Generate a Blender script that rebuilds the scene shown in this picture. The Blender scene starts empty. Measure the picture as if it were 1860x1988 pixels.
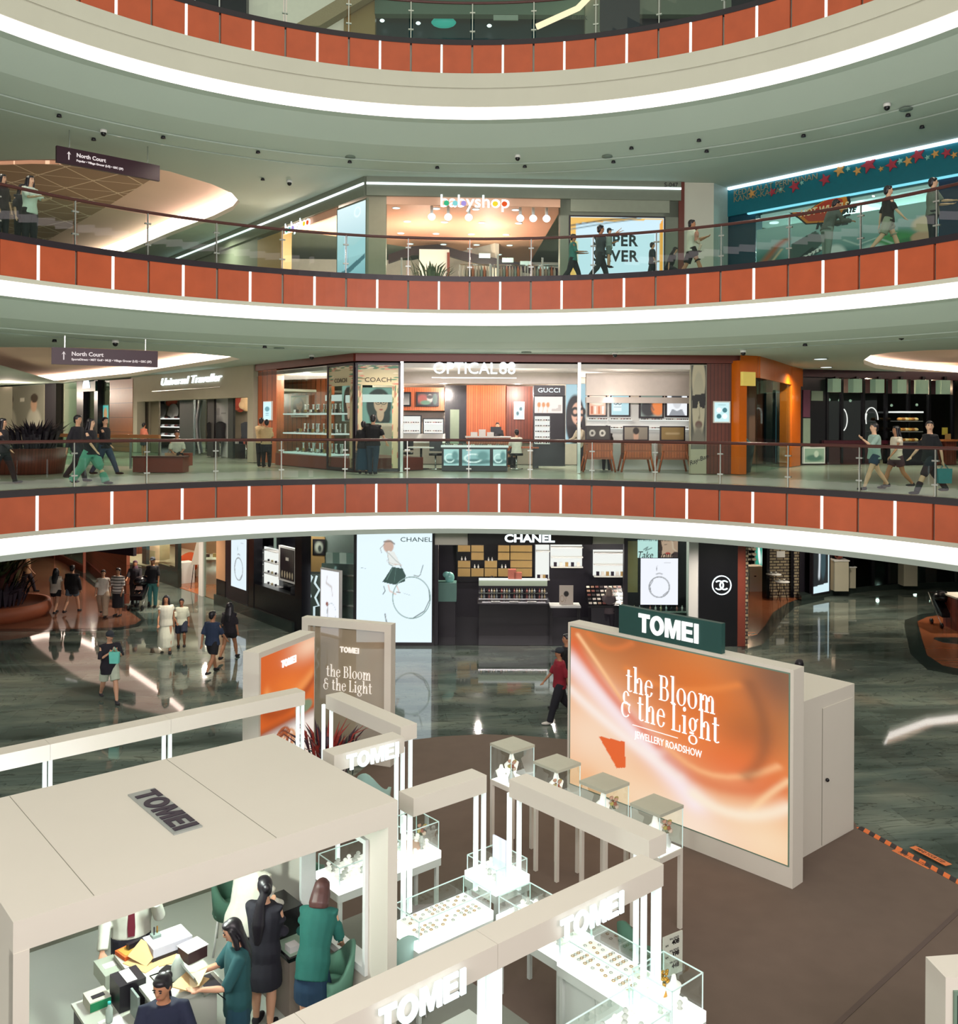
import bpy, bmesh, math, random
import numpy as np
from mathutils import Vector, Matrix
from mathutils.geometry import tessellate_polygon
C = bpy.context; SC = C.scene; COL = SC.collection
random.seed(7)
R = math.radians
# ------------------------------------------------------------------ camera
F, CX, CY, ROLL, H = 1800.0, 930.0, 820.5, 0.0059, 6.6
cd = bpy.data.cameras.new('camera'); CAM = bpy.data.objects.new('camera', cd); COL.objects.link(CAM)
cd.sensor_fit = 'HORIZONTAL'; cd.sensor_width = 36; cd.lens = 36 * F / 1860
cd.shift_x = 0; cd.shift_y = -(994 - CY) / 1860; cd.clip_start = .05; cd.clip_end = 300
CAM.location = (0, 0, H)
CAM.rotation_euler = (Matrix.Rotation(R(90), 3, 'X') @ Matrix.Rotation(ROLL, 3, 'Z')).to_euler()
SC.camera = CAM
# ------------------------------------------------------------------ view, world, big lights
vs = SC.view_settings
vs.view_transform = 'Standard'; vs.look = 'None'; vs.exposure = 0.0; vs.gamma = 1; vs.use_curve_mapping = False
SC.cycles.max_bounces = 5; SC.cycles.diffuse_bounces = 2; SC.cycles.glossy_bounces = 3
SC.cycles.use_adaptive_sampling = True; SC.cycles.adaptive_threshold = .05
SC.cycles.transparent_max_bounces = 12; SC.cycles.transmission_bounces = 2
SC.cycles.sample_clamp_indirect = 4; SC.cycles.caustics_reflective = False; SC.cycles.caustics_refractive = False
W = bpy.data.worlds.new('world'); SC.world = W; W.use_nodes = True
W.node_tree.nodes['Background'].inputs[0].default_value = (.78, .82, .74, 1)
W.node_tree.nodes['Background'].inputs[1].default_value = .62

def lin(h):
    if not isinstance(h, str): return tuple(h)
    h = h.lstrip('#'); o = []
    for i in (0, 2, 4):
        v = int(h[i:i + 2], 16) / 255
        o.append(v / 12.92 if v <= .04045 else ((v + .055) / 1.055) ** 2.4)
    return tuple(o)

def area(name, loc, size, power, col='#ffffff', rot=(0, 0, 0), spread=180):
    l = bpy.data.lights.new(name, 'AREA'); l.shape = 'RECTANGLE'; l.size = size[0]; l.size_y = size[1]
    l.energy = power; l.color = lin(col); l.spread = R(spread)
    o = bpy.data.objects.new(name, l); o.location = loc; o.rotation_euler = rot; COL.objects.link(o)
    return o
def shopl(name, loc, size, power, col='#ffffff', *_):
    """a row of small ceiling spots spread over a shop"""
    nx, ny = max(1, min(3, round(size[0] / 2))), max(1, min(2, round(size[1] / 1.6)))
    for i in range(nx):
        for j in range(ny):
            l = bpy.data.lights.new(name, 'POINT'); l.energy = power / (nx * ny); l.color = lin(col); l.shadow_soft_size = .07
            o = bpy.data.objects.new(name, l); o.location = (loc[0] + ((i + .5) / nx - .5) * size[0], loc[1] + ((j + .5) / ny - .5) * size[1], loc[2]); COL.objects.link(o)
area('atrium_skylight', (0, 12, 27), (17, 17), 800, '#f2f0cc')
area('front_fill', (1, -5, 11), (20, 3), 3500, '#fdeef0', (R(78), 0, 0))  # unseen area lamp added behind the camera to brighten front faces
area('court_bounce_fill', (0, 13, 3.6), (17, 18), 1150, '#eaf2e0', (R(180), 0, 0))  # upward lamp added in mid-air, standing in for floor bounce on the soffits
def spot(x, y, z, e):
    l = bpy.data.lights.new('gallery_spot', 'SPOT'); l.spot_size = R(165); l.spot_blend = 1; l.energy = e; l.color = lin('#fff0dc'); l.shadow_soft_size = .03
    o = bpy.data.objects.new('gallery_spot', l); o.location = (x, y, z); COL.objects.link(o)
for zz, e in ((3.2, 300), (8.7, 330), (14.4, 200)):
    for t in (-.95, -.55, -.18, .18, .55, .95): spot(math.sin(t) * 14.6 - .3, 12.9 + 15.6 * math.cos(t), zz, e)
for x, y, z, e in ((-11, 33, 3.2, 500), (-14.5, 36.5, 3.2, 500), (-17, 41, 3.2, 500), (13, 33, 3.2, 500), (17, 30, 3.2, 500), (-14, 37, 8.7, 700), (-20, 44, 8.7, 900), (-9, 33, 8.6, 400), (12, 34, 8.6, 600), (17, 35, 8.6, 600), (-14, 34, 14.3, 500), (-11, 38, 14.3, 500)): spot(x, y, z, e)  # extra spots added to brighten the dark passages

# ------------------------------------------------------------------ pixel rays (points of the real place seen through the photograph)
_c, _s = math.cos(ROLL), math.sin(ROLL)
def ray(px, py):
    u, v = px - CX, py - CY
    return Vector(((_c * u + _s * v) / F, 1.0, -(-_s * u + _c * v) / F))
def at(px, py, z=None, Y=None):
    d = ray(px, py)
    t = (z - H) / d.z if z is not None else Y
    return Vector((d.x * t, t, H + d.z * t))
def pix(p):
    u, v = F * p[0] / p[1], -F * (p[2] - H) / p[1]
    return (CX + _c * u - _s * v, CY + _s * u + _c * v)

# ------------------------------------------------------------------ materials
MATS = {}
def _nodes(name):
    m = bpy.data.materials.new(name); m.use_nodes = True
    nt = m.node_tree; b = nt.nodes['Principled BSDF']
    return m, nt, b
def mat(name, col, rough=.5, metal=0, var=.07, scale=6, emit=0, ecol=None, spec=.5, bump=0):
    if name in MATS: return MATS[name]
    m, nt, b = _nodes(name); c = lin(col)
    n = nt.nodes.new('ShaderNodeTexNoise'); n.inputs['Scale'].default_value = scale; n.inputs['Detail'].default_value = 3
    tc = nt.nodes.new('ShaderNodeTexCoord'); nt.links.new(tc.outputs['Object'], n.inputs['Vector'])
    r = nt.nodes.new('ShaderNodeMix'); r.data_type = 'RGBA'
    r.inputs[6].default_value = tuple(x * (1 - var) for x in c) + (1,); r.inputs[7].default_value = tuple(min(1, x * (1 + var)) for x in c) + (1,)
    nt.links.new(n.outputs['Fac'], r.inputs[0]); nt.links.new(r.outputs[2], b.inputs['Base Color'])
    b.inputs['Roughness'].default_value = rough; b.inputs['Metallic'].default_value = metal
    b.inputs['Specular IOR Level'].default_value = spec
    if emit:
        b.inputs['Emission Color'].default_value = lin(ecol or col) + (1,); b.inputs['Emission Strength'].default_value = emit
    if bump:
        bp = nt.nodes.new('ShaderNodeBump'); bp.inputs['Strength'].default_value = bump
        nt.links.new(n.outputs['Fac'], bp.inputs['Height']); nt.links.new(bp.outputs[0], b.inputs['Normal'])
    MATS[name] = m; return m
def glow(name, col, strength):
    if name in MATS: return MATS[name]
    m = bpy.data.materials.new(name); m.use_nodes = True; nt = m.node_tree; nt.nodes.clear()
    o = nt.nodes.new('ShaderNodeOutputMaterial'); e = nt.nodes.new('ShaderNodeEmission')
    e.inputs[0].default_value = lin(col) + (1,); e.inputs[1].default_value = strength
    nt.links.new(e.outputs[0], o.inputs[0]); MATS[name] = m; return m
def clear(name, tint='#f2fbf7', gloss=.08, rough=0.0):
    """thin clear pane: see-through with a faint reflection"""
    if name in MATS: return MATS[name]
    m = bpy.data.materials.new(name); m.use_nodes = True; nt = m.node_tree; nt.nodes.clear()
    o = nt.nodes.new('ShaderNodeOutputMaterial'); t = nt.nodes.new('ShaderNodeBsdfTransparent'); g = nt.nodes.new('ShaderNodeBsdfGlossy')
    t.inputs[0].default_value = lin(tint) + (1,); g.inputs['Roughness'].default_value = rough
    mx = nt.nodes.new('ShaderNodeMixShader'); fr = nt.nodes.new('ShaderNodeLayerWeight'); fr.inputs[0].default_value = .25
    ml = nt.nodes.new('ShaderNodeMath'); ml.operation = 'MULTIPLY_ADD'; ml.inputs[1].default_value = .22; ml.inputs[2].default_value = gloss
    nt.links.new(fr.outputs['Fresnel'], ml.inputs[0]); nt.links.new(ml.outputs[0], mx.inputs[0])
    nt.links.new(t.outputs[0], mx.inputs[1]); nt.links.new(g.outputs[0], mx.inputs[2]); nt.links.new(mx.outputs[0], o.inputs[0])
    MATS[name] = m; return m
def stripes(name, c1, c2, width=.1, axis='X', rough=.5, dark=.12, emit=0):
    """boards or slats along an axis, with a thin dark joint"""
    if name in MATS: return MATS[name]
    m, nt, b = _nodes(name)
    tc = nt.nodes.new('ShaderNodeTexCoord'); sp = nt.nodes.new('ShaderNodeSeparateXYZ'); nt.links.new(tc.outputs['Object'], sp.inputs[0])
    def mth(op, a, v=None):
        n = nt.nodes.new('ShaderNodeMath'); n.operation = op; nt.links.new(a, n.inputs[0])
        if v is not None: n.inputs[1].default_value = v
        return n.outputs[0]
    if axis == 'XY':
        ad = nt.nodes.new('ShaderNodeMath'); ad.operation = 'ADD'; nt.links.new(sp.outputs['X'], ad.inputs[0]); nt.links.new(sp.outputs['Y'], ad.inputs[1]); src = ad.outputs[0]
    else: src = sp.outputs[axis]
    d = mth('DIVIDE', src, width); fl = mth('FLOOR', d); fr = mth('FRACT', d)
    wn = nt.nodes.new('ShaderNodeTexWhiteNoise'); wn.noise_dimensions = '1D'; nt.links.new(fl, wn.inputs['W'])
    ns = nt.nodes.new('ShaderNodeTexNoise'); ns.inputs['Scale'].default_value = 5; nt.links.new(tc.outputs['Object'], ns.inputs['Vector'])
    av = mth('ADD', wn.outputs['Value']); nt.links.new(ns.outputs['Fac'], av.node.inputs[1]); av = mth('MULTIPLY', av, .5)
    r = nt.nodes.new('ShaderNodeMix'); r.data_type = 'RGBA'; r.inputs[6].default_value = lin(c1) + (1,); r.inputs[7].default_value = lin(c2) + (1,)
    nt.links.new(av, r.inputs[0])
    j = mth('LESS_THAN', fr, dark); r2 = nt.nodes.new('ShaderNodeMix'); r2.data_type = 'RGBA'
    r2.inputs[7].default_value = tuple(x * .25 for x in lin(c1)) + (1,)
    nt.links.new(j, r2.inputs[0]); nt.links.new(r.outputs[2], r2.inputs[6]); nt.links.new(r2.outputs[2], b.inputs['Base Color'])
    b.inputs['Roughness'].default_value = rough
    MATS[name] = m; return m
def pict(name, strength=0.0, rough=.35):
    """printed (strength 0) or back-lit picture whose colours sit in the mesh's colour attribute"""
    if name in MATS: return MATS[name]
    m, nt, b = _nodes(name); a = nt.nodes.new('ShaderNodeAttribute'); a.attribute_name = 'Col'
    b.inputs['Roughness'].default_value = rough
    if strength:
        b.inputs['Base Color'].default_value = (.02, .02, .02, 1)
        nt.links.new(a.outputs['Color'], b.inputs['Emission Color']); b.inputs['Emission Strength'].default_value = strength
    else: nt.links.new(a.outputs['Color'], b.inputs['Base Color'])
    MATS[name] = m; return m

def marble():
    m, nt, b = _nodes('polished_marble')
    N = lambda t: nt.nodes.new('ShaderNode' + t); L = nt.links.new
    tc = N('TexCoord'); mp = N('Mapping'); mp.inputs['Rotation'].default_value = (0, 0, -.12); L(tc.outputs['Object'], mp.inputs[0])
    br = N('TexBrick'); br.offset = .5; br.inputs['Scale'].default_value = 1; br.inputs['Brick Width'].default_value = 1.2; br.inputs['Row Height'].default_value = .6
    br.inputs['Mortar Size'].default_value = .004; br.inputs['Color1'].default_value = (.7, .7, .7, 1); br.inputs['Color2'].default_value = (1.15, 1.15, 1.15, 1); br.inputs['Mortar'].default_value = (.45, .45, .45, 1)
    L(mp.outputs[0], br.inputs['Vector'])
    st = N('Mapping'); st.inputs['Scale'].default_value = (.5, 1.8, 1); L(mp.outputs[0], st.inputs[0])
    n1 = N('TexNoise'); n1.inputs['Scale'].default_value = .55; n1.inputs['Detail'].default_value = 6; n1.inputs['Distortion'].default_value = .6; L(st.outputs[0], n1.inputs['Vector'])
    cr = N('ValToRGB'); e = cr.color_ramp.elements; e[0].position = .3; e[0].color = lin('#3f4a43') + (1,); e[1].position = .72; e[1].color = lin('#8b9486') + (1,)
    k = e.new(.5); k.color = lin('#64716a') + (1,)
    L(n1.outputs['Fac'], cr.inputs[0])
    n2 = N('TexNoise'); n2.inputs['Scale'].default_value = 1.3; n2.inputs['Detail'].default_value = 8; n2.inputs['Distortion'].default_value = 1.2; L(st.outputs[0], n2.inputs['Vector'])
    sb = N('Math'); sb.operation = 'SUBTRACT'; sb.inputs[1].default_value = .5; L(n2.outputs['Fac'], sb.inputs[0])
    ab = N('Math'); ab.operation = 'ABSOLUTE'; L(sb.outputs[0], ab.inputs[0])
    vr = N('ValToRGB'); vr.color_ramp.elements[0].color = (.12, .12, .11, 1); vr.color_ramp.elements[0].position = 0; vr.color_ramp.elements[1].position = .016; vr.color_ramp.elements[1].color = (1, 1, 1, 1); L(ab.outputs[0], vr.inputs[0])
    n3 = N('TexNoise'); n3.inputs['Scale'].default_value = .28; n3.inputs['Detail'].default_value = 2; L(tc.outputs['Object'], n3.inputs['Vector'])
    rr = N('ValToRGB'); rr.color_ramp.elements[0].position = .56; rr.color_ramp.elements[0].color = (1, 1, 1, 1); rr.color_ramp.elements[1].position = .72; rr.color_ramp.elements[1].color = (1.25, .8, .7, 1); L(n3.outputs['Fac'], rr.inputs[0])
    out = cr.outputs[0]
    for x in (vr.outputs[0], br.outputs['Color'], rr.outputs[0]):
        mx = N('Mix'); mx.data_type = 'RGBA'; mx.blend_type = 'MULTIPLY'; mx.inputs[0].default_value = .65; L(out, mx.inputs[6]); L(x, mx.inputs[7]); out = mx.outputs[2]
    L(out, b.inputs['Base Color']); b.inputs['Roughness'].default_value = .045; b.inputs['Specular IOR Level'].default_value = .9
    MATS['marble'] = m; return m

# ------------------------------------------------------------------ objects
KEYS = ('label', 'category', 'group', 'kind')
def tag(o, label=None, cat=None, group=None, kind=None):
    for k, v in zip(KEYS, (label, cat, group, kind)):
        if v: o[k] = v
    return o
def thing(name, label, cat, loc=(0, 0, 0), rz=0, group=None):
    o = bpy.data.objects.new(name, None); COL.objects.link(o); o.empty_display_size = .1
    o.location = loc; o.rotation_euler = (0, 0, rz)
    o['_m'] = 1
    return tag(o, label, cat, group)
def wm(o):
    m = Matrix.Translation(o.location) @ o.rotation_euler.to_matrix().to_4x4()
    return wm(o.parent) @ m if o.parent else m
class MB:
    """collects shapes and links them as ONE mesh object"""
    def __init__(s): s.v = []; s.f = []; s.mi = []; s.k = 0; s.sm = []
    def add(s, vs, fs, smooth=False):
        b = len(s.v); s.v += [Vector(x) for x in vs]
        for f in fs: s.f.append([b + i for i in f]); s.mi.append(s.k); s.sm.append(smooth)
        return s
    def m(s, k): s.k = k; return s
    def hexa(s, p):  # 8 points: bottom 4, top 4
        return s.add(p, [(3, 2, 1, 0), (4, 5, 6, 7), (0, 1, 5, 4), (1, 2, 6, 5), (2, 3, 7, 6), (3, 0, 4, 7)])
    def box(s, x0, x1, y0, y1, z0, z1):
        return s.hexa([(x0, y0, z0), (x1, y0, z0), (x1, y1, z0), (x0, y1, z0), (x0, y0, z1), (x1, y0, z1), (x1, y1, z1), (x0, y1, z1)])
    def bx(s, c, d): return s.box(c[0] - d[0] / 2, c[0] + d[0] / 2, c[1] - d[1] / 2, c[1] + d[1] / 2, c[2] - d[2] / 2, c[2] + d[2] / 2)
    def wbox(s, w, s0, s1, z0, z1, d0, d1):
        P = w.P
        return s.hexa([P(s0, z0, d1), P(s1, z0, d1), P(s1, z0, d0), P(s0, z0, d0), P(s0, z1, d1), P(s1, z1, d1), P(s1, z1, d0), P(s0, z1, d0)])
    def prism(s, poly, z0, z1):
        n = len(poly); a = sum(poly[i][0] * poly[(i + 1) % n][1] - poly[(i + 1) % n][0] * poly[i][1] for i in range(n))
        if a < 0: poly = poly[::-1]
        vs = [(p[0], p[1], z0) for p in poly] + [(p[0], p[1], z1) for p in poly]
        tr = tessellate_polygon([[Vector((p[0], p[1], 0)) for p in poly]])
        def up(t):
            A, B, D = (poly[i] for i in t)
            return t if (B[0] - A[0]) * (D[1] - A[1]) - (B[1] - A[1]) * (D[0] - A[0]) > 0 else t[::-1]
        tr = [up(tuple(t)) for t in tr]
        fs = [tuple(reversed(t)) for t in tr] + [tuple(i + n for i in t) for t in tr]
        fs += [(i, (i + 1) % n, n + (i + 1) % n, n + i) for i in range(n)]
        return s.add(vs, fs)
    def loft(s, rings, cap=True, closed=True, smooth=True):
        n = len(rings[0]); vs = [p for r in rings for p in r]; fs = []
        for i in range(len(rings) - 1):
            for j in range(n if closed else n - 1):
                k = (j + 1) % n; fs.append((i * n + j, i * n + k, (i + 1) * n + k, (i + 1) * n + j))
        if cap and closed:
            fs.append(tuple(range(n))[::-1]); fs.append(tuple(range((len(rings) - 1) * n, len(rings) * n)))
        return s.add(vs, fs, smooth)
    def tube(s, pts, r, n=8, flat=1.0, up=None):
        pts = [Vector(p) for p in pts]; rs = r if isinstance(r, (list, tuple)) else [r] * len(pts); rings = []
        for i, p in enumerate(pts):
            t = (pts[min(i + 1, len(pts) - 1)] - pts[max(i - 1, 0)]).normalized()
            a = Vector(up) if up else (Vector((0, 0, 1)) if abs(t.z) < .9 else Vector((0, 1, 0)))
            x = t.cross(a).normalized(); y = x.cross(t).normalized()
            rings.append([p + x * math.cos(-k * 2 * math.pi / n) * rs[i] + y * math.sin(-k * 2 * math.pi / n) * rs[i] * flat for k in range(n)])
        rings = [r_[::-1] for r_ in rings]
        return s.loft(rings)
    def cyl(s, c, r, z0, z1, n=20, r2=None):
        r2 = r if r2 is None else r2
        return s.loft([[(c[0] + q * math.cos(2 * math.pi * k / n), c[1] + q * math.sin(2 * math.pi * k / n), z) for k in range(n)] for q, z in ((r, z0), (r2, z1))])
    def lathe(s, prof, c=(0, 0), n=16):
        return s.loft([[(c[0] + r * math.cos(2 * math.pi * k / n), c[1] + r * math.sin(2 * math.pi * k / n), z) for k in range(n)] for r, z in prof])
    def ell(s, c, r, n=14, m=9, rot=None):
        c = Vector(c); rings = []
        for i in range(m + 1):
            a = -math.pi / 2 + math.pi * i / m; q = max(math.cos(a), .02)
            rings.append([Vector((r[0] * q * math.cos(2 * math.pi * k / n), r[1] * q * math.sin(2 * math.pi * k / n), r[2] * math.sin(a))) for k in range(n)])
        if rot is not None: rings = [[rot @ p for p in g] for g in rings]
        return s.loft([[p + c for p in g] for g in rings])
    def obj(s, name, mats, parent=None, label=None, cat=None, group=None, kind=None, local=False, loc=None):
        me = bpy.data.meshes.new(name); vs = s.v
        o = bpy.data.objects.new(name, me); COL.objects.link(o)
        if parent is not None:
            o.parent = parent
            if not local:
                mi = wm(parent).inverted(); vs = [mi @ p for p in vs]
        elif loc is not None:
            loc = Vector(loc); o.location = loc; vs = [p - loc for p in vs]
        me.from_pydata([tuple(p) for p in vs], [], s.f)
        for m in (mats if isinstance(mats, (list, tuple)) else [mats]): me.materials.append(m)
        me.polygons.foreach_set('material_index', s.mi); me.polygons.foreach_set('use_smooth', s.sm)
        me.update()
        return tag(o, label, cat, group, kind)
def copy_tree(o, parent=None):
    c = o.copy(); COL.objects.link(c); c.parent = parent
    for ch in list(o.children): copy_tree(ch, c)
    return c
class Wall:
    """a vertical plane between two plan points; P(s, z, d): metres along, height, metres in front (towards the atrium)"""
    def __init__(s, p0, p1):
        s.o = Vector((p0[0], p0[1], 0)); u = Vector((p1[0] - p0[0], p1[1] - p0[1], 0)); s.L = u.length; s.u = u / s.L
        n = Vector((s.u.y, -s.u.x, 0)); s.n = n if n.dot(Vector((0, 6, 0)) - s.o) > 0 else -n
    def P(s, a, z, d=0): return s.o + s.u * a + s.n * d + Vector((0, 0, z))
    def hit(s, px, py, d=0):
        r = ray(px, py); o = s.o + s.n * d; t = o.dot(s.n) / r.dot(s.n)
        p = r * t; return (p - o).dot(s.u), H + p.z
    def sx(s, px, d=0, py=820): return s.hit(px, py, d)[0]
    def rect(s, x0, y0, x1, y1, d=0):
        a, z1 = s.hit(x0, y0, d); b, z0 = s.hit(x1, y1, d)
        z1b = s.hit((x0 + x1) / 2, y0, d)[1]; z0b = s.hit((x0 + x1) / 2, y1, d)[1]
        return min(a, b), max(a, b), z0b, z1b
    def rot(s): return math.atan2(s.u.y, s.u.x)
    def frame(s, a, z, d):
        x = s.u if s.n.dot(Vector((s.u.y, -s.u.x, 0))) > 0 else -s.u
        m = Matrix((x, Vector((0, 0, 1)), s.n)).transposed().to_4x4(); m.translation = s.P(a, z, d); return m
class Canvas:
    def __init__(s, nx, ny, bg='#ffffff', asp=1.0):
        s.nx, s.ny, s.asp = nx, ny, asp
        s.a = np.zeros((ny, nx, 3)); s.a[:] = lin(bg)
        s.X, s.Y = np.meshgrid(np.linspace(0, 1, nx), np.linspace(0, 1, ny))
    def mix(s, m, col):
        m = np.clip(m, 0, 1)[..., None]; s.a = s.a * (1 - m) + np.array(lin(col)) * m; return s
    def ell(s, cx, cy, rx, ry, col, soft=.15, rot=0):
        x, y = s.X - cx, s.Y - cy; c, q = math.cos(rot), math.sin(rot); x, y = c * x + q * y, -q * x + c * y
        return s.mix((1 + soft - np.sqrt((x / rx) ** 2 + (y / ry) ** 2)) / soft, col)
    def ring(s, cx, cy, rx, ry, w, col):
        d = np.abs(np.sqrt(((s.X - cx) / rx) ** 2 + ((s.Y - cy) / ry) ** 2) - 1) * min(rx, ry)
        return s.mix((w - d) / w * 2, col)
    def poly(s, pts, col):
        ins = np.zeros(s.X.shape, bool); n = len(pts)
        for i in range(n):
            (x0, y0), (x1, y1) = pts[i], pts[(i + 1) % n]
            if y0 == y1: continue
            ins ^= ((y0 > s.Y) != (y1 > s.Y)) & (s.X < (x1 - x0) * (s.Y - y0) / (y1 - y0) + x0)
        return s.mix(ins.astype(float), col)
    def line(s, pts, w, col, soft=1.0):
        d = np.full(s.X.shape, 9.0)
        for (x0, y0), (x1, y1) in zip(pts[:-1], pts[1:]):
            dx, dy = x1 - x0, y1 - y0; t = np.clip(((s.X - x0) * dx + (s.Y - y0) * dy) / (dx * dx + dy * dy + 1e-9), 0, 1)
            d = np.minimum(d, np.hypot(s.X - x0 - t * dx, s.Y - y0 - t * dy))
        return s.mix((w - d) / (w * soft), col)
    def grad(s, y0, y1, col0, col1):
        t = np.clip((s.Y - y0) / (y1 - y0), 0, 1)[..., None]; s.a = np.array(lin(col0)) * (1 - t) + np.array(lin(col1)) * t; return s
    def obj(s, name, m, corners, parent=None, **kw):
        """corners: bottom-left, bottom-right, top-right, top-left in the world"""
        a, b, c, d = [np.array(p) for p in corners]; nx, ny = s.nx, s.ny
        X, Y = s.X[..., None], s.Y[..., None]
        V = (a * (1 - X) + b * X) * (1 - Y) + (d * (1 - X) + c * X) * Y
        i = np.arange(nx * ny).reshape(ny, nx)
        q = np.stack([i[:-1, :-1], i[:-1, 1:], i[1:, 1:], i[1:, :-1]], -1).reshape(-1, 4)
        mb = MB(); mb.v = [Vector(p) for p in V.reshape(-1, 3)]; mb.f = q.tolist(); mb.mi = [0] * len(q); mb.sm = [False] * len(q)
        o = mb.obj(name, m, parent, **kw)
        ca = o.data.color_attributes.new('Col', 'FLOAT_COLOR', 'POINT')
        ca.data.foreach_set('color', np.concatenate([s.a.reshape(-1, 3), np.ones((nx * ny, 1))], 1).ravel().astype(np.float32))
        return o
def wpic(cv, name, m, w, s0, s1, z0, z1, d, parent=None, **kw):
    P = w.P; a, b = s0, s1
    if (P(1, 0) - P(0, 0)).dot(Vector((w.n.y * -1, w.n.x, 0))) < 0: a, b = s1, s0
    return cv.obj(name, m, [P(a, z0, d), P(b, z0, d), P(b, z1, d), P(a, z1, d)], parent, **kw)
def text(body, m, size, mtx, parent=None, depth=.01, bold=0.0, name='lettering', align='CENTER', xs=1.0, shear=0, space=1.0, **kw):
    cu = bpy.data.curves.new(name, 'FONT'); cu.body = body; cu.size = size; cu.extrude = depth; cu.offset = bold
    cu.align_x = align; cu.align_y = 'CENTER'; cu.shear = shear; cu.space_character = space; cu.space_line = .95; cu.materials.append(m); cu.resolution_u = 3
    tmp = bpy.data.objects.new('tmp', cu); me = bpy.data.meshes.new_from_object(tmp); bpy.data.objects.remove(tmp); bpy.data.curves.remove(cu)
    o = bpy.data.objects.new(name, me); COL.objects.link(o)
    mtx = mtx @ Matrix.Diagonal((xs, 1, 1, 1))
    if parent is not None: o.parent = parent; mtx = wm(parent).inverted() @ mtx
    o.matrix_local = mtx
    return tag(o, kw.get('label'), kw.get('cat'), kw.get('group'), kw.get('kind'))
def wtext(body, m, w, px, py, hpx, d, parent=None, **kw):
    """text whose capital height is hpx pixels, centred on a pixel of a wall"""
    s, z = w.hit(px, py, d); z2 = w.hit(px, py - hpx, d)[1]
    return text(body, m, (z2 - z) / .73, w.frame(s, z, d), parent, **kw)
# ================================================================== STRUCTURE
X0, Y0, EA, EB, DT = -.31, 12.94, 12.456, 13.35, .1394
Z2, Z3, Z4 = 5.0, 10.72, 17.42                    # gallery floors
def E(t, o=0, z=0): return Vector((X0 + (EA + o) * math.sin(t), Y0 + (EB + o) * math.cos(t), z))
def arc(t0, t1, n): return [t0 + (t1 - t0) * i / n for i in range(n + 1)]
def sweep(mb, prof, t0, t1, n, closed=True):
    """prof: (offset, z) points, swept along the oval of the atrium"""
    return mb.loft([[E(t, o, z) for o, z in prof] for t in arc(t0, t1, n)], cap=closed, closed=closed, smooth=False)
M = {}
M['white'] = mat('white_paint', '#d3d2c2', .55, var=.03, scale=1.5)
M['stand'] = mat('stand_white_laminate', '#d8d4c6', .45, var=.02, scale=2)
M['soffit'] = mat('soffit_plaster', '#bccbc0', .8, var=.035, scale=.5)
M['lip'] = mat('lip_plaster', '#c9c8b8', .7, var=.06, scale=.8)
M['orange'] = mat('orange_wood_panel', '#b5532f', .42, var=.16, scale=2.5)
M['rail'] = mat('dark_wood_handrail', '#4a1f1a', .3, var=.2, scale=9)
M['edge'] = mat('dark_edge_steel', '#231a22', .35, var=.1)
M['steel'] = mat('brushed_steel', '#b5b9b4', .25, .9, var=.05, scale=30)
M['chrome'] = mat('chrome', '#d5d8d6', .12, 1, var=.03, scale=30)
M['cove'] = glow('cove_glow', '#fff1f0', 2.6)
M['fin'] = glow('fin_glow', '#f4fff8', 1.7)
M['led'] = glow('white_led', '#eefcff', 1.7)
M['glass'] = clear('clear_glass', '#dff2ea', .035)
M['glass2'] = clear('case_glass', '#f8fffc', .025)
M['shopglass'] = clear('shop_glass', '#eaf6f2', .02)
M['black'] = mat('black_lacquer', '#0b0a10', .25, var=.2)
M['dark'] = mat('dark_panel', '#1c1922', .35, var=.2)
M['wood'] = stripes('orange_wood_boards', '#a2502c', '#c0683c', .09, 'XY', .4)
M['wooddk'] = stripes('brown_wood_slats', '#4e251c', '#6d3526', .12, 'XY', .45)
M['plaster'] = mat('warm_plaster', '#b4b09c', .7, var=.06, scale=2)
M['beige'] = mat('beige_board', '#b59a66', .5, var=.06)
M['floor2'] = mat('gallery_tiles', '#a3ad9e', .2, var=.12, scale=.8)

# --- ground floor
MB().box(-45, 45, -6, 75, -.3, 0).obj('floor', marble(), kind='structure')
def ground_poly(pts, z=0): return [tuple(at(x, y, z))[:2] for x, y in pts]
M['parquet'] = stripes('red_parquet', '#744c3b', '#895f4a', .16, 'Y', .14, .05)
M['parquet2'] = stripes('orange_parquet', '#84492c', '#9c6040', .12, 'Y', .16, .06)
M['kerb'] = mat('dark_stone_border', '#2c3633', .12, var=.15)
a = ground_poly([(-160, 1221), (0, 1221), (150, 1221), (230, 1218), (262, 1212), (274, 1204), (258, 1192), (205, 1158), (160, 1122), (132, 1100), (100, 1060), (-160, 1060)])
b = ground_poly([(-160, 1226), (0, 1226), (150, 1226), (235, 1223), (270, 1216), (284, 1204), (268, 1189), (214, 1155), (168, 1119), (140, 1098), (112, 1058), (-160, 1058)])
MB().prism(b, -.1, .004).obj('trim_1', M['kerb'], kind='structure')
MB().prism(a, -.1, .008).obj('floor_2', M['parquet'], kind='structure')
b = ground_poly([(1440, 1262), (1478, 1252), (1500, 1232), (1520, 1200), (1545, 1178), (1600, 1165), (1600, 1130), (1440, 1130)])
MB().prism(b, -.1, .005).obj('trim_2', M['kerb'], kind='structure')
a = ground_poly([(1440, 1240), (1470, 1232), (1486, 1214), (1500, 1190), (1530, 1170), (1560, 1160), (1560, 1128), (1440, 1128)])
MB().prism(a, -.1, .009).obj('floor_3', M['parquet2'], kind='structure')
b = ground_poly([(1960, 1180), (1860, 1184), (1790, 1192), (1757, 1204), (1756, 1216), (1768, 1270), (1800, 1300), (1960, 1330)])
MB().prism(b, -.1, .006).obj('trim_3', M['kerb'], kind='structure')
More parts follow.
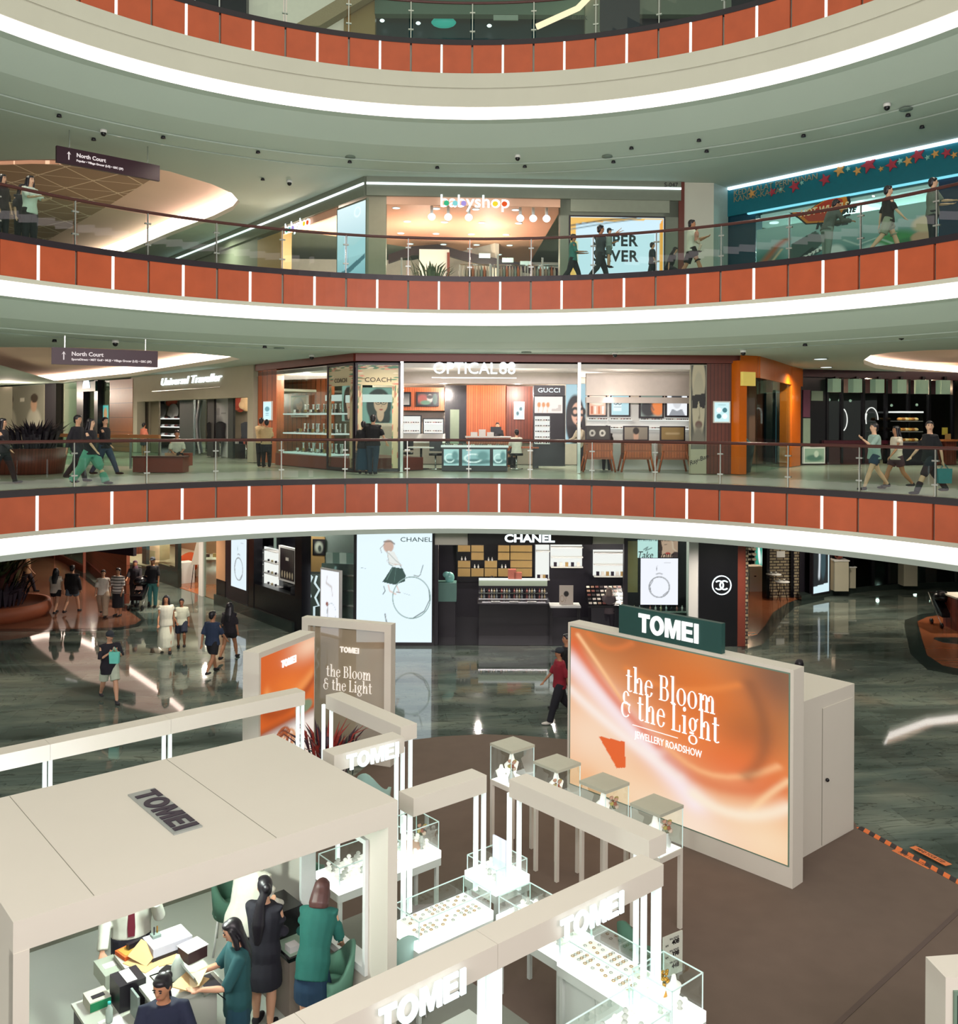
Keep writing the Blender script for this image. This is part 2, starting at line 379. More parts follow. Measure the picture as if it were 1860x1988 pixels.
a = ground_poly([(1960, 1187), (1860, 1190), (1800, 1198), (1781, 1207), (1790, 1240), (1800, 1272), (1830, 1292), (1960, 1318)])
MB().prism(a, -.1, .01).obj('floor_4', M['parquet2'], kind='structure')
a = ground_poly([(1960, 1246), (1860, 1238), (1816, 1238), (1812, 1241), (1830, 1248), (1960, 1262)])
MB().prism(a, -.1, .014).obj('trim_4', M['kerb'], kind='structure')

# --- galleries: slab, ceiling under it, cove light, balustrade
TA, TB = -2.25, 2.25
def gallery(level, zf, strip, nose, zc, holes, lab, band=None, fholes=()):
    """strip: z of cove top/bottom; nose: bottom of the slab's front; zc: ceiling below"""
    pb = zf - .13 - .8
    prof = [(.25, zf), (.0, zf), (.0, pb)]
    mb = MB(); fo = [E(t, 0, zf - .02) for t in arc(TA, TB, 90)] + [E(t, 45, zf - .02) for t in arc(TB, TA, 30)]; fl_ = [fo] + [[Vector((p.x, p.y, zf - .02)) for p in h] for h in fholes]
    vs = [p for l in fl_ for p in l]; tr = tessellate_polygon([[Vector((p.x, p.y, 0)) for p in l] for l in fl_])
    def upw(t):
        A, B, D = (vs[i] for i in t)
        return t if (B.x - A.x) * (D.y - A.y) - (B.y - A.y) * (D.x - A.x) > 0 else t[::-1]
    mb.add(vs, [upw(tuple(t)) for t in tr])
    for h in fholes: mb.loft([[Vector((p.x, p.y, z)) for p in h] for z in (zc - .01, zf + .05)], cap=False, smooth=False)
    mb.obj('floor_%d' % (level + 3), M['floor2'], kind='structure')
    fr = MB()
    if band: pr = [(.12, zf - .03), (.12, pb), (-.03, pb), (-.05, pb - .42), (-.02, pb - .42), (-.02, pb - .46), (-.05, pb - .46), (-.03, strip[0]), (.12, strip[0]), (.3, strip[0]), (.3, zf - .03)]
    else: pr = [(.12, zf - .03), (.12, pb), (-.04, pb), (-.05, strip[0]), (.12, strip[0]), (.3, strip[0]), (.3, zf - .03)]
    sweep(fr, pr, TA, TB, 110); fr.obj('trim_%d' % (level + 3), M['lip'], kind='structure')
    st = MB(); sweep(st, [(.0, strip[0]), (.02, strip[1]), (.2, strip[1]), (.2, strip[0])], TA, TB, 110)
    st.obj('cove_light', M['cove'], label='white cove light strip running under %s' % lab, cat='light')
    so = MB(); d = strip[1] - zc
    sweep(so, [(.2, strip[1]), (-.04, strip[1] - .005), (-.02, nose), (.25, nose - .02), (1.2, zc + d * .35), (2.2, zc + d * .12), (2.2, zc + d * .12 + .05), (2.26, zc + d * .12 + .05), (2.26, zc + d * .08), (3.1, zc + .02), (3.1, zc + .07), (3.16, zc + .07), (3.16, zc)], TA, TB, 110, False)
    out = [E(t, 3.16, zc) for t in arc(TA, TB, 60)] + [E(t, 45, zc) for t in arc(TB, TA, 30)]
    k = len(so.v); loops = [out] + [[Vector(p) for p in h] for h in holes]
    tr = tessellate_polygon([[Vector((p.x, p.y, 0)) for p in l] for l in loops])
    vs = [p for l in loops for p in l]
    def dn(t):
        A, B, D = (vs[i] for i in t)
        return t if (B.x - A.x) * (D.y - A.y) - (B.y - A.y) * (D.x - A.x) < 0 else t[::-1]
    so.add(vs, [dn(tuple(t)) for t in tr])
    so.obj('ceiling_%d' % level, M['soffit'], kind='structure')
def balustrade(zf, t0, lab, i0, i1):
    root = thing('gallery_balustrade', lab, 'balustrade', tuple(E(0, 0, zf)))
    A = t0 + i0 * DT; B = t0 + i1 * DT; n = (i1 - i0) * 4
    zp = zf - .13
    sweep(MB(), [(-.03, zp), (-.03, zf + .02), (.12, zf + .02), (.12, zp)], A, B, n).obj('edge_trim', M['edge'], root)
    mb = MB(); mb.loft([[E(t, .06 + .035 * math.cos(k * math.pi / 4), zf + 1.1 + .04 * math.sin(k * math.pi / 4)) for k in range(8)] for t in arc(A, B, n)]).obj('handrail', M['rail'], root)
    for i in range(i0, i1):
        f = t0 + i * DT; g = .0023
        for a, b in ((f + .003, f + DT / 2 - g), (f + DT / 2 + g, f + DT - .003)):
            sweep(MB(), [(-.02, zp - .8), (-.02, zp), (.05, zp), (.05, zp - .8)], a, b, 3).obj('fascia_panel', M['orange'], root)
        sweep(MB(), [(-.03, zp - .82), (-.03, zp), (.03, zp), (.03, zp - .82)], f - .0021, f + .0021, 1).obj('light_fin', M['fin'], root)
        p = f + DT / 2
        sweep(MB(), [(.06, zf + .04), (.06, zf + 1.04)], p + .004, p + DT - .004, 4, False).obj('glass_pane', M['glass'], root)
        q = sweep(MB(), [(.04, zf), (.04, zf + 1.08), (.085, zf + 1.08), (.085, zf)], p - .0011, p + .0011, 1).obj('post', M['steel'], root)
        for z in (.27, .8):
            c = MB(); sweep(c, [(.03, zf + z), (.03, zf + z + .035), (.095, zf + z + .035), (.095, zf + z)], p - .006, p + .006, 1); c.obj('clamp', M['steel'], q)
    return root
def hole(pts, z): return [at(x, y, z) for x, y in pts]
ZC1, ZC2, ZC3 = 3.32, 8.8, 14.5
rec2 = hole([(-120, 674), (40, 674), (160, 675), (270, 679), (380, 686), (446, 692), (466, 697), (440, 703), (350, 716), (250, 731), (120, 743), (-120, 760)], ZC2)
rec2r = hole([(1676, 700), (1690, 690), (1730, 684), (1800, 680), (1960, 676), (1960, 738), (1860, 730), (1760, 722), (1700, 715), (1678, 707)], ZC2)
rec3 = hole([(-120, 312), (0, 311), (140, 309), (250, 318), (330, 333), (410, 357), (450, 375), (465, 392), (452, 408), (415, 426), (330, 458), (248, 492), (60, 560), (-120, 600)], ZC3)
def over(pts): return [Vector((p.x * (H + ZC1) / H, p.y * (H + ZC1) / H, ZC1)) for p in [at(x, y, z=0) for x, y in pts]]
rec1 = over([(55, 1228), (88, 1222), (136, 1222), (190, 1246), (244, 1282), (310, 1326), (362, 1370), (350, 1384), (318, 1388), (244, 1372), (180, 1332), (118, 1292), (66, 1252)])
rec1r = over([(1710, 1446), (1727, 1412), (1800, 1386), (1900, 1374), (1900, 1402), (1815, 1408), (1752, 1438)])
gallery(1, Z2, (3.97, 3.6), 3.46, ZC1, [rec1, rec1r], 'the lowest gallery, above the perfume shop')
gallery(2, Z3, (9.69, 9.35), 9.34, ZC2, [rec2, rec2r], 'the middle gallery, above the optician')
gallery(3, Z4, (15.54, 15.18), 15.17, ZC3, [rec3], 'the topmost gallery, at the head of the picture', band=True)
balustrade(Z2, -.904, 'orange panelled glass balustrade of the lowest gallery, in front of the optician', -3, 17)
balustrade(Z3, -.9045, 'orange panelled glass balustrade of the middle gallery, in front of the baby shop', -3, 17)
balustrade(Z4, -.6227 - 2 * DT, 'orange panelled glass balustrade of the topmost gallery', -2, 15)

# --- ceiling recesses with cove light
M['recess'] = mat('recess_cream', '#efd2be', .8, var=.04, scale=.6)
M['reclight'] = glow('recess_glow', '#ffe0d0', 4.6)
M['reclight2'] = glow('recess_glow_white', '#fff4ea', 3.0)
def recess(poly, z, h, n, m_in, g=.16, glowm=None):
    cx = sum(p.x for p in poly) / len(poly); cy = sum(p.y for p in poly) / len(poly)
    k = len(poly)
    def sc(p, f, zz): return Vector((cx + (p.x - cx) * f, cy + (p.y - cy) * f, zz))
    w = MB()
    w.loft([[sc(p, 1, z) for p in poly], [sc(p, 1.0, z + .16) for p in poly]], cap=False)
    w.obj('trim_%d' % n, M['soffit'], kind='structure')
    w = MB(); w.loft([[sc(p, 1.0, z + .16) for p in poly], [sc(p, 1.03, z + .17) for p in poly], [sc(p, 1.03, z + h) for p in poly]], cap=False)
    w.obj('cove_light', glowm or M['reclight'], label='cove light inside the ceiling recess ' + {10: 'of the lower left gallery above the direction sign', 11: 'of the right side above the restaurant', 12: 'of the middle gallery beside the lattice panel', 15: 'over the left ground floor passage', 16: 'over the right ground floor walkway'}[n], cat='light')
    vs = [sc(p, 1.04, z + h) for p in poly]
    w = MB(); tr = tessellate_polygon([[Vector((p.x, p.y, 0)) for p in vs]]); w.add(vs, [tuple(t) for t in tr]); w.obj('ceiling_%d' % n, m_in, kind='structure')
recess(rec2, ZC2, .55, 10, M['recess'])
recess(rec2r, ZC2, .45, 11, M['recess'])
recess(rec1, ZC1, .45, 15, glow('recess_ceiling_glow', '#f6cdb8', .9), glowm=M['reclight']); recess(rec1r, ZC1, .4, 16, M['recess'], glowm=M['reclight2'])  # left recess ceiling made to glow so its floor reflection is brighter
recess(rec3, ZC3, .8, 12, M['recess'], glowm=M['reclight'])
# brown lattice panel hanging in the upper recess
def lattice():
    m, nt, b = _nodes('lattice_board'); N = lambda t: nt.nodes.new('ShaderNode' + t); L = nt.links.new
    tc = N('TexCoord'); out = None
    for ang in (0.1, 1.15, 2.2):
        mp = N('Mapping'); mp.inputs['Rotation'].default_value = (0, 0, ang); L(tc.outputs['Object'], mp.inputs[0])
        sp = N('SeparateXYZ'); L(mp.outputs[0], sp.inputs[0])
        d = N('Math'); d.operation = 'DIVIDE'; d.inputs[1].default_value = 1.5; L(sp.outputs['X'], d.inputs[0])
        f = N('Math'); f.operation = 'FRACT'; L(d.outputs[0], f.inputs[0])
        l = N('Math'); l.operation = 'LESS_THAN'; l.inputs[1].default_value = .035; L(f.outputs[0], l.inputs[0])
        if out is None: out = l.outputs[0]
        else:
            x = N('Math'); x.operation = 'MAXIMUM'; L(out, x.inputs[0]); L(l.outputs[0], x.inputs[1]); out = x.outputs[0]
    mx = N('Mix'); mx.data_type = 'RGBA'; mx.inputs[6].default_value = lin('#b1927a') + (1,); mx.inputs[7].default_value = lin('#fbe6d0') + (1,)
    L(out, mx.inputs[0]); L(mx.outputs[2], b.inputs['Base Color']); b.inputs['Roughness'].default_value = .7
    return m
zl = ZC3 + .35
pl = [tuple(at(x, y, zl))[:2] for x, y in [(-110, 324), (60, 318), (180, 320), (297, 346), (216, 396), (100, 462), (-60, 548), (-110, 570)]]
MB().prism(pl, zl, zl + .12).obj('ceiling_14', lattice(), kind='structure')
# outer walls far back so that nothing opens into the void
for i, (p, q) in enumerate([((-44, 20), (-36, 62)), ((-36, 62), (30, 62)), ((30, 62), (44, 20))]):
    w = Wall(p, q); MB().wbox(w, 0, w.L, 0, 24, -.3, 0).obj('wall_' + ('left', 'back', 'right')[i], M['plaster'], kind='structure')
# ================================================================== SHOPS ON THE GROUND FLOOR
def wb(name, w, r, d0, d1, m, parent=None, **kw):
    """box on a wall: r is a pixel rectangle seen at depth d1 (its front)"""
    s0, s1, z0, z1 = w.rect(*r, d=d1)
    return MB().wbox(w, s0, s1, max(z0, kw.pop('zmin', -9)), z1, d0, d1).obj(name, m, parent, **kw)
def wt(name, label, cat, w, px, py, d=0, group=None):
    s, z = w.hit(px, py, d); return thing(name, label, cat, tuple(w.P(s, z, d)), w.rot(), group)
STRUCT = {}
def st(kind, w, r, d0, d1, m, **kw):
    STRUCT[kind] = STRUCT.get(kind, 30) + 1
    return wb('%s_%d' % (kind, STRUCT[kind]), w, r, d0, d1, m, kind='structure', **kw)
def goods(name, make, mats, pts, label, cat, group, rz=0):
    """one item built once, then copied to every point"""
    first = None; out = []
    for i, p in enumerate(pts):
        if first is None or i < len(mats):
            mb = MB(); make(mb); o = mb.obj(name, mats[i % len(mats)]); tag(o, label, cat, group); out.append(o)
            if first is None: first = o
        else:
            o = out[i % len(mats)].copy(); COL.objects.link(o); out.append(o)
        o.location = p; o.rotation_euler = (0, 0, rz)
    return out
def bottle_shape(mb): mb.lathe([(.0, 0), (.028, 0), (.03, .05), (.026, .075), (.01, .085), (.01, .1), (.013, .1), (.013, .125), (0, .125)], n=8)
def jar_shape(mb): mb.lathe([(0, 0), (.035, 0), (.035, .05), (.038, .05), (.038, .07), (0, .07)], n=10)
def carton_shape(mb): mb.box(-.05, .05, -.03, .03, 0, .14); mb.box(-.052, .052, -.032, .032, .1, .125)
def specs_shape(mb):
    for sx in (-.035, .035):
        mb.loft([[(sx + .027 * math.cos(k * .785), -.002, .03 + .02 * math.sin(k * .785)) for k in range(8)], [(sx + .027 * math.cos(k * .785), .004, .03 + .02 * math.sin(k * .785)) for k in range(8)]])
        mb.box(sx * 1.75 - .002, sx * 1.75 + .002, 0, .1, .03, .038)
    mb.box(-.01, .01, -.002, .002, .032, .038)
def row(w, n, s0, s1, z, d, jit=0): return [tuple(w.P(s0 + (s1 - s0) * (i + .5) / n, z, d + random.uniform(-jit, jit))) for i in range(n)]
M['gold'] = mat('beige_gold_panel', '#a98c56', .4, var=.08)
M['litwhite'] = glow('lit_shelf_back', '#f3f6f0', 1.0)
M['paper'] = mat('white_board', '#e6e6e2', .6, var=.02)
M['glassdark'] = clear('smoked_glass', '#7b8f90', .05)
M['teal'] = mat('teal_fabric', '#1f5a55', .6)
M['peach'] = mat('peach_box', '#d9806a', .5)
M['redwood'] = stripes('red_brown_boards', '#6b2d22', '#84402e', .3, 'XY', .4)
M['skin0'] = mat('mannequin_cream', '#d8c2a8', .6)
P_LIT = pict('lightbox_print', 1.15); P_LIT2 = pict('lightbox_print_bright', 1.08); P_PRN = pict('printed_picture', 0)
bottlem = [mat('bottle_%d' % i, c_, .2, var=.1) for i, c_ in enumerate(('#d9c9a0', '#b9c4c4', '#2a2430', '#c07c74', '#e8e4dc'))]

# ---- perfume shop facing the court
CH = Wall(at(690, 1252, z=0), at(1448, 1255, z=0))
sb, _ = CH.hit(838, 1200)
se, _ = CH.hit(1448, 1200)
MB().wbox(CH, -.05, se, 3.1, ZC1 + .3, -4, -.1).obj('ceiling_31', M['dark'], kind='structure')
MB().wbox(CH, -.1, se, 0, 3.3, -4.2, -4.0).obj('wall_31', M['dark'], kind='structure')
MB().wbox(CH, .1, se, 0, .012, -4, 0.02).obj('floor_31', mat('black_shop_floor', '#2b2c30', .1), kind='structure')
st('wall', CH, (1357, 1030, 1433, 1254), -3.9, .05, M['black'], zmin=0)
st('trim', CH, (1433, 1030, 1447, 1255), -.2, .06, M['redwood'], zmin=0)
st('trim', CH, (842, 1030, 908, 1058), -.25, .0, M['lip'])
st('trim', CH, (1151, 1030, 1216, 1056), -.25, .0, M['lip'])
st('wall', CH, (838, 1058, 850, 1252), -.3, .02, M['dark'], zmin=0)
shopl('shop_light_perfume', tuple(CH.P(6, 3.05, -1.8)), (7, 2.2), 380, '#fff4e6')
# header sign
t = wt('shop_sign', 'black header sign reading CHANEL in white capitals over the perfume shop', 'sign', CH, 1029, 1045)
wb('panel', CH, (910, 1030, 1150, 1057), -.3, .12, M['black'], t)
wtext('CHANEL', M['led'], CH, 1028, 1046, 15, .13, t, bold=.012, xs=1.22)
# big lit poster
t = wt('light_box', 'tall white lightbox poster of a sketched woman in a green skirt, beside the perfume shop', 'lightbox', CH, 765, 1250)
wb('frame', CH, (687, 1026, 843, 1254), -.3, .06, M['black'], t, zmin=0)
cv = Canvas(120, 180, '#dff1f7')
cv.ell(.42, .86, .06, .05, '#c2a494', .3); cv.line([(.36, .9), (.45, .905), (.5, .88)], .012, '#6d665f'); cv.line([(.37, .88), (.31, .84), (.33, .8)], .006, '#87807a')
cv.line([(.44, .81), (.53, .76), (.57, .7), (.6, .655)], .008, '#3c4b48'); cv.poly([(.4, .82), (.5, .81), (.58, .7), (.5, .68), (.43, .7)], '#dfe3df'); cv.line([(.4, .82), (.43, .7), (.48, .68)], .006, '#7a8783'); cv.line([(.42, .8), (.52, .73), (.58, .7)], .005, '#8a9692'); cv.line([(.42, .8), (.4, .72), (.53, .69)], .003, '#b9a59b'); cv.line([(.5, .7), (.6, .69)], .006, '#c8b1a4')
cv.poly([(.47, .675), (.61, .66), (.65, .6), (.64, .545), (.5, .515), (.34, .54), (.4, .6)], '#2f4a45'); cv.line([(.47, .66), (.4, .56)], .006, '#6f8f86'); cv.line([(.52, .66), (.5, .54)], .006, '#54756c')
cv.line([(.42, .51), (.44, .46), (.52, .43)], .012, '#dab9ac'); cv.line([(.53, .51), (.56, .46)], .012, '#dab9ac'); cv.line([(.36, .5), (.38, .46), (.35, .43)], .008, '#26403c'); cv.line([(.53, .45), (.58, .445)], .007, '#7a4a44')
cv.ring(.73, .4, .25, .185, .006, '#86a09c'); cv.line([(.96, .47), (.97, .38), (.9, .28), (.76, .22)], .009, '#3f5653'); cv.line([(.85, .62), (.88, .69)], .008, '#2e4844'); cv.line([(.76, .6), (.82, .59), (.85, .61)], .008, '#7a8683')
cv.line([(.38, .25), (.4, .18)], .014, '#2f3d3b'); cv.line([(.39, .24), (.4, .2)], .006, '#e5eef0'); cv.line([(.06, .665), (.12, .66)], .003, '#5c6b68'); cv.line([(.34, .08), (.45, .078)], .003, '#9fb0b0')
cv.line([(.62, .44), (.72, .42)], .003, '#9fb0b0')
wpic(cv, 'picture', P_LIT2, CH, *CH.rect(693, 1030, 838, 1247, .07), .07, t)
wtext('CHANEL', mat('teal_ink', '#31645f', .5), CH, 808, 1048, 9, .075, t, xs=1.3, depth=.004)
# back wall of beige drawers with black niches
BW = Wall(CH.P(0, 0, -3.7), CH.P(se, 0, -3.7))
t = wt('wall_cabinet', 'beige drawer wall with black display niches behind the perfume counter', 'cabinet', BW, 960, 1120)
wb('carcass', BW, (886, 1050, 1036, 1130), -.2, .0, M['black'], t)
ys = [1058, 1072, 1088, 1103, 1120]; xs = [888, 914, 940, 966, 990, 1034]
for i in range(4):
    for j in range(5):
        if (i, j) in ((1, 0), (0, 2), (1, 2), (2, 1), (2, 3)): continue
        wb('drawer', BW, (xs[j] + 1, ys[i] + .8, xs[j + 1] - 1, ys[i + 1] - .8), 0, .05, M['gold'], t)
for x, y in ((900, 1084), (952, 1085), (925, 1099), (978, 1099)):
    s, z = BW.hit(x, y + 4, .05)
    goods('perfume_bottle', bottle_shape, [bottlem[4]], row(BW, 2, s - .12, s + .12, z, .06), 'pale perfume bottle in a black niche of the beige drawer wall', 'bottle', 'bottles in the drawer wall niches')
# white lit shelves
for k, (r, n, lab) in enumerate((((1040, 1058, 1066, 1124), 1, 'tall white shelf with one beige board, beside the beige drawer wall'), ((1069, 1058, 1130, 1100), 2, 'white lit wall shelf with sandals under the perfume shop sign'), ((1152, 1068, 1214, 1118), 2, 'white lit wall shelf behind the tilted make-up tray'))):
    t = wt('wall_shelf', lab, 'shelf', BW, (r[0] + r[2]) / 2, r[3])
    wb('back', BW, r, -.1, .0, M['litwhite'], t)
    s0, s1, z0, z1 = BW.rect(*r)
    for q in range(n + 1): MB().wbox(BW, s0, s1, z0 + (z1 - z0) * q / (n + .2), z0 + (z1 - z0) * q / (n + .2) + .03, 0, .3).obj('shelf_board', M['paper'], t)
    goods('gift_box', carton_shape, [bottlem[2], bottlem[4], M['gold']], row(BW, 4 + k, s0 + .05, s1 - .05, z0 + .03, .15), 'small boxed perfume set on the ' + ('tall white shelf', 'white shelf with sandals', 'white shelf behind the make-up tray')[k], 'box', 'boxes on shelf %d' % k)
# main counter
t = wt('perfume_counter', 'long black perfume counter with a lit white rim and bottle rack', 'counter', CH, 1000, 1250, -1.2)
s0, s1, _, _ = CH.rect(930, 1130, 1066, 1240, -1.2)
MB().wbox(CH, s0, s1, 0, .98, -2.1, -1.2).obj('body', M['black'], t)
MB().wbox(CH, s0 - .04, s1 + .04, .98, 1.02, -2.15, -1.15).obj('worktop', M['dark'], t)
MB().wbox(CH, s0, s1, 1.02, 1.55, -2.1, -2.02).obj('rack_back', M['dark'], t)
MB().wbox(CH, s0, s1, 1.42, 1.6, -2.02, -1.97).obj('light_panel', mat('frosted_panel', '#a7b39b', .5, emit=.35), t)
for q in (1.02, 1.2): MB().wbox(CH, s0, s1, q, q + .02, -2.02, -1.85).obj('rack_shelf', M['chrome'], t)
MB().wbox(CH, s0, s1, 1.6, 1.64, -2.15, -1.9).obj('rim', M['litwhite'], t)
for q in (1.04, 1.22): goods('perfume_bottle', bottle_shape, bottlem, row(CH, 26, s0 + .05, s1 - .05, q, -1.93), 'small perfume bottle in the rack of the black perfume counter', 'bottle', 'bottles in the counter rack')
goods('tester_tray', lambda mb: mb.box(-.14, .14, -.05, .05, 0, .02), [M['chrome'], M['paper']], row(CH, 7, s0 + .1, s1 - .1, 1.02, -1.4), 'flat tester tray on top of the black perfume counter', 'tray', 'tester trays on the perfume counter')
for x, lab in ((994, 'smaller coral carton on the perfume counter'), (1005, 'larger coral carton on the perfume counter, nearer the white table')):
    s, z = CH.hit(x, 1128, -2.0); MB().wbox(CH, s - .12, s + .13, 1.64, 1.64 + (.2 if x > 1000 else .3), -2.14, -1.95).obj('carton', M['peach'], label=lab, cat='box')
# pedestal on the shop's side by the big poster and teal dummy
t = wt('display_plinth', 'pale green plinth behind the dark glass beside the big lightbox poster', 'plinth', CH, 868, 1190, -1.0)
wb('body', CH, (849, 1132, 886, 1168), -1.5, -1.0, mat('teal_plinth', '#6f9a8f', .5), t); wb('base', CH, (852, 1168, 884, 1250), -1.4, -1.05, M['dark'], t, zmin=0)
s, z = CH.hit(873, 1132, -1.2)
MB().ell(CH.P(s, z + .16, -1.25), (.15, .12, .18)).ell(CH.P(s - .1, z + .25, -1.25), (.12, .1, .1)).obj('glass_swan', mat('mint_glass', '#8fd0c6', .15), label='mint green glass swan ornament on the plinth beside the lightbox poster', cat='ornament')
# white table with a framed picture
t = wt('display_table', 'white topped display table with a small printed board, beside the perfume counter', 'table', CH, 1098, 1170, -.9)
s0, s1, z0, z1 = CH.rect(1069, 1160, 1128, 1168, -.7); z = .98
MB().wbox(CH, s0, s1, z, z + .05, -1.3, -.7).obj('tabletop', M['paper'], t)
for a in (s0 + .04, s1 - .04):
    for d in (-.74, -1.26): MB().wbox(CH, a - .02, a + .02, .012, z, d - .02, d + .02).obj('leg', M['black'], t)
cv = Canvas(30, 40, '#d9cdbf'); cv.ell(.5, .55, .16, .13, '#1c1a1a', .3); cv.line([(.5, .42), (.42, .1)], .02, '#8a6d4c'); cv.ring(.2, .3, .14, .16, .02, '#b59a80')
b = wpic(cv, 'display_board', P_PRN, CH, *CH.rect(1086, 1128, 1113, 1164, -1.0)[:2], 1.03, 1.62, -1.0); tag(b, 'small beige board with a black rose on the white display table', 'poster')
# tilted make-up tray
t = wt('makeup_stand', 'black make-up stand with a tilted tray of palettes, right of the perfume counter', 'counter', CH, 1180, 1160, -1.0)
s0, s1, _, _ = CH.rect(1142, 1120, 1213, 1160, -1.0)
P = CH.P
MB().hexa([P(s0, .95, -.9), P(s1, .95, -.9), P(s1, 1.0, -1.7), P(s0, 1.0, -1.7), P(s0, 1.02, -.9), P(s1, 1.02, -.9), P(s1, 1.5, -1.7), P(s0, 1.5, -1.7)]).obj('tray', M['black'], t)
MB().wbox(CH, s0 + .1, s1 - .1, .012, .95, -1.65, -1.0).obj('base', M['dark'], t)
pal = [mat('palette_%d' % i, c_, .35, var=.2) for i, c_ in enumerate(('#c9beb6', '#7a4a44', '#e2dccf', '#3a3334', '#a07f6a'))]
for r_ in range(5):
    for q in range(8):
        f = (r_ + .5) / 5; o = MB().box(-.05, .05, -.04, .04, 0, .015).obj('makeup_palette', pal[(r_ * 3 + q * 2) % 5], label='small make-up palette on the tilted black tray', cat='palette', group='palettes on the make-up stand')
        o.location = P(s0 + (s1 - s0) * (q + .5) / 8, 1.025 + .48 * f, -.9 - .8 * f); o.rotation_euler = (.54, 0, CH.rot())
# glazed corner with posters
st('window', CH, (1217, 1040, 1340, 1250), -.02, .0, M['shopglass'], zmin=0)
st('trim', CH, (1338, 1040, 1356, 1252), -.3, .03, M['paper'], zmin=0)
st('trim', CH, (1212, 1040, 1218, 1252), -.2, .03, M['dark'], zmin=0)
st('wall', CH, (1219, 1045, 1238, 1150), -.9, -.8, M['gold'])
def bottle_poster(bg='#e2e6ee'):
    cv = Canvas(50, 64, bg); cv.ring(.5, .38, .27, .22, .016, '#8b8f92'); cv.line([(.28, .28), (.25, .4), (.33, .52)], .014, '#3c4144'); cv.line([(.6, .2), (.72, .28)], .014, '#55595c')
    cv.line([(.42, .73), (.44, .84)], .012, '#4a4d50'); cv.line([(.42, .66), (.5, .68), (.58, .66)], .02, '#8a8d90'); cv.line([(.62, .9), (.8, .9)], .008, '#777777'); return cv
b = wpic(bottle_poster(), 'window_poster', P_LIT, CH, *CH.rect(1244, 1084, 1316, 1174, .03), .03); tag(b, 'white poster of a round perfume bottle hanging in the corner shop window', 'poster')
cv = Canvas(24, 24, '#cfe6e6'); cv.line([(.3, .45), (.5, .6), (.4, .4), (.7, .55)], .04, '#222c2c')
b = wpic(cv, 'window_poster', P_LIT, CH, *CH.rect(1238, 1048, 1277, 1083, -.1), -.1); tag(b, 'small pale poster with brush strokes at the top of the corner window', 'poster')
cv = Canvas(40, 36, '#b98f7c'); cv.ell(.45, .5, .3, .6, '#c79c88', .3); cv.poly([(0, 0), (.12, 0), (.2, .5), (.1, 1), (0, 1)], '#3a2320'); cv.ell(.48, .22, .12, .06, '#b03a34', .3); cv.line([(.7, 1), (.75, .5), (.95, .3)], .06, '#d8b4a2'); cv.line([(.3, .72), (.42, .74)], .03, '#3a2320'); cv.ell(.9, .1, .2, .2, '#40282a', .2)
b = wpic(cv, 'window_poster', P_LIT, CH, *CH.rect(1279, 1048, 1316, 1082, -.1), -.1); tag(b, 'close-up beauty poster of a face behind a hand in the corner window', 'poster')
for s_, x in (('Take', 1252), ('your', 1292)): text(s_, mat('ink_black', '#1a1a1c', .5), .3, CH.frame(*CH.hit(x, 1078, .02), .02), depth=.003, shear=.3, xs=.8, label='black handwriting reading %s on the corner window' % s_, cat='lettering')
s0, s1, z0, z1 = CH.rect(1220, 1150, 1336, 1180, -.4)
t = wt('display_counter', 'low black counter of make-up behind the corner window', 'counter', CH, 1280, 1180, -.4)
MB().wbox(CH, s0, s1, .012, .95, -.75, -.25).obj('body', M['black'], t); MB().wbox(CH, s0, s1, .95, 1.0, -.8, -.2).obj('worktop', M['chrome'], t)
goods('perfume_bottle', bottle_shape, bottlem, row(CH, 10, s0 + .1, s1 - .1, 1.0, -.4), 'perfume bottle on the low counter behind the corner window', 'bottle', 'bottles behind the corner window')
# round logo sign on the black wall
t = wt('round_sign', 'round white ring sign with two interlocked letters on the black wall', 'sign', CH, 1401, 1136)
s, z = CH.hit(1401, 1136, .06); r_ = CH.hit(1419, 1136, .06)[0] - s
def ringm(cx, cz, r, w, a0=0, a1=360, n=28):
    mb = MB(); rg = []
    for a in arc(R(a0), R(a1), n):
        c_, q = math.cos(a), math.sin(a); rg.append([CH.P(cx + c_ * (r - w), cz + q * (r - w), .055), CH.P(cx + c_ * (r + w), cz + q * (r + w), .055), CH.P(cx + c_ * (r + w), cz + q * (r + w), .09), CH.P(cx + c_ * (r - w), cz + q * (r - w), .09)])
    return mb.loft(rg, smooth=False)
ringm(s, z, r_, .014).obj('ring', M['led'], t)
ringm(s - .08, z, r_ * .46, .019, -135, 135).obj('letter', M['led'], t); ringm(s + .08, z, r_ * .46, .019, 45, 315).obj('letter', M['led'], t)

# ---- black beauty shop along the left passage
GL = Wall(at(572, 1229, z=0), at(420, 1171, z=0))
GLl = GL.sx(448, 0, 1100)
MB().wbox(GL, 0, GL.L, 0, .34, -.2, .1).obj('baseboard_left', M['kerb'], kind='structure')
st('wall', GL, (437, 1035, 448, 1171), -3, 0, M['dark'], zmin=0)
st('wall', GL, (420, 1035, 437, 1126), -.3, .01, mat('tan_wall', '#b98c66', .6)); st('wall', GL, (420, 1126, 437, 1171), -.3, .02, M['black'], zmin=0)
st('wall', GL, (478, 1143, 574, 1220), -.3, 0, M['black'], zmin=0)
st('wall', GL, (478, 1030, 574, 1143), -.9, -.8, M['black'])
st('trim', GL, (478, 1030, 492, 1210), -.3, .02, M['black'], zmin=0); st('trim', GL, (573, 1030, 585, 1232), -.3, .02, M['black'], zmin=0)
t = wt('light_box', 'narrow lit poster of a perfume bottle on the black beauty shop', 'lightbox', GL, 463, 1140)
wb('frame', GL, (446, 1040, 481, 1171), -.1, .03, M['dark'], t, zmin=0)
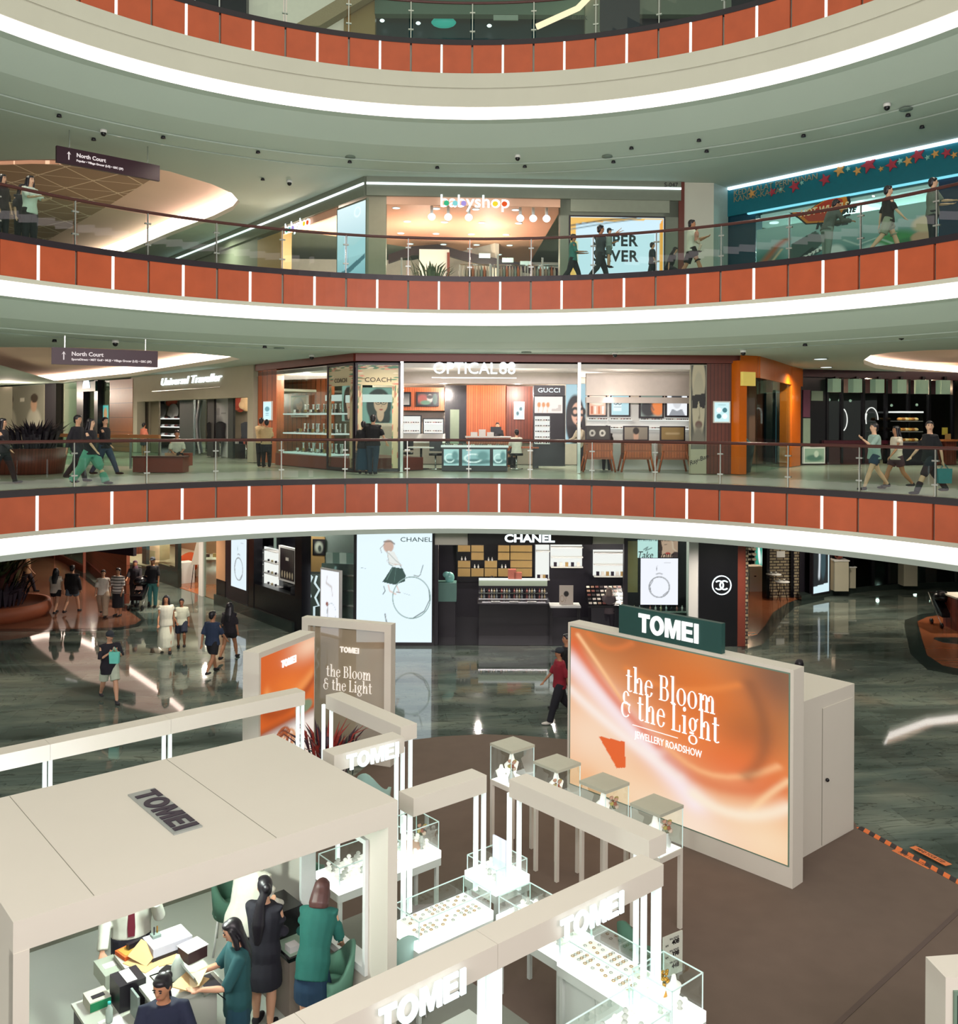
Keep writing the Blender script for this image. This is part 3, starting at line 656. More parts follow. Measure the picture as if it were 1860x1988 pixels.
wpic(bottle_poster('#dcecf4'), 'picture', P_LIT2, GL, *GL.rect(449, 1044, 478, 1142, .035), .035, t)
for k, (r, lab) in enumerate((((493, 1067, 501, 1141), 'narrow lit white shelf unit in the black beauty shop'), ((513, 1064, 539, 1138), 'wide lit white shelf unit in the black beauty shop'))):
    t = wt('shelf_unit', lab, 'shelf', GL, (r[0] + r[2]) / 2, r[3], -.3)
    wb('back', GL, r, -.75, -.7, M['litwhite'], t)
    s0, s1, z0, z1 = GL.rect(*r, d=-.5)
    for q in range(4): MB().wbox(GL, s0, s1, z0 + (z1 - z0) * q / 3.3, z0 + (z1 - z0) * q / 3.3 + .03, -.7, -.45).obj('shelf_board', M['paper'], t)
    for q in range(3): goods('cosmetic_jar', jar_shape, [bottlem[2], bottlem[0]], row(GL, 3, s0 + .1, s1 - .1, z0 + (z1 - z0) * q / 3.3 + .03, -.55), 'small jar on the %s' % lab.split(' in the')[0], 'jar', 'jars on beauty shelf %d' % k)
t = wt('framed_picture', 'white framed picture of dark reeds in the black beauty shop', 'picture', GL, 555, 1130, -.3)
wb('frame', GL, (541, 1062, 574, 1130), -.5, -.4, M['paper'], t)
cv = Canvas(30, 50, '#26242a')
for i in range(14): cv.line([(.04 + i * .07, 0), (.06 + i * .07, 1)], .012, '#6f6a66' if i % 2 else '#8d8a80')
for i in range(5): cv.ell(.15 + i * .18, .16, .04, .09, '#d2c7a8', .4)
cv.poly([(.4, .62), (.62, .62), (.62, .72), (.4, .72)], '#e0dcd0')
wpic(cv, 'picture', P_PRN, GL, *GL.rect(544, 1066, 571, 1126, -.39), -.39, t)
shopl('shop_light_beauty', tuple(GL.P(GL.L * .3, 3.1, -.25)), (3, .3), 110, '#fff6ee', (0, 0, 0))
# open corner between the beauty shop and the big poster
CB = Wall(at(596, 1165, Y=31.5), at(700, 1165, Y=31.2))
MB().wbox(CB, -1.2, CB.L + .6, 0, 3.3, -.2, 0).obj('wall_32', mat('grey_green_wall', '#7d9088', .5), kind='structure')
st('wall', CB, (603, 1042, 630, 1110), 0, .05, M['gold'])
t = wt('framed_picture', 'small black framed photograph on the tan wall of the open corner shop', 'picture', CB, 619, 1075, .1)
wb('frame', CB, (607, 1047, 631, 1078), .05, .09, M['black'], t); cv = Canvas(16, 20, '#101014'); cv.ell(.5, .5, .3, .3, '#b9c4b4', .8); cv.ell(.6, .4, .14, .2, '#33403a', .6); wpic(cv, 'picture', P_PRN, CB, *CB.rect(610, 1050, 628, 1075, .095), .095, t)
s0, s1, _, _ = CB.rect(626, 1150, 690, 1200, .5)
t = wt('display_cabinet', 'mirrored silver display cabinet in the open corner shop', 'cabinet', CB, 660, 1200, .5)
MB().wbox(CB, s0, s1, 0, 1.9, .15, .6).obj('body', mat('silver_mirror', '#8fa8a0', .12, .8), t)
for q in (.5, 1.0, 1.5): MB().wbox(CB, s0 - .02, s1 + .02, q, q + .04, .1, .66).obj('shelf_board', M['chrome'], t)
goods('gift_bag', lambda mb: mb.hexa([(-.12, -.06, 0), (.12, -.06, 0), (.12, .06, 0), (-.12, .06, 0), (-.13, -.03, .34), (.13, -.03, .34), (.13, .03, .34), (-.13, .03, .34)]), [mat('foil_bag', '#9db3a6', .25, .6), mat('foil_bag_dark', '#5d7a6e', .25, .6)], row(CB, 4, s0 + .1, s1 - .1, 1.9, .4), 'foil gift bag standing on top of the mirrored cabinet', 'bag', 'foil bags on the mirrored cabinet')
t = wt('totem_sign', 'white standing poster panel with a pale sketch, left of the big lightbox', 'sign', CH, 640, 1225, .3)
TW = Wall(at(621, 1245, Y=28.9), at(659, 1245, Y=28.3))
MB().wbox(TW, 0, TW.L, 0, 2.05, -.1, 0).obj('panel', M['paper'], t)
cv = Canvas(24, 60, '#e8ecf2'); cv.line([(.35, .9), (.3, .8), (.6, .75), (.65, .62)], .03, '#b9b2ae'); cv.line([(.4, .42), (.36, .2)], .03, '#8f8a8a'); cv.ell(.36, .47, .06, .03, '#8a5a50', .4); cv.ring(.6, .35, .25, .14, .008, '#b9c3c6')
wpic(cv, 'picture', P_LIT, TW, .04, TW.L - .04, .05, 2.0, .005, t)
for k, (pts, lab) in enumerate((([(598, 1112), (606, 1120), (598, 1140), (603, 1158), (594, 1170)], 'wavy white light tube nearest the beauty shop'), ([(615, 1118), (611, 1132), (620, 1145), (612, 1160), (619, 1176), (610, 1178)], 'wavy white light tube beside the white standing panel'))):
    MB().tube([at(x, y, Y=30.2 - k * .4) for x, y in pts] + [at(pts[-1][0], pts[-1][1], Y=30.2 - k * .4) * 1.0 + Vector((0, 0, -at(pts[-1][0], pts[-1][1], Y=30.2 - k * .4).z + .01))], .035, 6).obj('neon_tube', mat('frosted_tube', '#cfe6ea', .3, emit=.8), label=lab, cat='light')

# ---- bright shop with the orange chair, further up the left passage
G2 = Wall(at(437, 1172, z=0), at(306, 1128, z=0))
gs = lambda x, y=1140, d=0: G2.sx(x, d, y)
MB().wbox(G2, 0, gs(306), 0, .016, -3.5, -.05).obj('floor_32', mat('terracotta_floor', '#b0673e', .15), kind='structure')
MB().wbox(G2, -.1, gs(300), 0, 3.3, -3.7, -3.5).obj('wall_33', mat('cream_wall', '#cbb697', .6), kind='structure')
shopl('shop_light_cream', tuple(G2.P(2.6, 3.2, -1.5)), (4, 2), 320, '#fff0dd')
st('window', G2, (310, 1040, 345, 1153), -.02, 0, M['shopglass'], zmin=0); st('window', G2, (392, 1040, 437, 1170), -.02, 0, M['shopglass'], zmin=0)
MB().wbox(G2, gs(345), gs(308), 0, .75, -.15, .02).obj('baseboard_2', M['kerb'], kind='structure')
st('trim', G2, (386, 1040, 393, 1165), -.1, .04, M['paper'], zmin=0); st('trim', G2, (340, 1040, 345, 1150), -.1, .04, M['kerb'], zmin=0); st('trim', G2, (276, 1050, 284, 1095), -.1, .04, mat('blue_column', '#2d4a52', .4), zmin=0)
t = wt('hanging_lamp', 'big cream drum lamp hanging in the bright shop', 'lamp', G2, 307, 1085, -.8); s, z = G2.hit(307, 1085, -.8)
p = G2.P(s, 0, -.8); MB().cyl(p, .48, z, z + .75, 20).obj('lamp_shade', mat('cream_shade', '#dcc49a', .7, emit=.25), t)
MB().cyl(p, .012, z + .75, 3.3, 6).obj('cord', M['black'], t)
t = wt('armchair', 'orange shell armchair in the bright shop on the left passage', 'chair', G2, 366, 1120, -1.2); s, z = G2.hit(366, 1125, -1.2)
p = G2.P(s, 0, -1.2); oc = mat('orange_velvet', '#c9521f', .7)
mb = MB(); rg = []
for a in arc(R(-20), R(200), 14): rg.append([p + Vector((math.cos(a) * q, math.sin(a) * q * .8 - .05, zz)) for q, zz in ((.3, .42), (.36, .42), (.42, .98 - .1 * math.cos(2 * a)), (.34, .98 - .1 * math.cos(2 * a)))])
mb.loft(rg).obj('backrest', oc, t); MB().ell(p + Vector((0, -.05, .42)), (.34, .3, .1)).obj('seat', oc, t)
for x, y in ((-.2, -.2), (.2, -.2), (-.2, .15), (.2, .15)): MB().tube([p + Vector((x, y, .4)), p + Vector((x * 1.2, y * 1.2, .016))], .018, 6).obj('leg', M['black'], t)
t = wt('counter', 'white rounded reception counter in the bright shop behind the orange armchair', 'counter', G2, 408, 1120, -1.5); s, z = G2.hit(408, 1120, -1.5)
p = G2.P(s, 0, -1.8); MB().cyl(p, .75, .016, 1.0, 24).obj('body', M['paper'], t); MB().cyl(p, .85, 1.0, 1.05, 24).obj('worktop', M['stand'], t)
for q in range(3): MB().box(-.09, .09, -.06, .06, 0, .12 + .03 * q).obj('desk_box', [M['dark'], M['gold'], M['peach']][q], label=['dark', 'tan', 'coral'][q] + ' box on the white reception counter', cat='box').location = p + Vector((-.35 + .33 * q, -.2, 1.05))
t = wt('easel', 'wooden easel board on thin black legs beside the orange armchair', 'easel', G2, 390, 1120, -.4); s, z = G2.hit(383, 1140, -.5)
p = G2.P(s, 0, -.5); MB().hexa([p + Vector(v) for v in ((-.25, -.02, .95), (.25, -.02, .95), (.25, .02, .95), (-.25, .02, .95), (-.05, .1, 1.9), (.3, .1, 1.9), (.3, .13, 1.9), (-.05, .13, 1.9))]).obj('board', M['stand'], t)
for x in (-.22, .22, 0): MB().tube([p + Vector((x * .5, .05, 1.3)), p + Vector((x, -.1 + (.4 if x == 0 else 0), .016))], .014, 6).obj('leg', M['black'], t)
t = wt('plinth', 'white cube plinth with a tray near the window of the bright shop', 'plinth', G2, 349, 1140, -.5); s, z = G2.hit(349, 1140, -.5)
MB().wbox(G2, s - .3, s + .3, .016, .85, -1.0, -.45).obj('body', M['paper'], t)

# ---- far end of the left passage
G3 = Wall(at(306, 1128, z=0), at(165, 1090, z=0)); s3 = G3.L
MB().wbox(G3, 0, s3, 0, .4, -.2, .02).obj('baseboard_3', M['kerb'], kind='structure')
MB().wbox(G3, 0, s3 + 9, 0, 3.3, -4.2, -4).obj('wall_34', mat('brown_back_wall', '#8a6a52', .6), kind='structure')
MB().wbox(G3, 0, s3, 0, .42, -4, -.2).obj('floor_33', mat('cream_floor', '#c8b9a2', .3), kind='structure')
shopl('shop_light_far', tuple(G3.P(s3 * .4, 3.2, -1.6)), (6, 1.6), 420, '#ffe9d2')
st('window', G3, (206, 1060, 300, 1120), -.02, 0, M['shopglass'])
for k, x in enumerate((228, 256)):
    t = wt('book_rack', ('lower', 'taller')[k] + ' wooden rack of leaning books in the far passage shop', 'rack', G3, x, 1092, -1.5); s, z = G3.hit(x, 1096, -1.5)
    MB().wbox(G3, s - .5, s + .5, .42, .8, -1.8, -1.4).obj('shelf_board', M['redwood'], t)
    for q in range(5): MB().wbox(G3, s - .45 + q * .19, s - .32 + q * .19, .8, 1.35 + .1 * k, -1.75, -1.5).obj('book', [M['paper'], M['gold'], M['dark'], M['paper'], M['peach']][q], label=('lower', 'taller')[k] + ' rack book number %s from the wall, ' % 'one two three four five'.split()[q] + ['white', 'tan', 'black', 'cream', 'coral'][q] + ' spine', cat='book')
PW = Wall(at(245, 1172, z=0), at(165, 1100, z=0))
t = wt('partition', 'reddish timber partition with horizontal boards beside the left passage', 'partition', PW, 200, 1150)
MB().wbox(PW, 0, PW.L, 0, 2.6, -.12, 0).obj('panel', stripes('horizontal_red_boards', '#7a4634', '#94573f', .35, 'Z', .35, .04), t); MB().wbox(PW, 0, PW.L, 0, .35, 0, .06).obj('plinth', M['redwood'], t)
PG = Wall(at(163, 1112, z=0), at(60, 1062, z=0))
t = wt('glass_partition', 'glass partition with coral posts and red base at the far end of the passage', 'partition', PG, 120, 1090)
MB().wbox(PG, 0, PG.L, 0, .3, -.1, .02).obj('plinth', M['redwood'], t); MB().wbox(PG, 0, PG.L, .3, 2.7, -.03, -.01).obj('glass_pane', M['shopglass'], t)
for a in (0, PG.L * .5, PG.L): MB().wbox(PG, a - .05, a + .05, 0, 2.7, -.06, .04).obj('post', mat('coral_post', '#c97c68', .5), t)
for k, (x, col, lab) in enumerate(((111, '#d9a23c', 'yellow'), (127, '#3f8d95', 'teal'), (137, '#5c8f92', 'grey blue'))):
    s = PG.sx(x, -.8, 1090); p = PG.P(s, 0, -.8)
    t = thing('mannequin', lab + ' dressed shop dummy behind the coral posted glass', 'mannequin', tuple(p))
    MB().tube([p + Vector((0, 0, z)) for z in (.7, 1.0, 1.2, 1.45, 1.5)], [.3, .18, .17, .2, .06], 10, .6).obj('dress', mat('cloth_' + lab, col, .8), t); MB().ell(p + Vector((0, 0, 1.65)), (.09, .1, .13)).obj('head', M['skin0'], t); MB().cyl(p, .025, 0, .75, 8).obj('stand', M['chrome'], t)
# hanging sign cut off by the slab
t = thing('hanging_sign', 'dark hanging direction sign high in the left ground floor passage', 'sign', tuple(at(165, 1070, Y=31)))
q = [at(62, 1068, Y=33), at(262, 1060, Y=30)]; w = Wall(q[0], q[1]); MB().wbox(w, 0, w.L, 2.22, 2.62, -.06, .06).obj('panel', mat('plum_sign', '#3a1a2a', .4), t)
for a in (.6, w.L - .6): MB().wbox(w, a - .01, a + .01, 2.62, 3.4, -.01, .01).obj('rod', M['steel'], t)
wtext('North Court', glow('sign_white', '#f3e8e6', .9), w, 140, 1062, 5, .065, t)

# ---- right side of the ground floor
GR = Wall(at(1448, 1162, z=0), at(1556, 1160, z=0)); GB = Wall(at(1440, 1120, Y=41), at(1570, 1120, Y=41))
MB().wbox(GB, -1, GB.L + 2, 0, 3.3, -.2, 0).obj('wall_35', M['dark'], kind='structure')
brick = bpy.data.materials.new('pale_brick'); brick.use_nodes = True; nt = brick.node_tree; b_ = nt.nodes['Principled BSDF']
bt = nt.nodes.new('ShaderNodeTexBrick'); tcn = nt.nodes.new('ShaderNodeTexCoord'); mpn = nt.nodes.new('ShaderNodeMapping'); mpn.inputs['Rotation'].default_value = (R(90), 0, 0)
nt.links.new(tcn.outputs['Object'], mpn.inputs[0]); nt.links.new(mpn.outputs[0], bt.inputs['Vector']); bt.inputs['Scale'].default_value = 1; bt.inputs['Brick Width'].default_value = .28; bt.inputs['Row Height'].default_value = .11; bt.inputs['Mortar Size'].default_value = .02
bt.inputs['Color1'].default_value = lin('#a39678') + (1,); bt.inputs['Color2'].default_value = lin('#7f745e') + (1,); bt.inputs['Mortar'].default_value = lin('#2c2426') + (1,); nt.links.new(bt.outputs['Color'], b_.inputs['Base Color']); b_.inputs['Roughness'].default_value = .8
M['brick'] = brick
st('wall', GR, (1494, 1040, 1537, 1166), -.4, .0, M['brick'], zmin=0); st('trim', GR, (1489, 1040, 1494, 1168), -.3, .1, M['black'], zmin=0)
st('trim', GR, (1536, 1040, 1541, 1166), -.3, .1, M['black'], zmin=0); st('wall', GR, (1541, 1040, 1554, 1164), -.3, .0, M['brick'], zmin=0)
st('wall', GR, (1553, 1040, 1574, 1166), -.4, .05, M['dark'], zmin=0)
st('trim', CH, (1447, 1030, 1452, 1256), -.2, .05, M['brick'], zmin=0)
shopl('shop_light_brick', tuple(GR.P(1.2, 3.2, -2)), (2, 3), 170, '#ffdcb8')
t = wt('shelf_unit', 'dark wall shelf with white goods inside the brick fronted shop', 'shelf', GB, 1455, 1110)
for k, y in enumerate((1068, 1078, 1088, 1100)):
    wb('shelf_board', GB, (1444, y, 1462, y + 1.5), 0, .3, M['dark'], t); s, z = GB.hit(1453, y, .15)
    goods('folded_cloth', lambda mb: mb.box(-.09, .09, -.1, .1, 0, .1), [M['paper'], bottlem[1]], row(GB, 3, s - .35, s + .35, z, .15), 'folded white goods on the dark shelf of the brick fronted shop', 'cloth', 'white goods on the dark shelf')
t = wt('lit_poster', 'green lit poster with two white shapes inside the brick fronted shop', 'poster', GB, 1477, 1110, .1)
wb('frame', GB, (1465, 1058, 1490, 1111), .02, .08, M['paper'], t); cv = Canvas(24, 44, '#2f8f78'); cv.ell(.35, .62, .1, .3, '#e4f2ea', .4, .2); cv.ell(.68, .6, .1, .32, '#cfe8de', .4, -.1); wpic(cv, 'picture', P_LIT, GB, *GB.rect(1467, 1060, 1488, 1109, .09), .09, t)
t = wt('paper_sign', 'white sheet sign on the brick pillar', 'sign', GR, 1516, 1080); wb('sheet', GR, (1508, 1070, 1524, 1082), 0, .02, M['paper'], t)
s, z = GR.hit(1471, 1165, -1.4); p = GR.P(s, 0, -1.4); t = thing('cabinet', 'white cabinet inside the brick fronted shop', 'cabinet', tuple(p)); MB().wbox(GR, s - .38, s + .2, .01, 1.0, -1.8, -1.3).obj('body', M['paper'], t); MB().wbox(GR, s - .2, s - .12, .6, .64, -1.3, -1.27).obj('handle', M['black'], t)
for k, (x, h, lab) in enumerate(((1503, .95, 'taller'), (1512, .72, 'lower'))):
    s, z = GR.hit(x, 1160, .4); p = GR.P(s, 0, .35 + .3 * k); t = thing('side_table', lab + ' round white table in front of the brick pillar', 'table', tuple(p))
    MB().cyl(p, .28, h, h + .03, 18).obj('tabletop', M['paper'], t)
    for a in range(3): MB().tube([p + Vector((.05 * math.cos(a * 2.1), .05 * math.sin(a * 2.1), h)), p + Vector((.22 * math.cos(a * 2.1), .22 * math.sin(a * 2.1), .01))], .012, 6).obj('leg', M['black'], t)
    goods('cup', jar_shape, [M['paper']], [tuple(p + Vector((-.1, 0, h + .03))), tuple(p + Vector((.1, .05, h + .03)))], 'white cup on the %s round white table by the brick pillar' % lab, 'cup', 'cups on the %s table' % lab)
GD = [at(1556, 1168, z=0), at(1620, 1156, z=0), at(1690, 1148, z=0), at(1760, 1143, z=0), at(1960, 1136, z=0)]
MB().prism([(p.x, p.y) for p in GD] + [(p.x + 2, p.y + 14) for p in GD[::-1]], 0, .22).obj('floor_34', M['kerb'], kind='structure')
GX = Wall(at(1556, 1120, Y=46), at(1960, 1120, Y=46)); MB().wbox(GX, -3, GX.L + 3, 0, 3.4, -.3, 0).obj('wall_36', mat('dim_brown_wall', '#4b3832', .6), kind='structure')
shopl('shop_light_dark', tuple(at(1690, 1070, Y=41)), (7, 3), 260, '#ffe6d0')
w = Wall(GD[0], GD[1]); t = wt('light_box', 'lit poster of a white leg shape on the dark right-hand shop front', 'lightbox', w, 1595, 1150)
wb('frame', w, (1578, 1040, 1612, 1153), -.1, .03, M['dark'], t)
cv = Canvas(30, 70, '#141c22'); cv.poly([(0, 0), (1, 0), (1, .16), (0, .12)], '#cfe9ef'); cv.poly([(.92, 0), (1, 0), (1, 1), (.9, 1)], '#cfe9ef'); cv.line([(.35, .3), (.38, .6), (.36, 1)], .09, '#dfe9f0'); cv.line([(.7, .6), (.8, .9)], .03, '#4f6f78'); cv.ell(.6, .5, .12, .2, '#2f4850', .6)
wpic(cv, 'picture', P_LIT2, w, *w.rect(1580, 1042, 1610, 1150, .035), .035, t)
for k, (x, y, hh) in enumerate(((1634, 1148, 1.15), (1768, 1138, 1.5), (1648, 1142, .8))):
    p = at(x, y, z=.22); t = thing('plinth', ('pale square plinth with a small ornament near the lit leg poster', 'tall pale plinth in the dark right-hand shop', 'low pale plinth behind the ornament plinth')[k], 'plinth', tuple(p))
    MB().box(p.x - .27, p.x + .27, p.y, p.y + .55, .22, .22 + hh).obj('body', M['plaster'], t); MB().box(p.x - .3, p.x + .3, p.y - .03, p.y + .58, .22 + hh, .26 + hh).obj('top', M['paper'], t)
    if k == 0: MB().ell(p + Vector((0, .3, hh + .16)), (.16, .16, .12)).cyl(p + Vector((0, .3, 0)), .05, hh + .2, hh + .42, 10).obj('vase', M['redwood'], label='dark red vase on the square plinth near the lit leg poster', cat='vase')
for k, (a, b_) in enumerate(((1, 2), (2, 3), (3, 4))):
    w = Wall(GD[a], GD[b_]); MB().wbox(w, 0, w.L, .22, 3.3, -.03, 0).obj('window_%d' % (60 + k), M['glassdark'], kind='structure')
    for q in ((0, .16), (w.L * .45, w.L * .45 + .12)): MB().wbox(w, q[0], q[1], .22, 3.3, -.12, .06).obj('trim_%d' % (60 + k), M['black'], kind='structure')
    s = w.L * .7; MB().wbox(w, s - .5, s + .5, .22, 1.2 + .3 * k, -2.6, -1.9).obj('display_shelf', M['redwood'], label=('first', 'second', 'third')[k] + ' dark red display block behind smoked glass, counted from the lit leg poster', cat='shelf')
# wooden island with a stroller at the right edge
p = at(1852, 1222, z=.01); t = thing('kiosk_counter', 'red brown wooden kiosk counter at the edge of the curved wood floor', 'counter', tuple(p))
MB().box(p.x - .05, p.x + 1.6, p.y - .3, p.y + .6, .01, 1.05).obj('body', M['redwood'], t); MB().box(p.x - .1, p.x + 1.7, p.y - .36, p.y + .66, 1.05, 1.1).obj('worktop', M['stand'], t)
p = at(1832, 1216, z=.01); t = thing('stroller', 'black baby stroller parked beside the wooden kiosk counter', 'stroller', tuple(p), R(-20))
def stroller(t, p, m):
    MB().hexa([p + Vector(v) for v in ((-.2, -.3, .35), (.2, -.3, .35), (.2, .2, .4), (-.2, .2, .4), (-.22, -.3, .5), (.22, -.3, .5), (.22, .3, .95), (-.22, .3, .95))]).obj('seat', m, t)
    MB().ell(p + Vector((0, .15, .95)), (.25, .3, .2)).obj('canopy', m, t)
    for x in (-.24, .24):
        MB().tube([p + Vector(v) for v in ((x, -.35, .12), (x, .25, .7), (x, .55, 1.02))], .015, 6).obj('frame', M['steel'], t)
        for y in (-.35, .32): MB().tube([p + Vector((x - .025, y, .1)), p + Vector((x + .025, y, .1))], .095, 12).obj('wheel', M['black'], t)
    MB().tube([p + Vector((-.24, .55, 1.02)), p + Vector((.24, .55, 1.02))], .018, 6).obj('handle', M['black'], t)
stroller(t, p, M['black'])
# planter at the left edge
p = at(20, 1196, z=.008); t = thing('planter', 'round terracotta planter of leafy shrubs on the wood floor', 'planter', tuple(p))
MB().lathe([(0, .008), (1.5, .008), (1.6, .25), (1.55, .5), (1.4, .5), (1.4, .42), (0, .42)], (p.x - .35, p.y), 28).obj('pot', mat('terracotta', '#9a5436', .6), t)
def leafy(t, c, r, h, n, m, w=.09, name='foliage'):
    mb = MB()
    for i in range(n):
        a = random.uniform(0, 6.28); q = r * math.sqrt(random.random()) * .55; b0 = Vector((c[0] + q * math.cos(a), c[1] + q * math.sin(a), c[2]))
        l = h * random.uniform(.6, 1.05); o = Vector((math.cos(a), math.sin(a), 0)); sd = Vector((-o.y, o.x, 0)) * w * random.uniform(.6, 1.2)
        k = random.uniform(.25, .8); pts = [b0, b0 + o * l * k * .35 + Vector((0, 0, l * .6)), b0 + o * l * k * .9 + Vector((0, 0, l * .85 * random.uniform(.8, 1.15)))]
        mb.add([pts[0] - sd * .3, pts[0] + sd * .3, pts[1] + sd, pts[2], pts[1] - sd, pts[1] + Vector((0, 0, -.01))], [(0, 5, 4), (0, 1, 5), (1, 2, 5), (5, 2, 3), (5, 3, 4)])
    return mb.obj(name, m, t)
leafy(t, (p.x - .35, p.y, .42), 1.5, .95, 150, mat('dark_purple_leaf', '#3b3440', .45, var=.4)); leafy(t, (p.x - .9, p.y + .3, .42), 1.2, 2.1, 120, mat('olive_leaf', '#4f5a38', .5, var=.4), .11); leafy(t, (p.x - .8, p.y + .2, .42), 1.0, 1.6, 70, mat('red_brown_leaf', '#5f3530', .5, var=.4), .1)
# ================================================================== LOWEST GALLERY (the optician's level)
def T(name, label, cat, w, r, d0, d1, m, group=None, cv=None, pm=None, fr=.06, zmin=-9):
    """a flat-fronted thing on a wall; with a canvas it becomes a frame plus picture"""
    if cv is None: return wb(name, w, r, d0, d1, m, label=label, cat=cat, group=group, zmin=zmin)
    t = wt(name, label, cat, w, (r[0] + r[2]) / 2, r[3], d0, group); wb('frame', w, r, d0, d1, m, t, zmin=zmin)
    s0, s1, z0, z1 = w.rect(*r, d=d1); z0 = max(z0, zmin); wpic(cv, 'picture', pm or P_LIT, w, s0 + fr, s1 - fr, z0 + fr, z1 - fr, d1 + .006, t); return t
def face_cv(bg, hair, skin, glasses='#15151a', dx=.5, nx=44, ny=60, sun=False):
    cv = Canvas(nx, ny, bg); cv.ell(dx, .5, .36, .46, hair, .12); cv.ell(dx + .04, .16, .3, .3, hair, .2); cv.ell(dx + .05, .26, .1, .2, skin, .2); cv.ell(dx + .06, .56, .2, .27, skin, .12)
    cv.ell(dx - .08, .78, .2, .12, hair, .3)
    for q in (-.02, .15):
        (cv.ell(dx + q, .58, .075, .06, glasses, .2) if sun else cv.ring(dx + q, .58, .075, .055, .012, glasses)); 
        if not sun: cv.ell(dx + q, .58, .025, .014, '#2a1c1a', .4)
    cv.line([(dx + .05, .6), (dx + .08, .6)], .01, glasses); cv.line([(dx + .08, .54), (dx + .1, .47), (dx + .06, .46)], .008, '#8f6552'); cv.ell(dx + .07, .38, .05, .018, '#a8433c', .4); return cv
zb = Z2
OW = Wall(at(690, 916, z=zb), at(1433, 920, z=zb)); OL = Wall(at(499, 898, z=zb), at(690, 916, z=zb))
ox = lambda x, d=0: OW.sx(x, d)
M['header'] = mat('red_brown_header', '#6f3024', .4, var=.12, scale=3)
MB().wbox(OW, 0, OW.L, 8.55, ZC2 + .01, -.3, .12).obj('trim_70', M['header'], kind='structure'); MB().wbox(OL, 0, OL.L, 8.55, ZC2 + .01, -.3, .1).obj('trim_71', M['header'], kind='structure')
MB().wbox(OW, -.1, OW.L, zb, 8.9, -6.2, -6).obj('wall_40', mat('optician_back', '#c9bcae', .5), kind='structure')
MB().prism([tuple(OW.P(0, 0, 0))[:2], tuple(OW.P(OW.L, 0, 0))[:2], tuple(OW.P(OW.L, 0, -6))[:2], tuple(OL.P(-2, 0, -3))[:2], tuple(OL.P(0, 0, 0))[:2]], 8.35, 8.5).obj('ceiling_40', mat('shop_white_ceiling', '#e9e2dd', .6), kind='structure')
shopl('shop_light_optician', tuple(OW.P(5.4, 7.7, -4.2)), (8, 2.0), 620, '#fff2e6'); shopl('shop_light_optician', tuple(OW.P(5.6, 7.4, -.5)), (9, .6), 150, '#fff2e6'); shopl('shop_light_optician', tuple(OL.P(3, 8.2, -1.4)), (3, 1), 420, '#ffe9d6')
# cream soffit bands inside
for k, (x0, x1, z0, z1, d) in enumerate(((778, 1126, 7.96, 8.35, -2.6), (1138, 1342, 7.55, 8.3, -1.6), (1138, 1342, 7.3, 7.5, -1.9))):
    MB().wbox(OW, ox(x0, d), ox(x1, d), z0, z1, d - .3, d).obj('trim_%d' % (72 + k), mat('cream_gloss', '#d3c7be', .25), kind='structure')
for x in (780, 1124): MB().wbox(OW, ox(x) - .05, ox(x) + .05, zb, 8.55, -.1, .05).obj('trim_%d' % (75 + x // 1000), M['steel'], kind='structure')
t = wt('shop_sign', 'white glowing letters OPTICAL 88 across the optician front', 'sign', OW, 920, 716)
MB().wbox(OW, ox(838), ox(1002), 8.02, 8.05, .0, .04).obj('rail', M['steel'], t)
wtext('OPTICAL', M['led'], OW, 903, 716, 23, .05, t, bold=.004, xs=.98, depth=.03); wtext('88', M['led'], OW, 985, 716, 24, .05, t, bold=.004, depth=.03)
# left wing: timber end panel, glazed eyewear shelves
st('wall', OL, (501, 716, 536, 898), -.3, 0, M['wood'], zmin=zb)
cv = Canvas(16, 30, '#bfe6ee'); cv.ell(.5, .6, .25, .12, '#4f8f9a', .4); cv.line([(.3, .35), (.7, .35)], .04, '#3f7f8a'); cv.line([(.3, .25), (.7, .25)], .03, '#3f7f8a')
T('lit_poster', 'small lit poster on the timber end panel of the optician', 'poster', OL, (511, 779, 527, 816), 0, .06, M['paper'], cv=cv, fr=.03)
MB().wbox(OL, OL.sx(536), OL.L - .02, zb, zb + .42, -2.6, .02).obj('trim_77', M['header'], kind='structure')
st('wall', OL, (536, 716, 640, 900), -2.8, -2.6, M['wood'], zmin=zb)
st('window', OL, (537, 716, 637, 905), -.02, 0, M['shopglass'], zmin=zb + .42)
MB().wbox(OL, OL.sx(537), OL.sx(640), 7.4, 7.62, -2.5, -2.0).obj('trim_78', M['litwhite'], kind='structure')
eym = [mat('frame_%d' % i, c_, .3, var=.1) for i, c_ in enumerate(('#1a1614', '#5a3a22', '#c9c2b4', '#7b2f28'))]
s0, s1 = OL.sx(542), OL.sx(634)
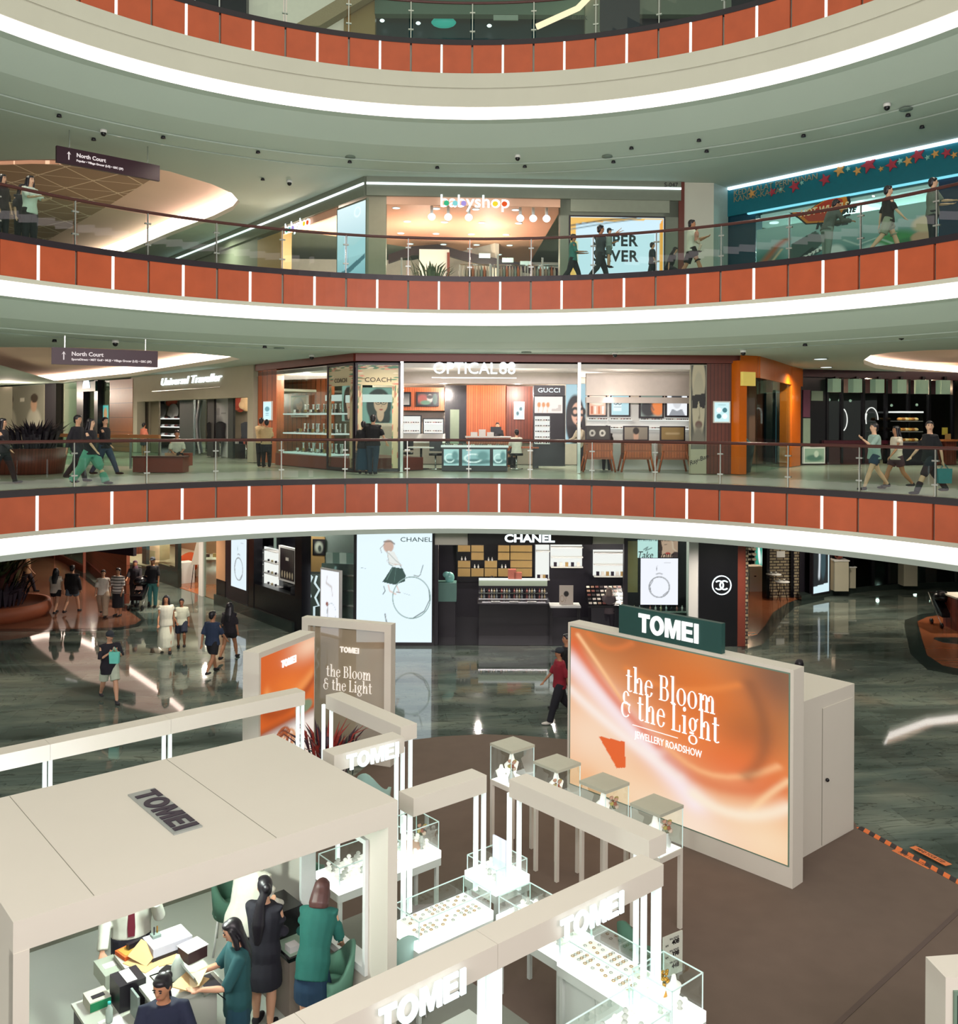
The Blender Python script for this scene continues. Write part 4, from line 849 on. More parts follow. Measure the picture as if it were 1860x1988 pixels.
for k, (z, nm) in enumerate(((zb + .44, 'lowest'), (zb + 1.15, 'middle'), (zb + 1.85, 'top'))):
    t = thing('display_shelf', nm + ' lit white eyewear shelf in the left window of the optician', 'shelf', tuple(OL.P(s0, z, -.6)), OL.rot()); MB().wbox(OL, s0, s1, z, z + .05, -1.0, -.15).obj('board', M['litwhite'], t)
    for r_ in range(3):
        goods('eyewear', specs_shape, eym, [tuple(Vector(p) + Vector((0, 0, .0))) for p in row(OL, 13, s0 + .1, s1 - .1, z + .05 + (0 if r_ == 0 else .0), -.25 - .25 * r_, .03)], 'pair of spectacles on the %s lit shelf in the left window of the optician' % nm, 'glasses', 'spectacles on the %s window shelf' % nm, OL.rot())
    goods('eyewear_stand', lambda mb: mb.lathe([(.08, 0), (.03, .02), (.03, .3), (.06, .32), (0, .34)], n=10), [M['paper'], M['chrome']], row(OL, 11, s0 + .2, s1 - .2, z + .05, -.85, .06), 'slim eyewear stand on the %s lit shelf in the left window' % nm, 'stand', 'eyewear stands on the %s window shelf' % nm)
t = T('poster', 'tall portrait poster deep inside the left window of the optician', 'poster', OL, (565, 768, 595, 810), -2.6, -2.5, M['paper'], cv=face_cv('#b7a58f', '#3a2620', '#c79a80'), pm=P_PRN)
for k, (z, nm) in enumerate(((zb + .49, 'lowest'), (zb + 1.2, 'middle'), (zb + 1.9, 'top'))): goods('eyewear_box', carton_shape, [M['paper'], M['dark'], M['gold'], M['redwood']], row(OL, 14, s0 + .15, s1 - .15, z, -.55, .15), 'small upright eyewear box on the %s lit shelf in the left window' % nm, 'box', 'eyewear boxes on the %s window shelf' % nm, OL.rot())
# floral corner windows
def floral(nx, ny, seed):
    rs = random.Random(seed); cv = Canvas(nx, ny, '#cbbd96')
    for i in range(46):
        x, y = rs.random(), .8 + .2 * rs.random()
        if i > 22: x = rs.choice((rs.random() * .12, .88 + rs.random() * .12)); y = rs.random()
        cv.ell(x, y, .05 + .05 * rs.random(), .022 + .015 * rs.random(), rs.choice(('#2f7a58', '#d98a72', '#e6d9c0', '#8c7f55', '#55805c', '#b85c4a')), .3)
    return cv
def floral_window(w, x0, x1, y0, y1, n, seed, lab):
    s0, s1, z0, z1 = w.rect(x0, y0, x1, y1); z0 = zb + .02; z1 = 8.5
    t = thing('shop_window', lab, 'window', tuple(w.P(s0, z0)), w.rot())
    fr = MB(); fr.wbox(w, s0, s0 + .07, z0, z1, -.06, .06).wbox(w, s1 - .07, s1, z0, z1, -.06, .06).wbox(w, s0, s1, z0, z0 + .08, -.06, .06).wbox(w, s0, s1, z1 - .06, z1, -.06, .06); fr.obj('frame', M['edge'], t)
    MB().wbox(w, s0 + .07, s1 - .07, z0 + .08, z1 - .06, -.01, .0).obj('glass_pane', M['shopglass'], t)
    L = s1 - s0; cv = floral(40, 60, seed)
    wpic(cv, 'floral_band', P_PRN, w, s0 + .07, s1 - .07, z1 - .72, z1 - .08, .02, t)
    for a, b in ((s0 + .07, s0 + .07 + L * .1), (s1 - .07 - L * .14, s1 - .07)): wpic(floral(10, 70, seed + 3), 'floral_band', P_PRN, w, a, b, z0 + .1, z1 - .72, .02, t)
    text('COACH', mat('ink_brown', '#3a2c22', .5), .2, w.frame((s0 + s1) / 2, z1 - .55, .04), t, xs=1.2, depth=.004)
floral_window(OL, 638, 689, 705, 915, 1, 3, 'floral bordered window on the angled side of the optician corner'); floral_window(OW, 691, 777, 703, 915, 2, 9, 'floral bordered window on the front of the optician, beside the open entrance')
T('poster', 'large portrait poster of a long haired face with glasses behind the floral front window', 'poster', OW, (703, 752, 768, 822), -.7, -.6, M['paper'], cv=face_cv('#7d9c90', '#221a1c', '#d0a284', nx=60, ny=70), pm=P_LIT, fr=.02)
T('poster', 'half hidden portrait poster behind the angled floral window', 'poster', OL, (664, 748, 688, 818), -.9, -.8, M['paper'], cv=face_cv('#8aa79a', '#3a2622', '#c99c84'), pm=P_LIT, fr=.02)
for k, (w, x0, x1) in enumerate(((OL, 642, 686), (OW, 695, 773))):
    MB().wbox(w, w.sx(x0), w.sx(x1), 7.25, 7.5, -.75, -.55).obj('trim_%d' % (79 + k), M['litwhite'], kind='structure')
# inside, left half
BK = Wall(OW.P(0, 0, -5.6), OW.P(OW.L, 0, -5.6))
st('wall', BK, (770, 752, 862, 797), -.3, .3, M['wood']); st('wall', BK, (906, 748, 984, 860), -.3, .2, M['wood'], zmin=zb); st('wall', BK, (984, 750, 1038, 860), -.3, .35, M['wooddk'], zmin=zb)
st('wall', BK, (864, 748, 907, 880), -.3, .1, M['black'], zmin=zb); st('trim', BK, (874, 795, 891, 870), .1, .15, mat('sage_door', '#7e8c78', .4), zmin=zb)
cv = Canvas(40, 24, '#1a1518'); cv.ell(.25, .5, .2, .3, '#b04a3c', .8); cv.ell(.62, .55, .12, .3, '#e0cfc0', .4); cv.ell(.62, .7, .14, .15, '#141014', .3); cv.ell(.4, .2, .2, .15, '#5a8a6a', .6); cv.ell(.88, .5, .1, .4, '#2f5a52', .5)
T('wall_screen', 'wide screen with a dark red picture on the orange wood wall of the optician', 'screen', BK, (808, 761, 852, 789), .3, .36, M['black'], cv=cv)
cv = Canvas(16, 20, '#3a3c3e'); cv.grad(0, 1, '#b5ada2', '#2a2c30'); T('wall_screen', 'narrow grey screen at the left end of the orange wood wall', 'screen', BK, (777, 761, 798, 789), .3, .36, M['black'], cv=cv)
for k, (x0, x1, y0, y1, lab) in enumerate(((779, 818, 806, 843, 'first'), (821, 862, 812, 843, 'second'))):
    t = wt('eyewear_cabinet', lab + ' black framed lit eyewear cabinet under the orange wood wall screens', 'cabinet', BK, (x0 + x1) / 2, y1, .5); wb('frame', BK, (x0, y0, x1, y1), .2, .5, M['black'], t); wb('lit_back', BK, (x0 + 2, y0 + 2, x1 - 2, y1 - 2), .5, .52, M['litwhite'], t)
    s0, s1, z0, z1 = BK.rect(x0, y0, x1, y1, .5)
    for q in (.1, .42): MB().wbox(BK, s0 + .05, s1 - .05, z0 + q - .03, z0 + q, .5, .72).obj('shelf_board', M['paper'], t); goods('eyewear', specs_shape, eym, row(BK, 6, s0 + .1, s1 - .1, z0 + q, .62), 'pair of spectacles in the %s black framed cabinet of the optician' % lab, 'glasses', 'spectacles in cabinet %d' % k, OW.rot())
st('trim', BK, (777, 842, 864, 860), .1, .55, M['paper'], zmin=zb)
cv = Canvas(14, 20, '#cfe9ee'); [cv.ell(a, b, .14, .11, '#2d6f78' if (a < .5) == (b < .5) else '#ffffff', .3) for a in (.32, .68) for b in (.32, .6)]
T('lit_sign', 'small lit sign of four circles on the brown slat wall inside the optician', 'sign', BK, (998, 780, 1018, 814), .35, .4, M['paper'], cv=cv, fr=.03)
t = wt('reception_desk', 'orange wood reception desk with a white top inside the optician', 'desk', OW, 946, 900, -4.2); s0, s1 = ox(906, -4), ox(990, -4)
MB().wbox(OW, s0, s1, zb, zb + 1.05, -4.6, -4).obj('body', M['wood'], t); MB().wbox(OW, s0 - .05, s1 + .05, zb + 1.05, zb + 1.1, -4.7, -3.9).obj('worktop', M['paper'], t)
for k in range(3): MB().wbox(OW, s0 + .15 + k * .3, s0 + .4 + k * .3, zb + 1.1, zb + 1.25 + .1 * (k % 2), -4.4, -4.2).obj('paper_tray', M['paper'], label=('left end', 'middle', 'computer side')[k] + ' white paper tray on the orange reception desk', cat='tray')
t = thing('monitor', 'dark computer monitor on the orange wood reception desk', 'monitor', tuple(OW.P(s1 - .5, zb + 1.1, -4.3)), OW.rot()); MB().wbox(OW, s1 - .7, s1 - .3, zb + 1.2, zb + 1.45, -4.32, -4.28).obj('screen', M['black'], t); MB().wbox(OW, s1 - .53, s1 - .47, zb + 1.1, zb + 1.2, -4.36, -4.26).obj('stand', M['dark'], t)
# display table with three screens
t = wt('display_table', 'glass topped eyewear table with three dark framed pictures in the optician entrance', 'table', OW, 922, 918, -1.0); s0, s1 = ox(858, -.8), ox(986, -.8)
MB().wbox(OW, s0, s1, zb, zb + .12, -1.6, -.85).obj('plinth', M['dark'], t); MB().wbox(OW, s0, s1, zb + .12, zb + .78, -1.55, -.86).obj('body', M['dark'], t); MB().wbox(OW, s0 - .03, s1 + .03, zb + .78, zb + .84, -1.65, -.8).obj('worktop', M['litwhite'], t); MB().wbox(OW, s0, s1, zb + .84, zb + 1.02, -1.6, -.83).obj('glass_top', M['glass2'], t)
L = s1 - s0
for k, (a, b, c_) in enumerate(((.03, .26, '#a9cfd0'), (.31, .73, '#8fb7ba'), (.78, .98, '#b4d2d0'))):
    cv = Canvas(26, 22, c_); cv.ell(.5, .25, .5, .12, '#4d7477', .6); cv.ring(.4, .45, .3, .25, .05, '#dfeeee'); cv.ell(.75, .6, .15, .2, '#5f8b8d', .8); wpic(cv, 'picture', P_LIT, OW, s0 + L * a, s0 + L * b, zb + .18, zb + .72, -.85, t)
goods('eyewear', specs_shape, eym, row(OW, 14, s0 + .1, s1 - .1, zb + .84, -1.0) + row(OW, 14, s0 + .1, s1 - .1, zb + .84, -1.35), 'pair of spectacles under the glass of the entrance table', 'glasses', 'spectacles in the entrance table', OW.rot())
def stool(x, d, lab, back=True, m=None):
    p = OW.P(ox(x, d), zb, d); t = thing('swivel_chair', lab, 'chair', tuple(p), OW.rot()); m = m or M['black']
    MB().cyl(p, .23, zb + .48, zb + .56, 16).obj('seat', m, t); MB().cyl(p, .03, zb + .05, zb + .48, 8).obj('column', M['chrome'], t); MB().cyl(p, .22, zb, zb + .05, 16).obj('base', M['chrome'], t)
    if back: MB().wbox(OW, ox(x, d) - .22, ox(x, d) + .22, zb + .62, zb + .98, d - .24, d - .18).obj('backrest', m, t)
stool(846, -1.6, 'black swivel chair with chrome base left of the three-picture table'); stool(790, -2.6, 'black chair just behind the floral front window'); stool(1003, -2.0, 'black stool where the white shirted customer sits', False)
t = wt('table', 'small white cafe table between the two black chairs of the optician', 'table', OW, 818, 905, -2.0); p = OW.P(ox(818, -2), zb, -2); MB().wbox(OW, ox(818, -2) - .45, ox(818, -2) + .45, zb + .72, zb + .76, -2.3, -1.7).obj('tabletop', M['paper'], t); MB().cyl(p, .04, zb + .03, zb + .72, 8).obj('leg', M['black'], t); MB().cyl(p, .3, zb, zb + .03, 16).obj('foot', M['black'], t)
t = wt('table', 'dark table in front of the brown slat wall inside the optician', 'table', OW, 1020, 895, -3.2); s = ox(1018, -3.2); MB().wbox(OW, s - .5, s + .5, zb + .7, zb + .75, -3.5, -2.9).obj('tabletop', M['wood'], t)
for a in (-.4, .4): MB().wbox(OW, s + a - .1, s + a + .1, zb, zb + .7, -3.4, -3.0).obj('leg', M['black'], t)
# eyewear tower with brand header
GT = Wall(OW.P(0, 0, -3.0), OW.P(OW.L, 0, -3.0)); gt = lambda x: GT.sx(x)
t = wt('display_tower', 'black eyewear display wall with GUCCI in white letters', 'display', GT, 1066, 905); wb('header', GT, (1036, 748, 1097, 768), -.3, .12, M['black'], t); wb('panel', GT, (1036, 768, 1097, 905), -.3, 0, M['dark'], t, zmin=zb)
wtext('GUCCI', M['led'], GT, 1066, 758, 9, .13, t, xs=1.15)
cv = Canvas(36, 22, '#efe4dc'); [cv.ell(x, .5, .05, .13, '#d98f55', .4) for x in (.16, .32, .48)]; [cv.line([(x, .38), (x - .03, .05)], .02, '#d7b08c') for x in (.16, .32, .48)]; cv.poly([(.62, .1), (.95, .1), (.95, .5), (.85, .5), (.85, .3), (.62, .25)], '#cbbfb6')
wpic(cv, 'picture', P_LIT, GT, *GT.rect(1038, 770, 1092, 802, .02), .02, t)
s0, s1, z0, z1 = GT.rect(1038, 808, 1067, 862); MB().wbox(GT, s0, s1, z0, z1, 0, .04).obj('lit_back', M['litwhite'], t)
for q in range(5): MB().wbox(GT, s0, s1, z0 + q * .2, z0 + q * .2 + .02, .04, .2).obj('shelf_board', M['paper'], t); goods('eyewear', specs_shape, eym, row(GT, 5, s0 + .03, s1 - .03, z0 + q * .2 + .02, .13), 'pair of spectacles on the white shelves of the black eyewear display wall', 'glasses', 'spectacles on the display wall', OW.rot())
cv = Canvas(40, 100, '#9fc4cf'); cv.ell(.45, .45, .42, .34, '#1c1a20', .15); cv.ell(.5, .3, .45, .3, '#221d22', .2); cv.ell(.55, .5, .26, .17, '#d9a88e', .15); cv.ring(.45, .53, .16, .06, .03, '#17171b'); cv.ring(.8, .53, .12, .055, .03, '#17171b'); cv.ell(.62, .4, .1, .02, '#a8322e', .4)
T('poster', 'tall blue portrait poster of a face in round glasses beside the black display wall', 'poster', GT, (1098, 744, 1139, 862), .1, .16, M['paper'], cv=cv, fr=.02)
# right half: posters and shelves on the back wall, three benches in front
RB = Wall(OW.P(0, 0, -2.4), OW.P(OW.L, 0, -2.4)); MB().wbox(RB, RB.sx(1138), RB.sx(1345), zb, 7.4, -.2, -.02).obj('wall_46', M['paper'], kind='structure')
cvs = []
cv = Canvas(26, 28, '#d9a88a'); cv.ell(.5, .8, .5, .25, '#efe0cc', .3); [cv.poly([(x, .05), (x + .14, .05), (x + .12, .45), (x + .02, .45)], k) for x, k in ((.08, '#b8572f'), (.3, '#e9ddd0'), (.52, '#c9662f'), (.76, '#efe6da'))]; cvs.append((1141, 765, 1179, 809, 'orange product'))
pcs = [cv]
cv = Canvas(26, 28, '#a9cfd6'); cv.poly([(.1, .2), (.6, .2), (.6, .85), (.1, .85)], '#d6eaee'); [cv.ring(x, .62, .09, .08, .03, '#2c4a52') for x in (.25, .47)]; cv.line([(.15, .42), (.55, .42)], .03, '#3d5f68'); pcs.append(cv); cvs.append((1184, 765, 1224, 809, 'pale blue spectacles'))
cv = Canvas(26, 28, '#7d8a80'); cv.ell(.35, .4, .3, .35, '#2a2a2c', .4); cv.ell(.8, .4, .25, .3, '#d9793a', .4); cv.line([(.4, .7), (.6, .3)], .05, '#4d4a48'); pcs.append(cv); cvs.append((1241, 763, 1289, 812, 'dark hand'))
cv = Canvas(30, 32, '#e4e8ec'); cv.ell(.5, .62, .2, .28, '#c9ccd0', .2); cv.ell(.48, .84, .24, .16, '#3a3c40', .2); cv.poly([(.1, 0), (.9, 0), (.75, .3), (.5, .2), (.25, .3)], '#8e9298'); cv.line([(.36, .62), (.64, .62)], .04, '#2c2e32'); pcs.append(cv); cvs.append((1292, 760, 1337, 810, 'grey portrait'))
for (x0, y0, x1, y1, lab), cv in zip(cvs, pcs): T('wall_poster', lab + ' poster in a dark frame on the back wall above the benches', 'poster', RB, (x0, y0, x1, y1), 0, .08, M['edge'], cv=cv, pm=P_LIT)
for k, (x0, x1) in enumerate(((1141, 1179), (1183, 1225), (1241, 1286), (1289, 1336))):
    t = wt('wall_shelf', ('first', 'second', 'third', 'fourth')[k] + ' white eyewear shelf above the wooden benches, counted from the steel column', 'shelf', RB, (x0 + x1) / 2, 834); s0, s1 = RB.sx(x0), RB.sx(x1)
    for q in (.0, .3): MB().wbox(RB, s0, s1, zb + 1.4 + q, zb + 1.43 + q, 0, .25).obj('shelf_board', M['litwhite'], t); goods('eyewear', specs_shape, eym, row(RB, 6, s0 + .04, s1 - .04, zb + 1.43 + q, .16), 'pair of spectacles on the white shelves above the benches', 'glasses', 'spectacles above the benches', OW.rot())
bc = []
for k, (x0, x1, lab, c1) in enumerate(((1133, 1192, 'nearest the steel column', '#3d3a36'), (1207, 1267, 'in the middle', '#8d8578'), (1279, 1338, 'next to the sunglasses poster', '#9a7f4a'))):
    s0, s1 = ox(x0, -.8), ox(x1, -.8); t = thing('display_bench', 'slant legged wooden display bench %s' % lab, 'bench', tuple(OW.P(s0, zb, -.8)), OW.rot()); P = OW.P
    MB().wbox(OW, s0 + .06, s1 - .06, zb + .42, zb + .98, -1.3, -.62).obj('body', stripes('bench_wood', '#8a4a2c', '#b0643a', .3, 'Z', .35, .05), t); MB().wbox(OW, s0 + .02, s1 - .02, zb + .98, zb + 1.03, -1.35, -.58).obj('top', M['header'], t)
    for a, b in ((s0 + .12, s0 - .03), (s1 - .12, s1 + .03)):
        for d in (-.62, -1.3): MB().tube([P(a, zb + .7, d), P(b, zb, d)], .035, 6).obj('leg', M['wood'], t)
    for q in range(2): MB().wbox(OW, s0 + .12, s1 - .12, zb + .48 + q * .24, zb + .68 + q * .24, -.62, -.6).obj('drawer', M['wood'], t)
    cv = Canvas(30, 16, c1); (cv.ring(.25, .5, .1, .2, .05, '#d0d0c8'), cv.ring(.7, .5, .1, .2, .05, '#d0d0c8')) if k == 0 else (cv.ell(.5, .3, .1, .5, '#c9a48c', .3), cv.ell(.5, .7, .12, .25, '#2a221e', .3)) if k == 1 else cv.line([(.25, .5), (.75, .5)], .12, '#cbb58a')
    t = thing('bench_picture', ('dark picture of two rings', 'grey picture of a head', 'golden brown picture')[k] + ' standing on the wooden display bench %s' % lab, 'picture', tuple(P(s0 + .1, zb + 1.03, -1.0)), OW.rot()); MB().wbox(OW, s0 + .08, s1 - .08, zb + 1.03, zb + 1.52, -1.04, -1.0).obj('frame', M['edge'], t); wpic(cv, 'picture', P_PRN, OW, s0 + .13, s1 - .13, zb + 1.07, zb + 1.48, -.99, t)
cv = Canvas(30, 110, '#4b4e48'); cv.ell(.5, .86, .42, .2, '#c9c0a4', .15); cv.ell(.5, .62, .4, .3, '#b9b49c', .12); cv.poly([(.05, .72), (.95, .74), (.98, .68), (.9, .6), (.6, .61), (.5, .68), (.4, .6), (.1, .6)], '#191a1c'); cv.line([(.55, .6), (.6, .52), (.5, .51)], .03, '#7d7866'); cv.ell(.52, .45, .2, .03, '#6b4f48', .4); cv.ell(.5, .2, .4, .2, '#77756a', .4)
t = T('poster', 'tall grey poster column of a face in sunglasses beside the dark slats', 'poster', OW, (1341, 708, 1371, 920), -.1, .08, M['plaster'], cv=cv, pm=P_PRN, fr=.02, zmin=zb)
s0, s1, z0, z1 = OW.rect(1341, 872, 1371, 920, .09); MB().wbox(OW, s0, s1, zb, z1, .08, .11).obj('base_board', M['plaster'], t); text('Ray-Ban', M['dark'], .2, OW.frame((s0 + s1) / 2, zb + .45, .115) @ Matrix.Rotation(.4, 4, 'Z'), t, depth=.004, shear=.3)
st('wall', OW, (1372, 706, 1433, 921), -.3, .05, M['wooddk'], zmin=zb)
cv = Canvas(30, 40, '#bfe3e6'); [cv.ell(a, b, .15, .12, '#2d6f78' if (a < .5) == (b < .5) else '#ffffff', .15) for a in (.3, .7) for b in (.28, .6)]; cv.line([(.25, .88), (.75, .88)], .02, '#4d8f94')
T('lit_sign', 'lit sign of four circles on the dark slat wall at the end of the optician', 'sign', OW, (1385, 779, 1418, 821), .05, .12, M['paper'], cv=cv, fr=.04)

# ---- travel goods shop on the left
UW = Wall(at(258, 733, z=ZC2), at(497, 708, z=ZC2)); us = lambda x, d=0: UW.sx(x, d)
MB().wbox(UW, 0, UW.L, 7.55, ZC2, -.3, .1).obj('wall_47', M['plaster'], kind='structure'); MB().wbox(UW, 0, us(270), zb, 7.55, -.3, .1).obj('wall_48', M['plaster'], kind='structure'); MB().wbox(UW, us(485), UW.L, zb, 7.55, -.3, .1).obj('wall_49', M['plaster'], kind='structure')
MB().wbox(UW, 0, UW.L, zb, 8.6, -4.2, -4).obj('wall_50', mat('travel_back', '#a09684', .6), kind='structure'); MB().wbox(UW, 0, UW.L, 7.8, 7.9, -4, -.3).obj('ceiling_41', M['white'], kind='structure')
shopl('shop_light_travel', tuple(UW.P(UW.L * .55, 7.7, -1.6)), (6, 2), 800, '#fff0dd')
t = wt('shop_sign', 'white slanted letters Universal Traveller over the travel goods shop', 'sign', UW, 365, 740); MB().wbox(UW, us(300), us(432), 8.0, 8.03, .1, .13).obj('rail', M['steel'], t)
wtext('Universal Traveller', M['led'], UW, 366, 738, 15, .14, t, bold=.006, shear=.3, xs=1.95, depth=.03)
for k, (x0, x1, y0, c_, lab) in enumerate(((270, 288, 755, '#b8b09a', 'beige'), (289, 307, 757, '#8d8672', 'olive'), (349, 375, 752, '#3a4a4a', 'dark teal'), (403, 415, 752, '#1c1a1e', 'black'), (443, 452, 752, '#24302f', 'black green'))):
    T('wall_panel', lab + ' upright panel in the travel goods shop entrance', 'panel', UW, (x0, y0, x1, 892), -.6 - .1 * k, -.5 - .1 * k, mat('panel_%d' % k, c_, .5), zmin=zb)
def pack(x, y, c_, lab, d=-3.6):
    s, z = UW.hit(x, y, d); p = UW.P(s, z, d); t = thing('backpack', lab, 'bag', tuple(p), UW.rot()); m = mat('cloth_' + c_, c_, .8)
    MB().ell(p + UW.n * .1, (.3, .2, .42)).obj('body', m, t); MB().ell(p + UW.n * .28 + Vector((0, 0, -.12)), (.2, .1, .2)).obj('pocket', m, t)
    MB().tube([p + Vector((-.12, 0, .35)), p + Vector((0, 0, .5)), p + Vector((.12, 0, .35))], .02, 6).obj('strap', M['black'], t)
for k, (x, y, c_, lab) in enumerate(((313, 778, '#2b2a2c', 'upper black'), (316, 797, '#6a655c', 'grey'), (338, 778, '#a34a2c', 'rust orange'), (340, 798, '#c9c4ba', 'cream white'), (456, 780, '#a5402a', 'large red'), (470, 784, '#8f3a28', 'dark red'), (482, 782, '#b59a74', 'sand'))): pack(x, y, c_, lab + ' backpack hanging in the travel goods shop')
for k, y in enumerate((812, 828, 845)):
    t = wt('wall_shelf', ('top', 'middle', 'bottom')[k] + ' lit shelf of shoes at the back of the travel goods shop', 'shelf', UW, 325, y, -3.7); wb('shelf_board', UW, (306, y, 352, y + 2), -3.9, -3.4, M['litwhite'], t); s0, s1, z0, z1 = UW.rect(306, y, 352, y + 2, -3.5)
    goods('shoe', lambda mb: mb.ell((0, 0, .06), (.07, .16, .06)), [M['dark'], M['paper'], M['header']], row(UW, 7, s0 + .1, s1 - .1, z1, -3.55), 'shoe on the %s lit shelf of the travel goods shop' % ('top', 'middle', 'bottom')[k], 'shoe', 'shoes on travel shelf %d' % k, UW.rot())
cv = Canvas(20, 60, '#dfe3e2'); cv.poly([(.2, .6), (.4, .6), (.4, .7), (.2, .7)], '#b9bcbc'); cv.line([(.5, .63), (.85, .63)], .015, '#8a8d8d'); cv.ell(.4, .25, .3, .25, '#5b6362', .5)
t = T('banner', 'tall white banner reading SEOUL in the travel goods shop', 'banner', UW, (417, 752, 442, 888), -1.2, -1.15, M['paper'], cv=cv, pm=P_PRN, fr=.01, zmin=zb); wtext('SEOUL', M['black'], UW, 430, 763, 8, -1.12, t, xs=.85)
cv = Canvas(16, 40, '#5f8f94'); cv.ell(.5, .4, .3, .3, '#8fb0ae', .8); T('banner', 'blue banner hanging in the travel goods shop beside the backpacks', 'banner', UW, (352, 775, 371, 853), -1.0, -.95, M['paper'], cv=cv, pm=P_LIT, fr=.01, zmin=zb)
s = us(392, -1.4); p = UW.P(s, zb, -1.4); t = thing('mirror', 'tall mirror with a pale curved edge in the travel goods shop', 'mirror', tuple(p), UW.rot()); MB().wbox(UW, s - .45, s + .45, zb + .1, zb + 2.6, -1.45, -1.4).obj('pane', mat('mirror', '#aebfb8', .05, 1), t); MB().tube([UW.P(s - .2, zb + 2.6, -1.35), UW.P(s - .55, zb + 1.6, -1.35), UW.P(s - .45, zb + .9, -1.35), UW.P(s - .1, zb + .05, -1.35)], .07, 6).obj('frame', M['paper'], t)
for k, (x, c_, lab) in enumerate(((411, '#1c1c20', 'black jacket'), (428, '#23262a', 'charcoal coat'), (478, '#3a4048', 'grey blue jacket'))):
    s = us(x, -.9); p = UW.P(s, zb, -.9); t = thing('mannequin', 'headless dummy in a %s in the travel goods shop' % lab, 'mannequin', tuple(p)); MB().tube([p + Vector((0, 0, z)) for z in (.75, 1.0, 1.25, 1.5, 1.58)], [.24, .2, .22, .23, .07], 10, .6).obj('jacket', mat('cl_%d' % k, c_, .8), t); MB().cyl(p, .03, zb, zb + .8, 8).obj('stand', M['chrome'], t); MB().cyl(p, .2, zb, zb + .03, 14).obj('base', M['chrome'], t)
t = wt('folded_table', 'low dark table of folded clothes in the travel goods shop', 'table', UW, 455, 885, -1.2); wb('body', UW, (446, 862, 484, 890), -2.0, -1.2, M['dark'], t, zmin=zb)
s0, s1, z0, z1 = UW.rect(446, 862, 484, 890, -1.4); goods('folded_clothes', lambda mb: mb.box(-.17, .17, -.2, .2, 0, .14), [mat('coral_cloth', '#d0685a', .8), M['paper'], mat('navy_cloth', '#2a3648', .8)], row(UW, 4, s0 + .1, s1 - .1, z1, -1.55), 'folded clothes on the low dark table of the travel goods shop', 'clothes', 'folded clothes on the low table', UW.rot())

# ---- shops further along the left passage
FW = Wall(at(-60, 757, z=ZC2), at(258, 733, z=ZC2))
MB().wbox(FW, -8, FW.L, zb, ZC2, -.6, -.3).obj('wall_51', M['plaster'], kind='structure'); shopl('shop_light_left', tuple(FW.P(FW.L * .6, 8.2, 2.5)), (12, 1), 1300, '#ffead6')
cv = Canvas(60, 40, '#7f7e72')
for x in (.22, .78): cv.ell(x, .2, .14, .3, '#b9b6a8', .3); cv.ell(x, .62, .06, .14, '#c29a80', .25); cv.ell(x + .01, .74, .07, .08, '#3a2c26', .3)
cv.poly([(.46, .68), (.56, .68), (.56, .76), (.46, .76)], '#d9d4c6')
T('shop_poster', 'wide grey poster of two people on the far left shop front', 'poster', FW, (2, 748, 86, 845), -.3, -.2, M['plaster'], cv=cv, pm=P_PRN, zmin=zb)
st('trim', FW, (87, 740, 108, 880), -.3, .1, M['dark'], zmin=zb); st('window', FW, (125, 740, 212, 880), -.1, -.08, M['shopglass'], zmin=zb); st('trim', FW, (149, 738, 161, 880), -.2, .1, M['dark'], zmin=zb); st('trim', FW, (183, 738, 189, 880), -.2, .1, M['dark'], zmin=zb)
t = wt('shop_sign', 'dark teal sign with a white dome emblem over the far left glazed shop', 'sign', FW, 168, 750, .1); wb('panel', FW, (152, 741, 185, 760), .1, .2, mat('teal_sign', '#1f4a4c', .4), t); s, z = FW.hit(168, 754, .2); mb = MB()
mb.loft([[FW.P(s + .5 * math.cos(a), z + .55 * math.sin(a), d) for a in arc(0, math.pi, 10)] for d in (.2, .24)]).obj('emblem', M['led'], t)
st('wall', FW, (213, 737, 257, 880), -.3, .15, stripes('orange_wood_horizontal', '#8a4e26', '#a9622f', .75, 'Z', .35, .03), zmin=zb)
cv = Canvas(16, 30, '#5fd0cc'); cv.ell(.6, .5, .2, .3, '#e9a070', .5); T('lit_poster', 'turquoise lit poster in the far left glazed shop', 'poster', FW, (196, 785, 211, 822), -.3, -.2, M['paper'], cv=cv)
# inner railing of the next void, planter, bench
IR = Wall(at(95, 905, z=zb), at(310, 912, z=zb)); t = wt('inner_railing', 'wooden topped glass railing around the next floor opening', 'railing', IR, 200, 905); MB().wbox(IR, 0, IR.L, zb + 1.02, zb + 1.14, -.05, .05).obj('handrail', mat('tan_handrail', '#a8764a', .4), t); MB().wbox(IR, 0, IR.L, zb + .08, zb + 1.02, -.01, .01).obj('glass_pane', M['glass'], t)
for k in range(5): MB().wbox(IR, IR.L * k / 4 - .03 + .03 * (k == 0), IR.L * k / 4 + .03, zb, zb + 1.02, -.03, .03).obj('post', M['steel'], t)
p = at(45, 921, z=zb); t = thing('planter', 'round slatted wooden planter with a dark bush on the lowest gallery', 'planter', tuple(p)); q = p + Vector((-.3, .9, 0)); MB().lathe([(0, zb), (1.0, zb), (1.12, zb + .75), (1.0, zb + .75), (0, zb + .7)], (q.x, q.y), 28).obj('pot', M['wooddk'], t)
leafy(t, (q.x + .15, q.y, zb + .7), 1.2, 1.0, 240, mat('dark_bush', '#2b2830', .5, var=.5), .05)
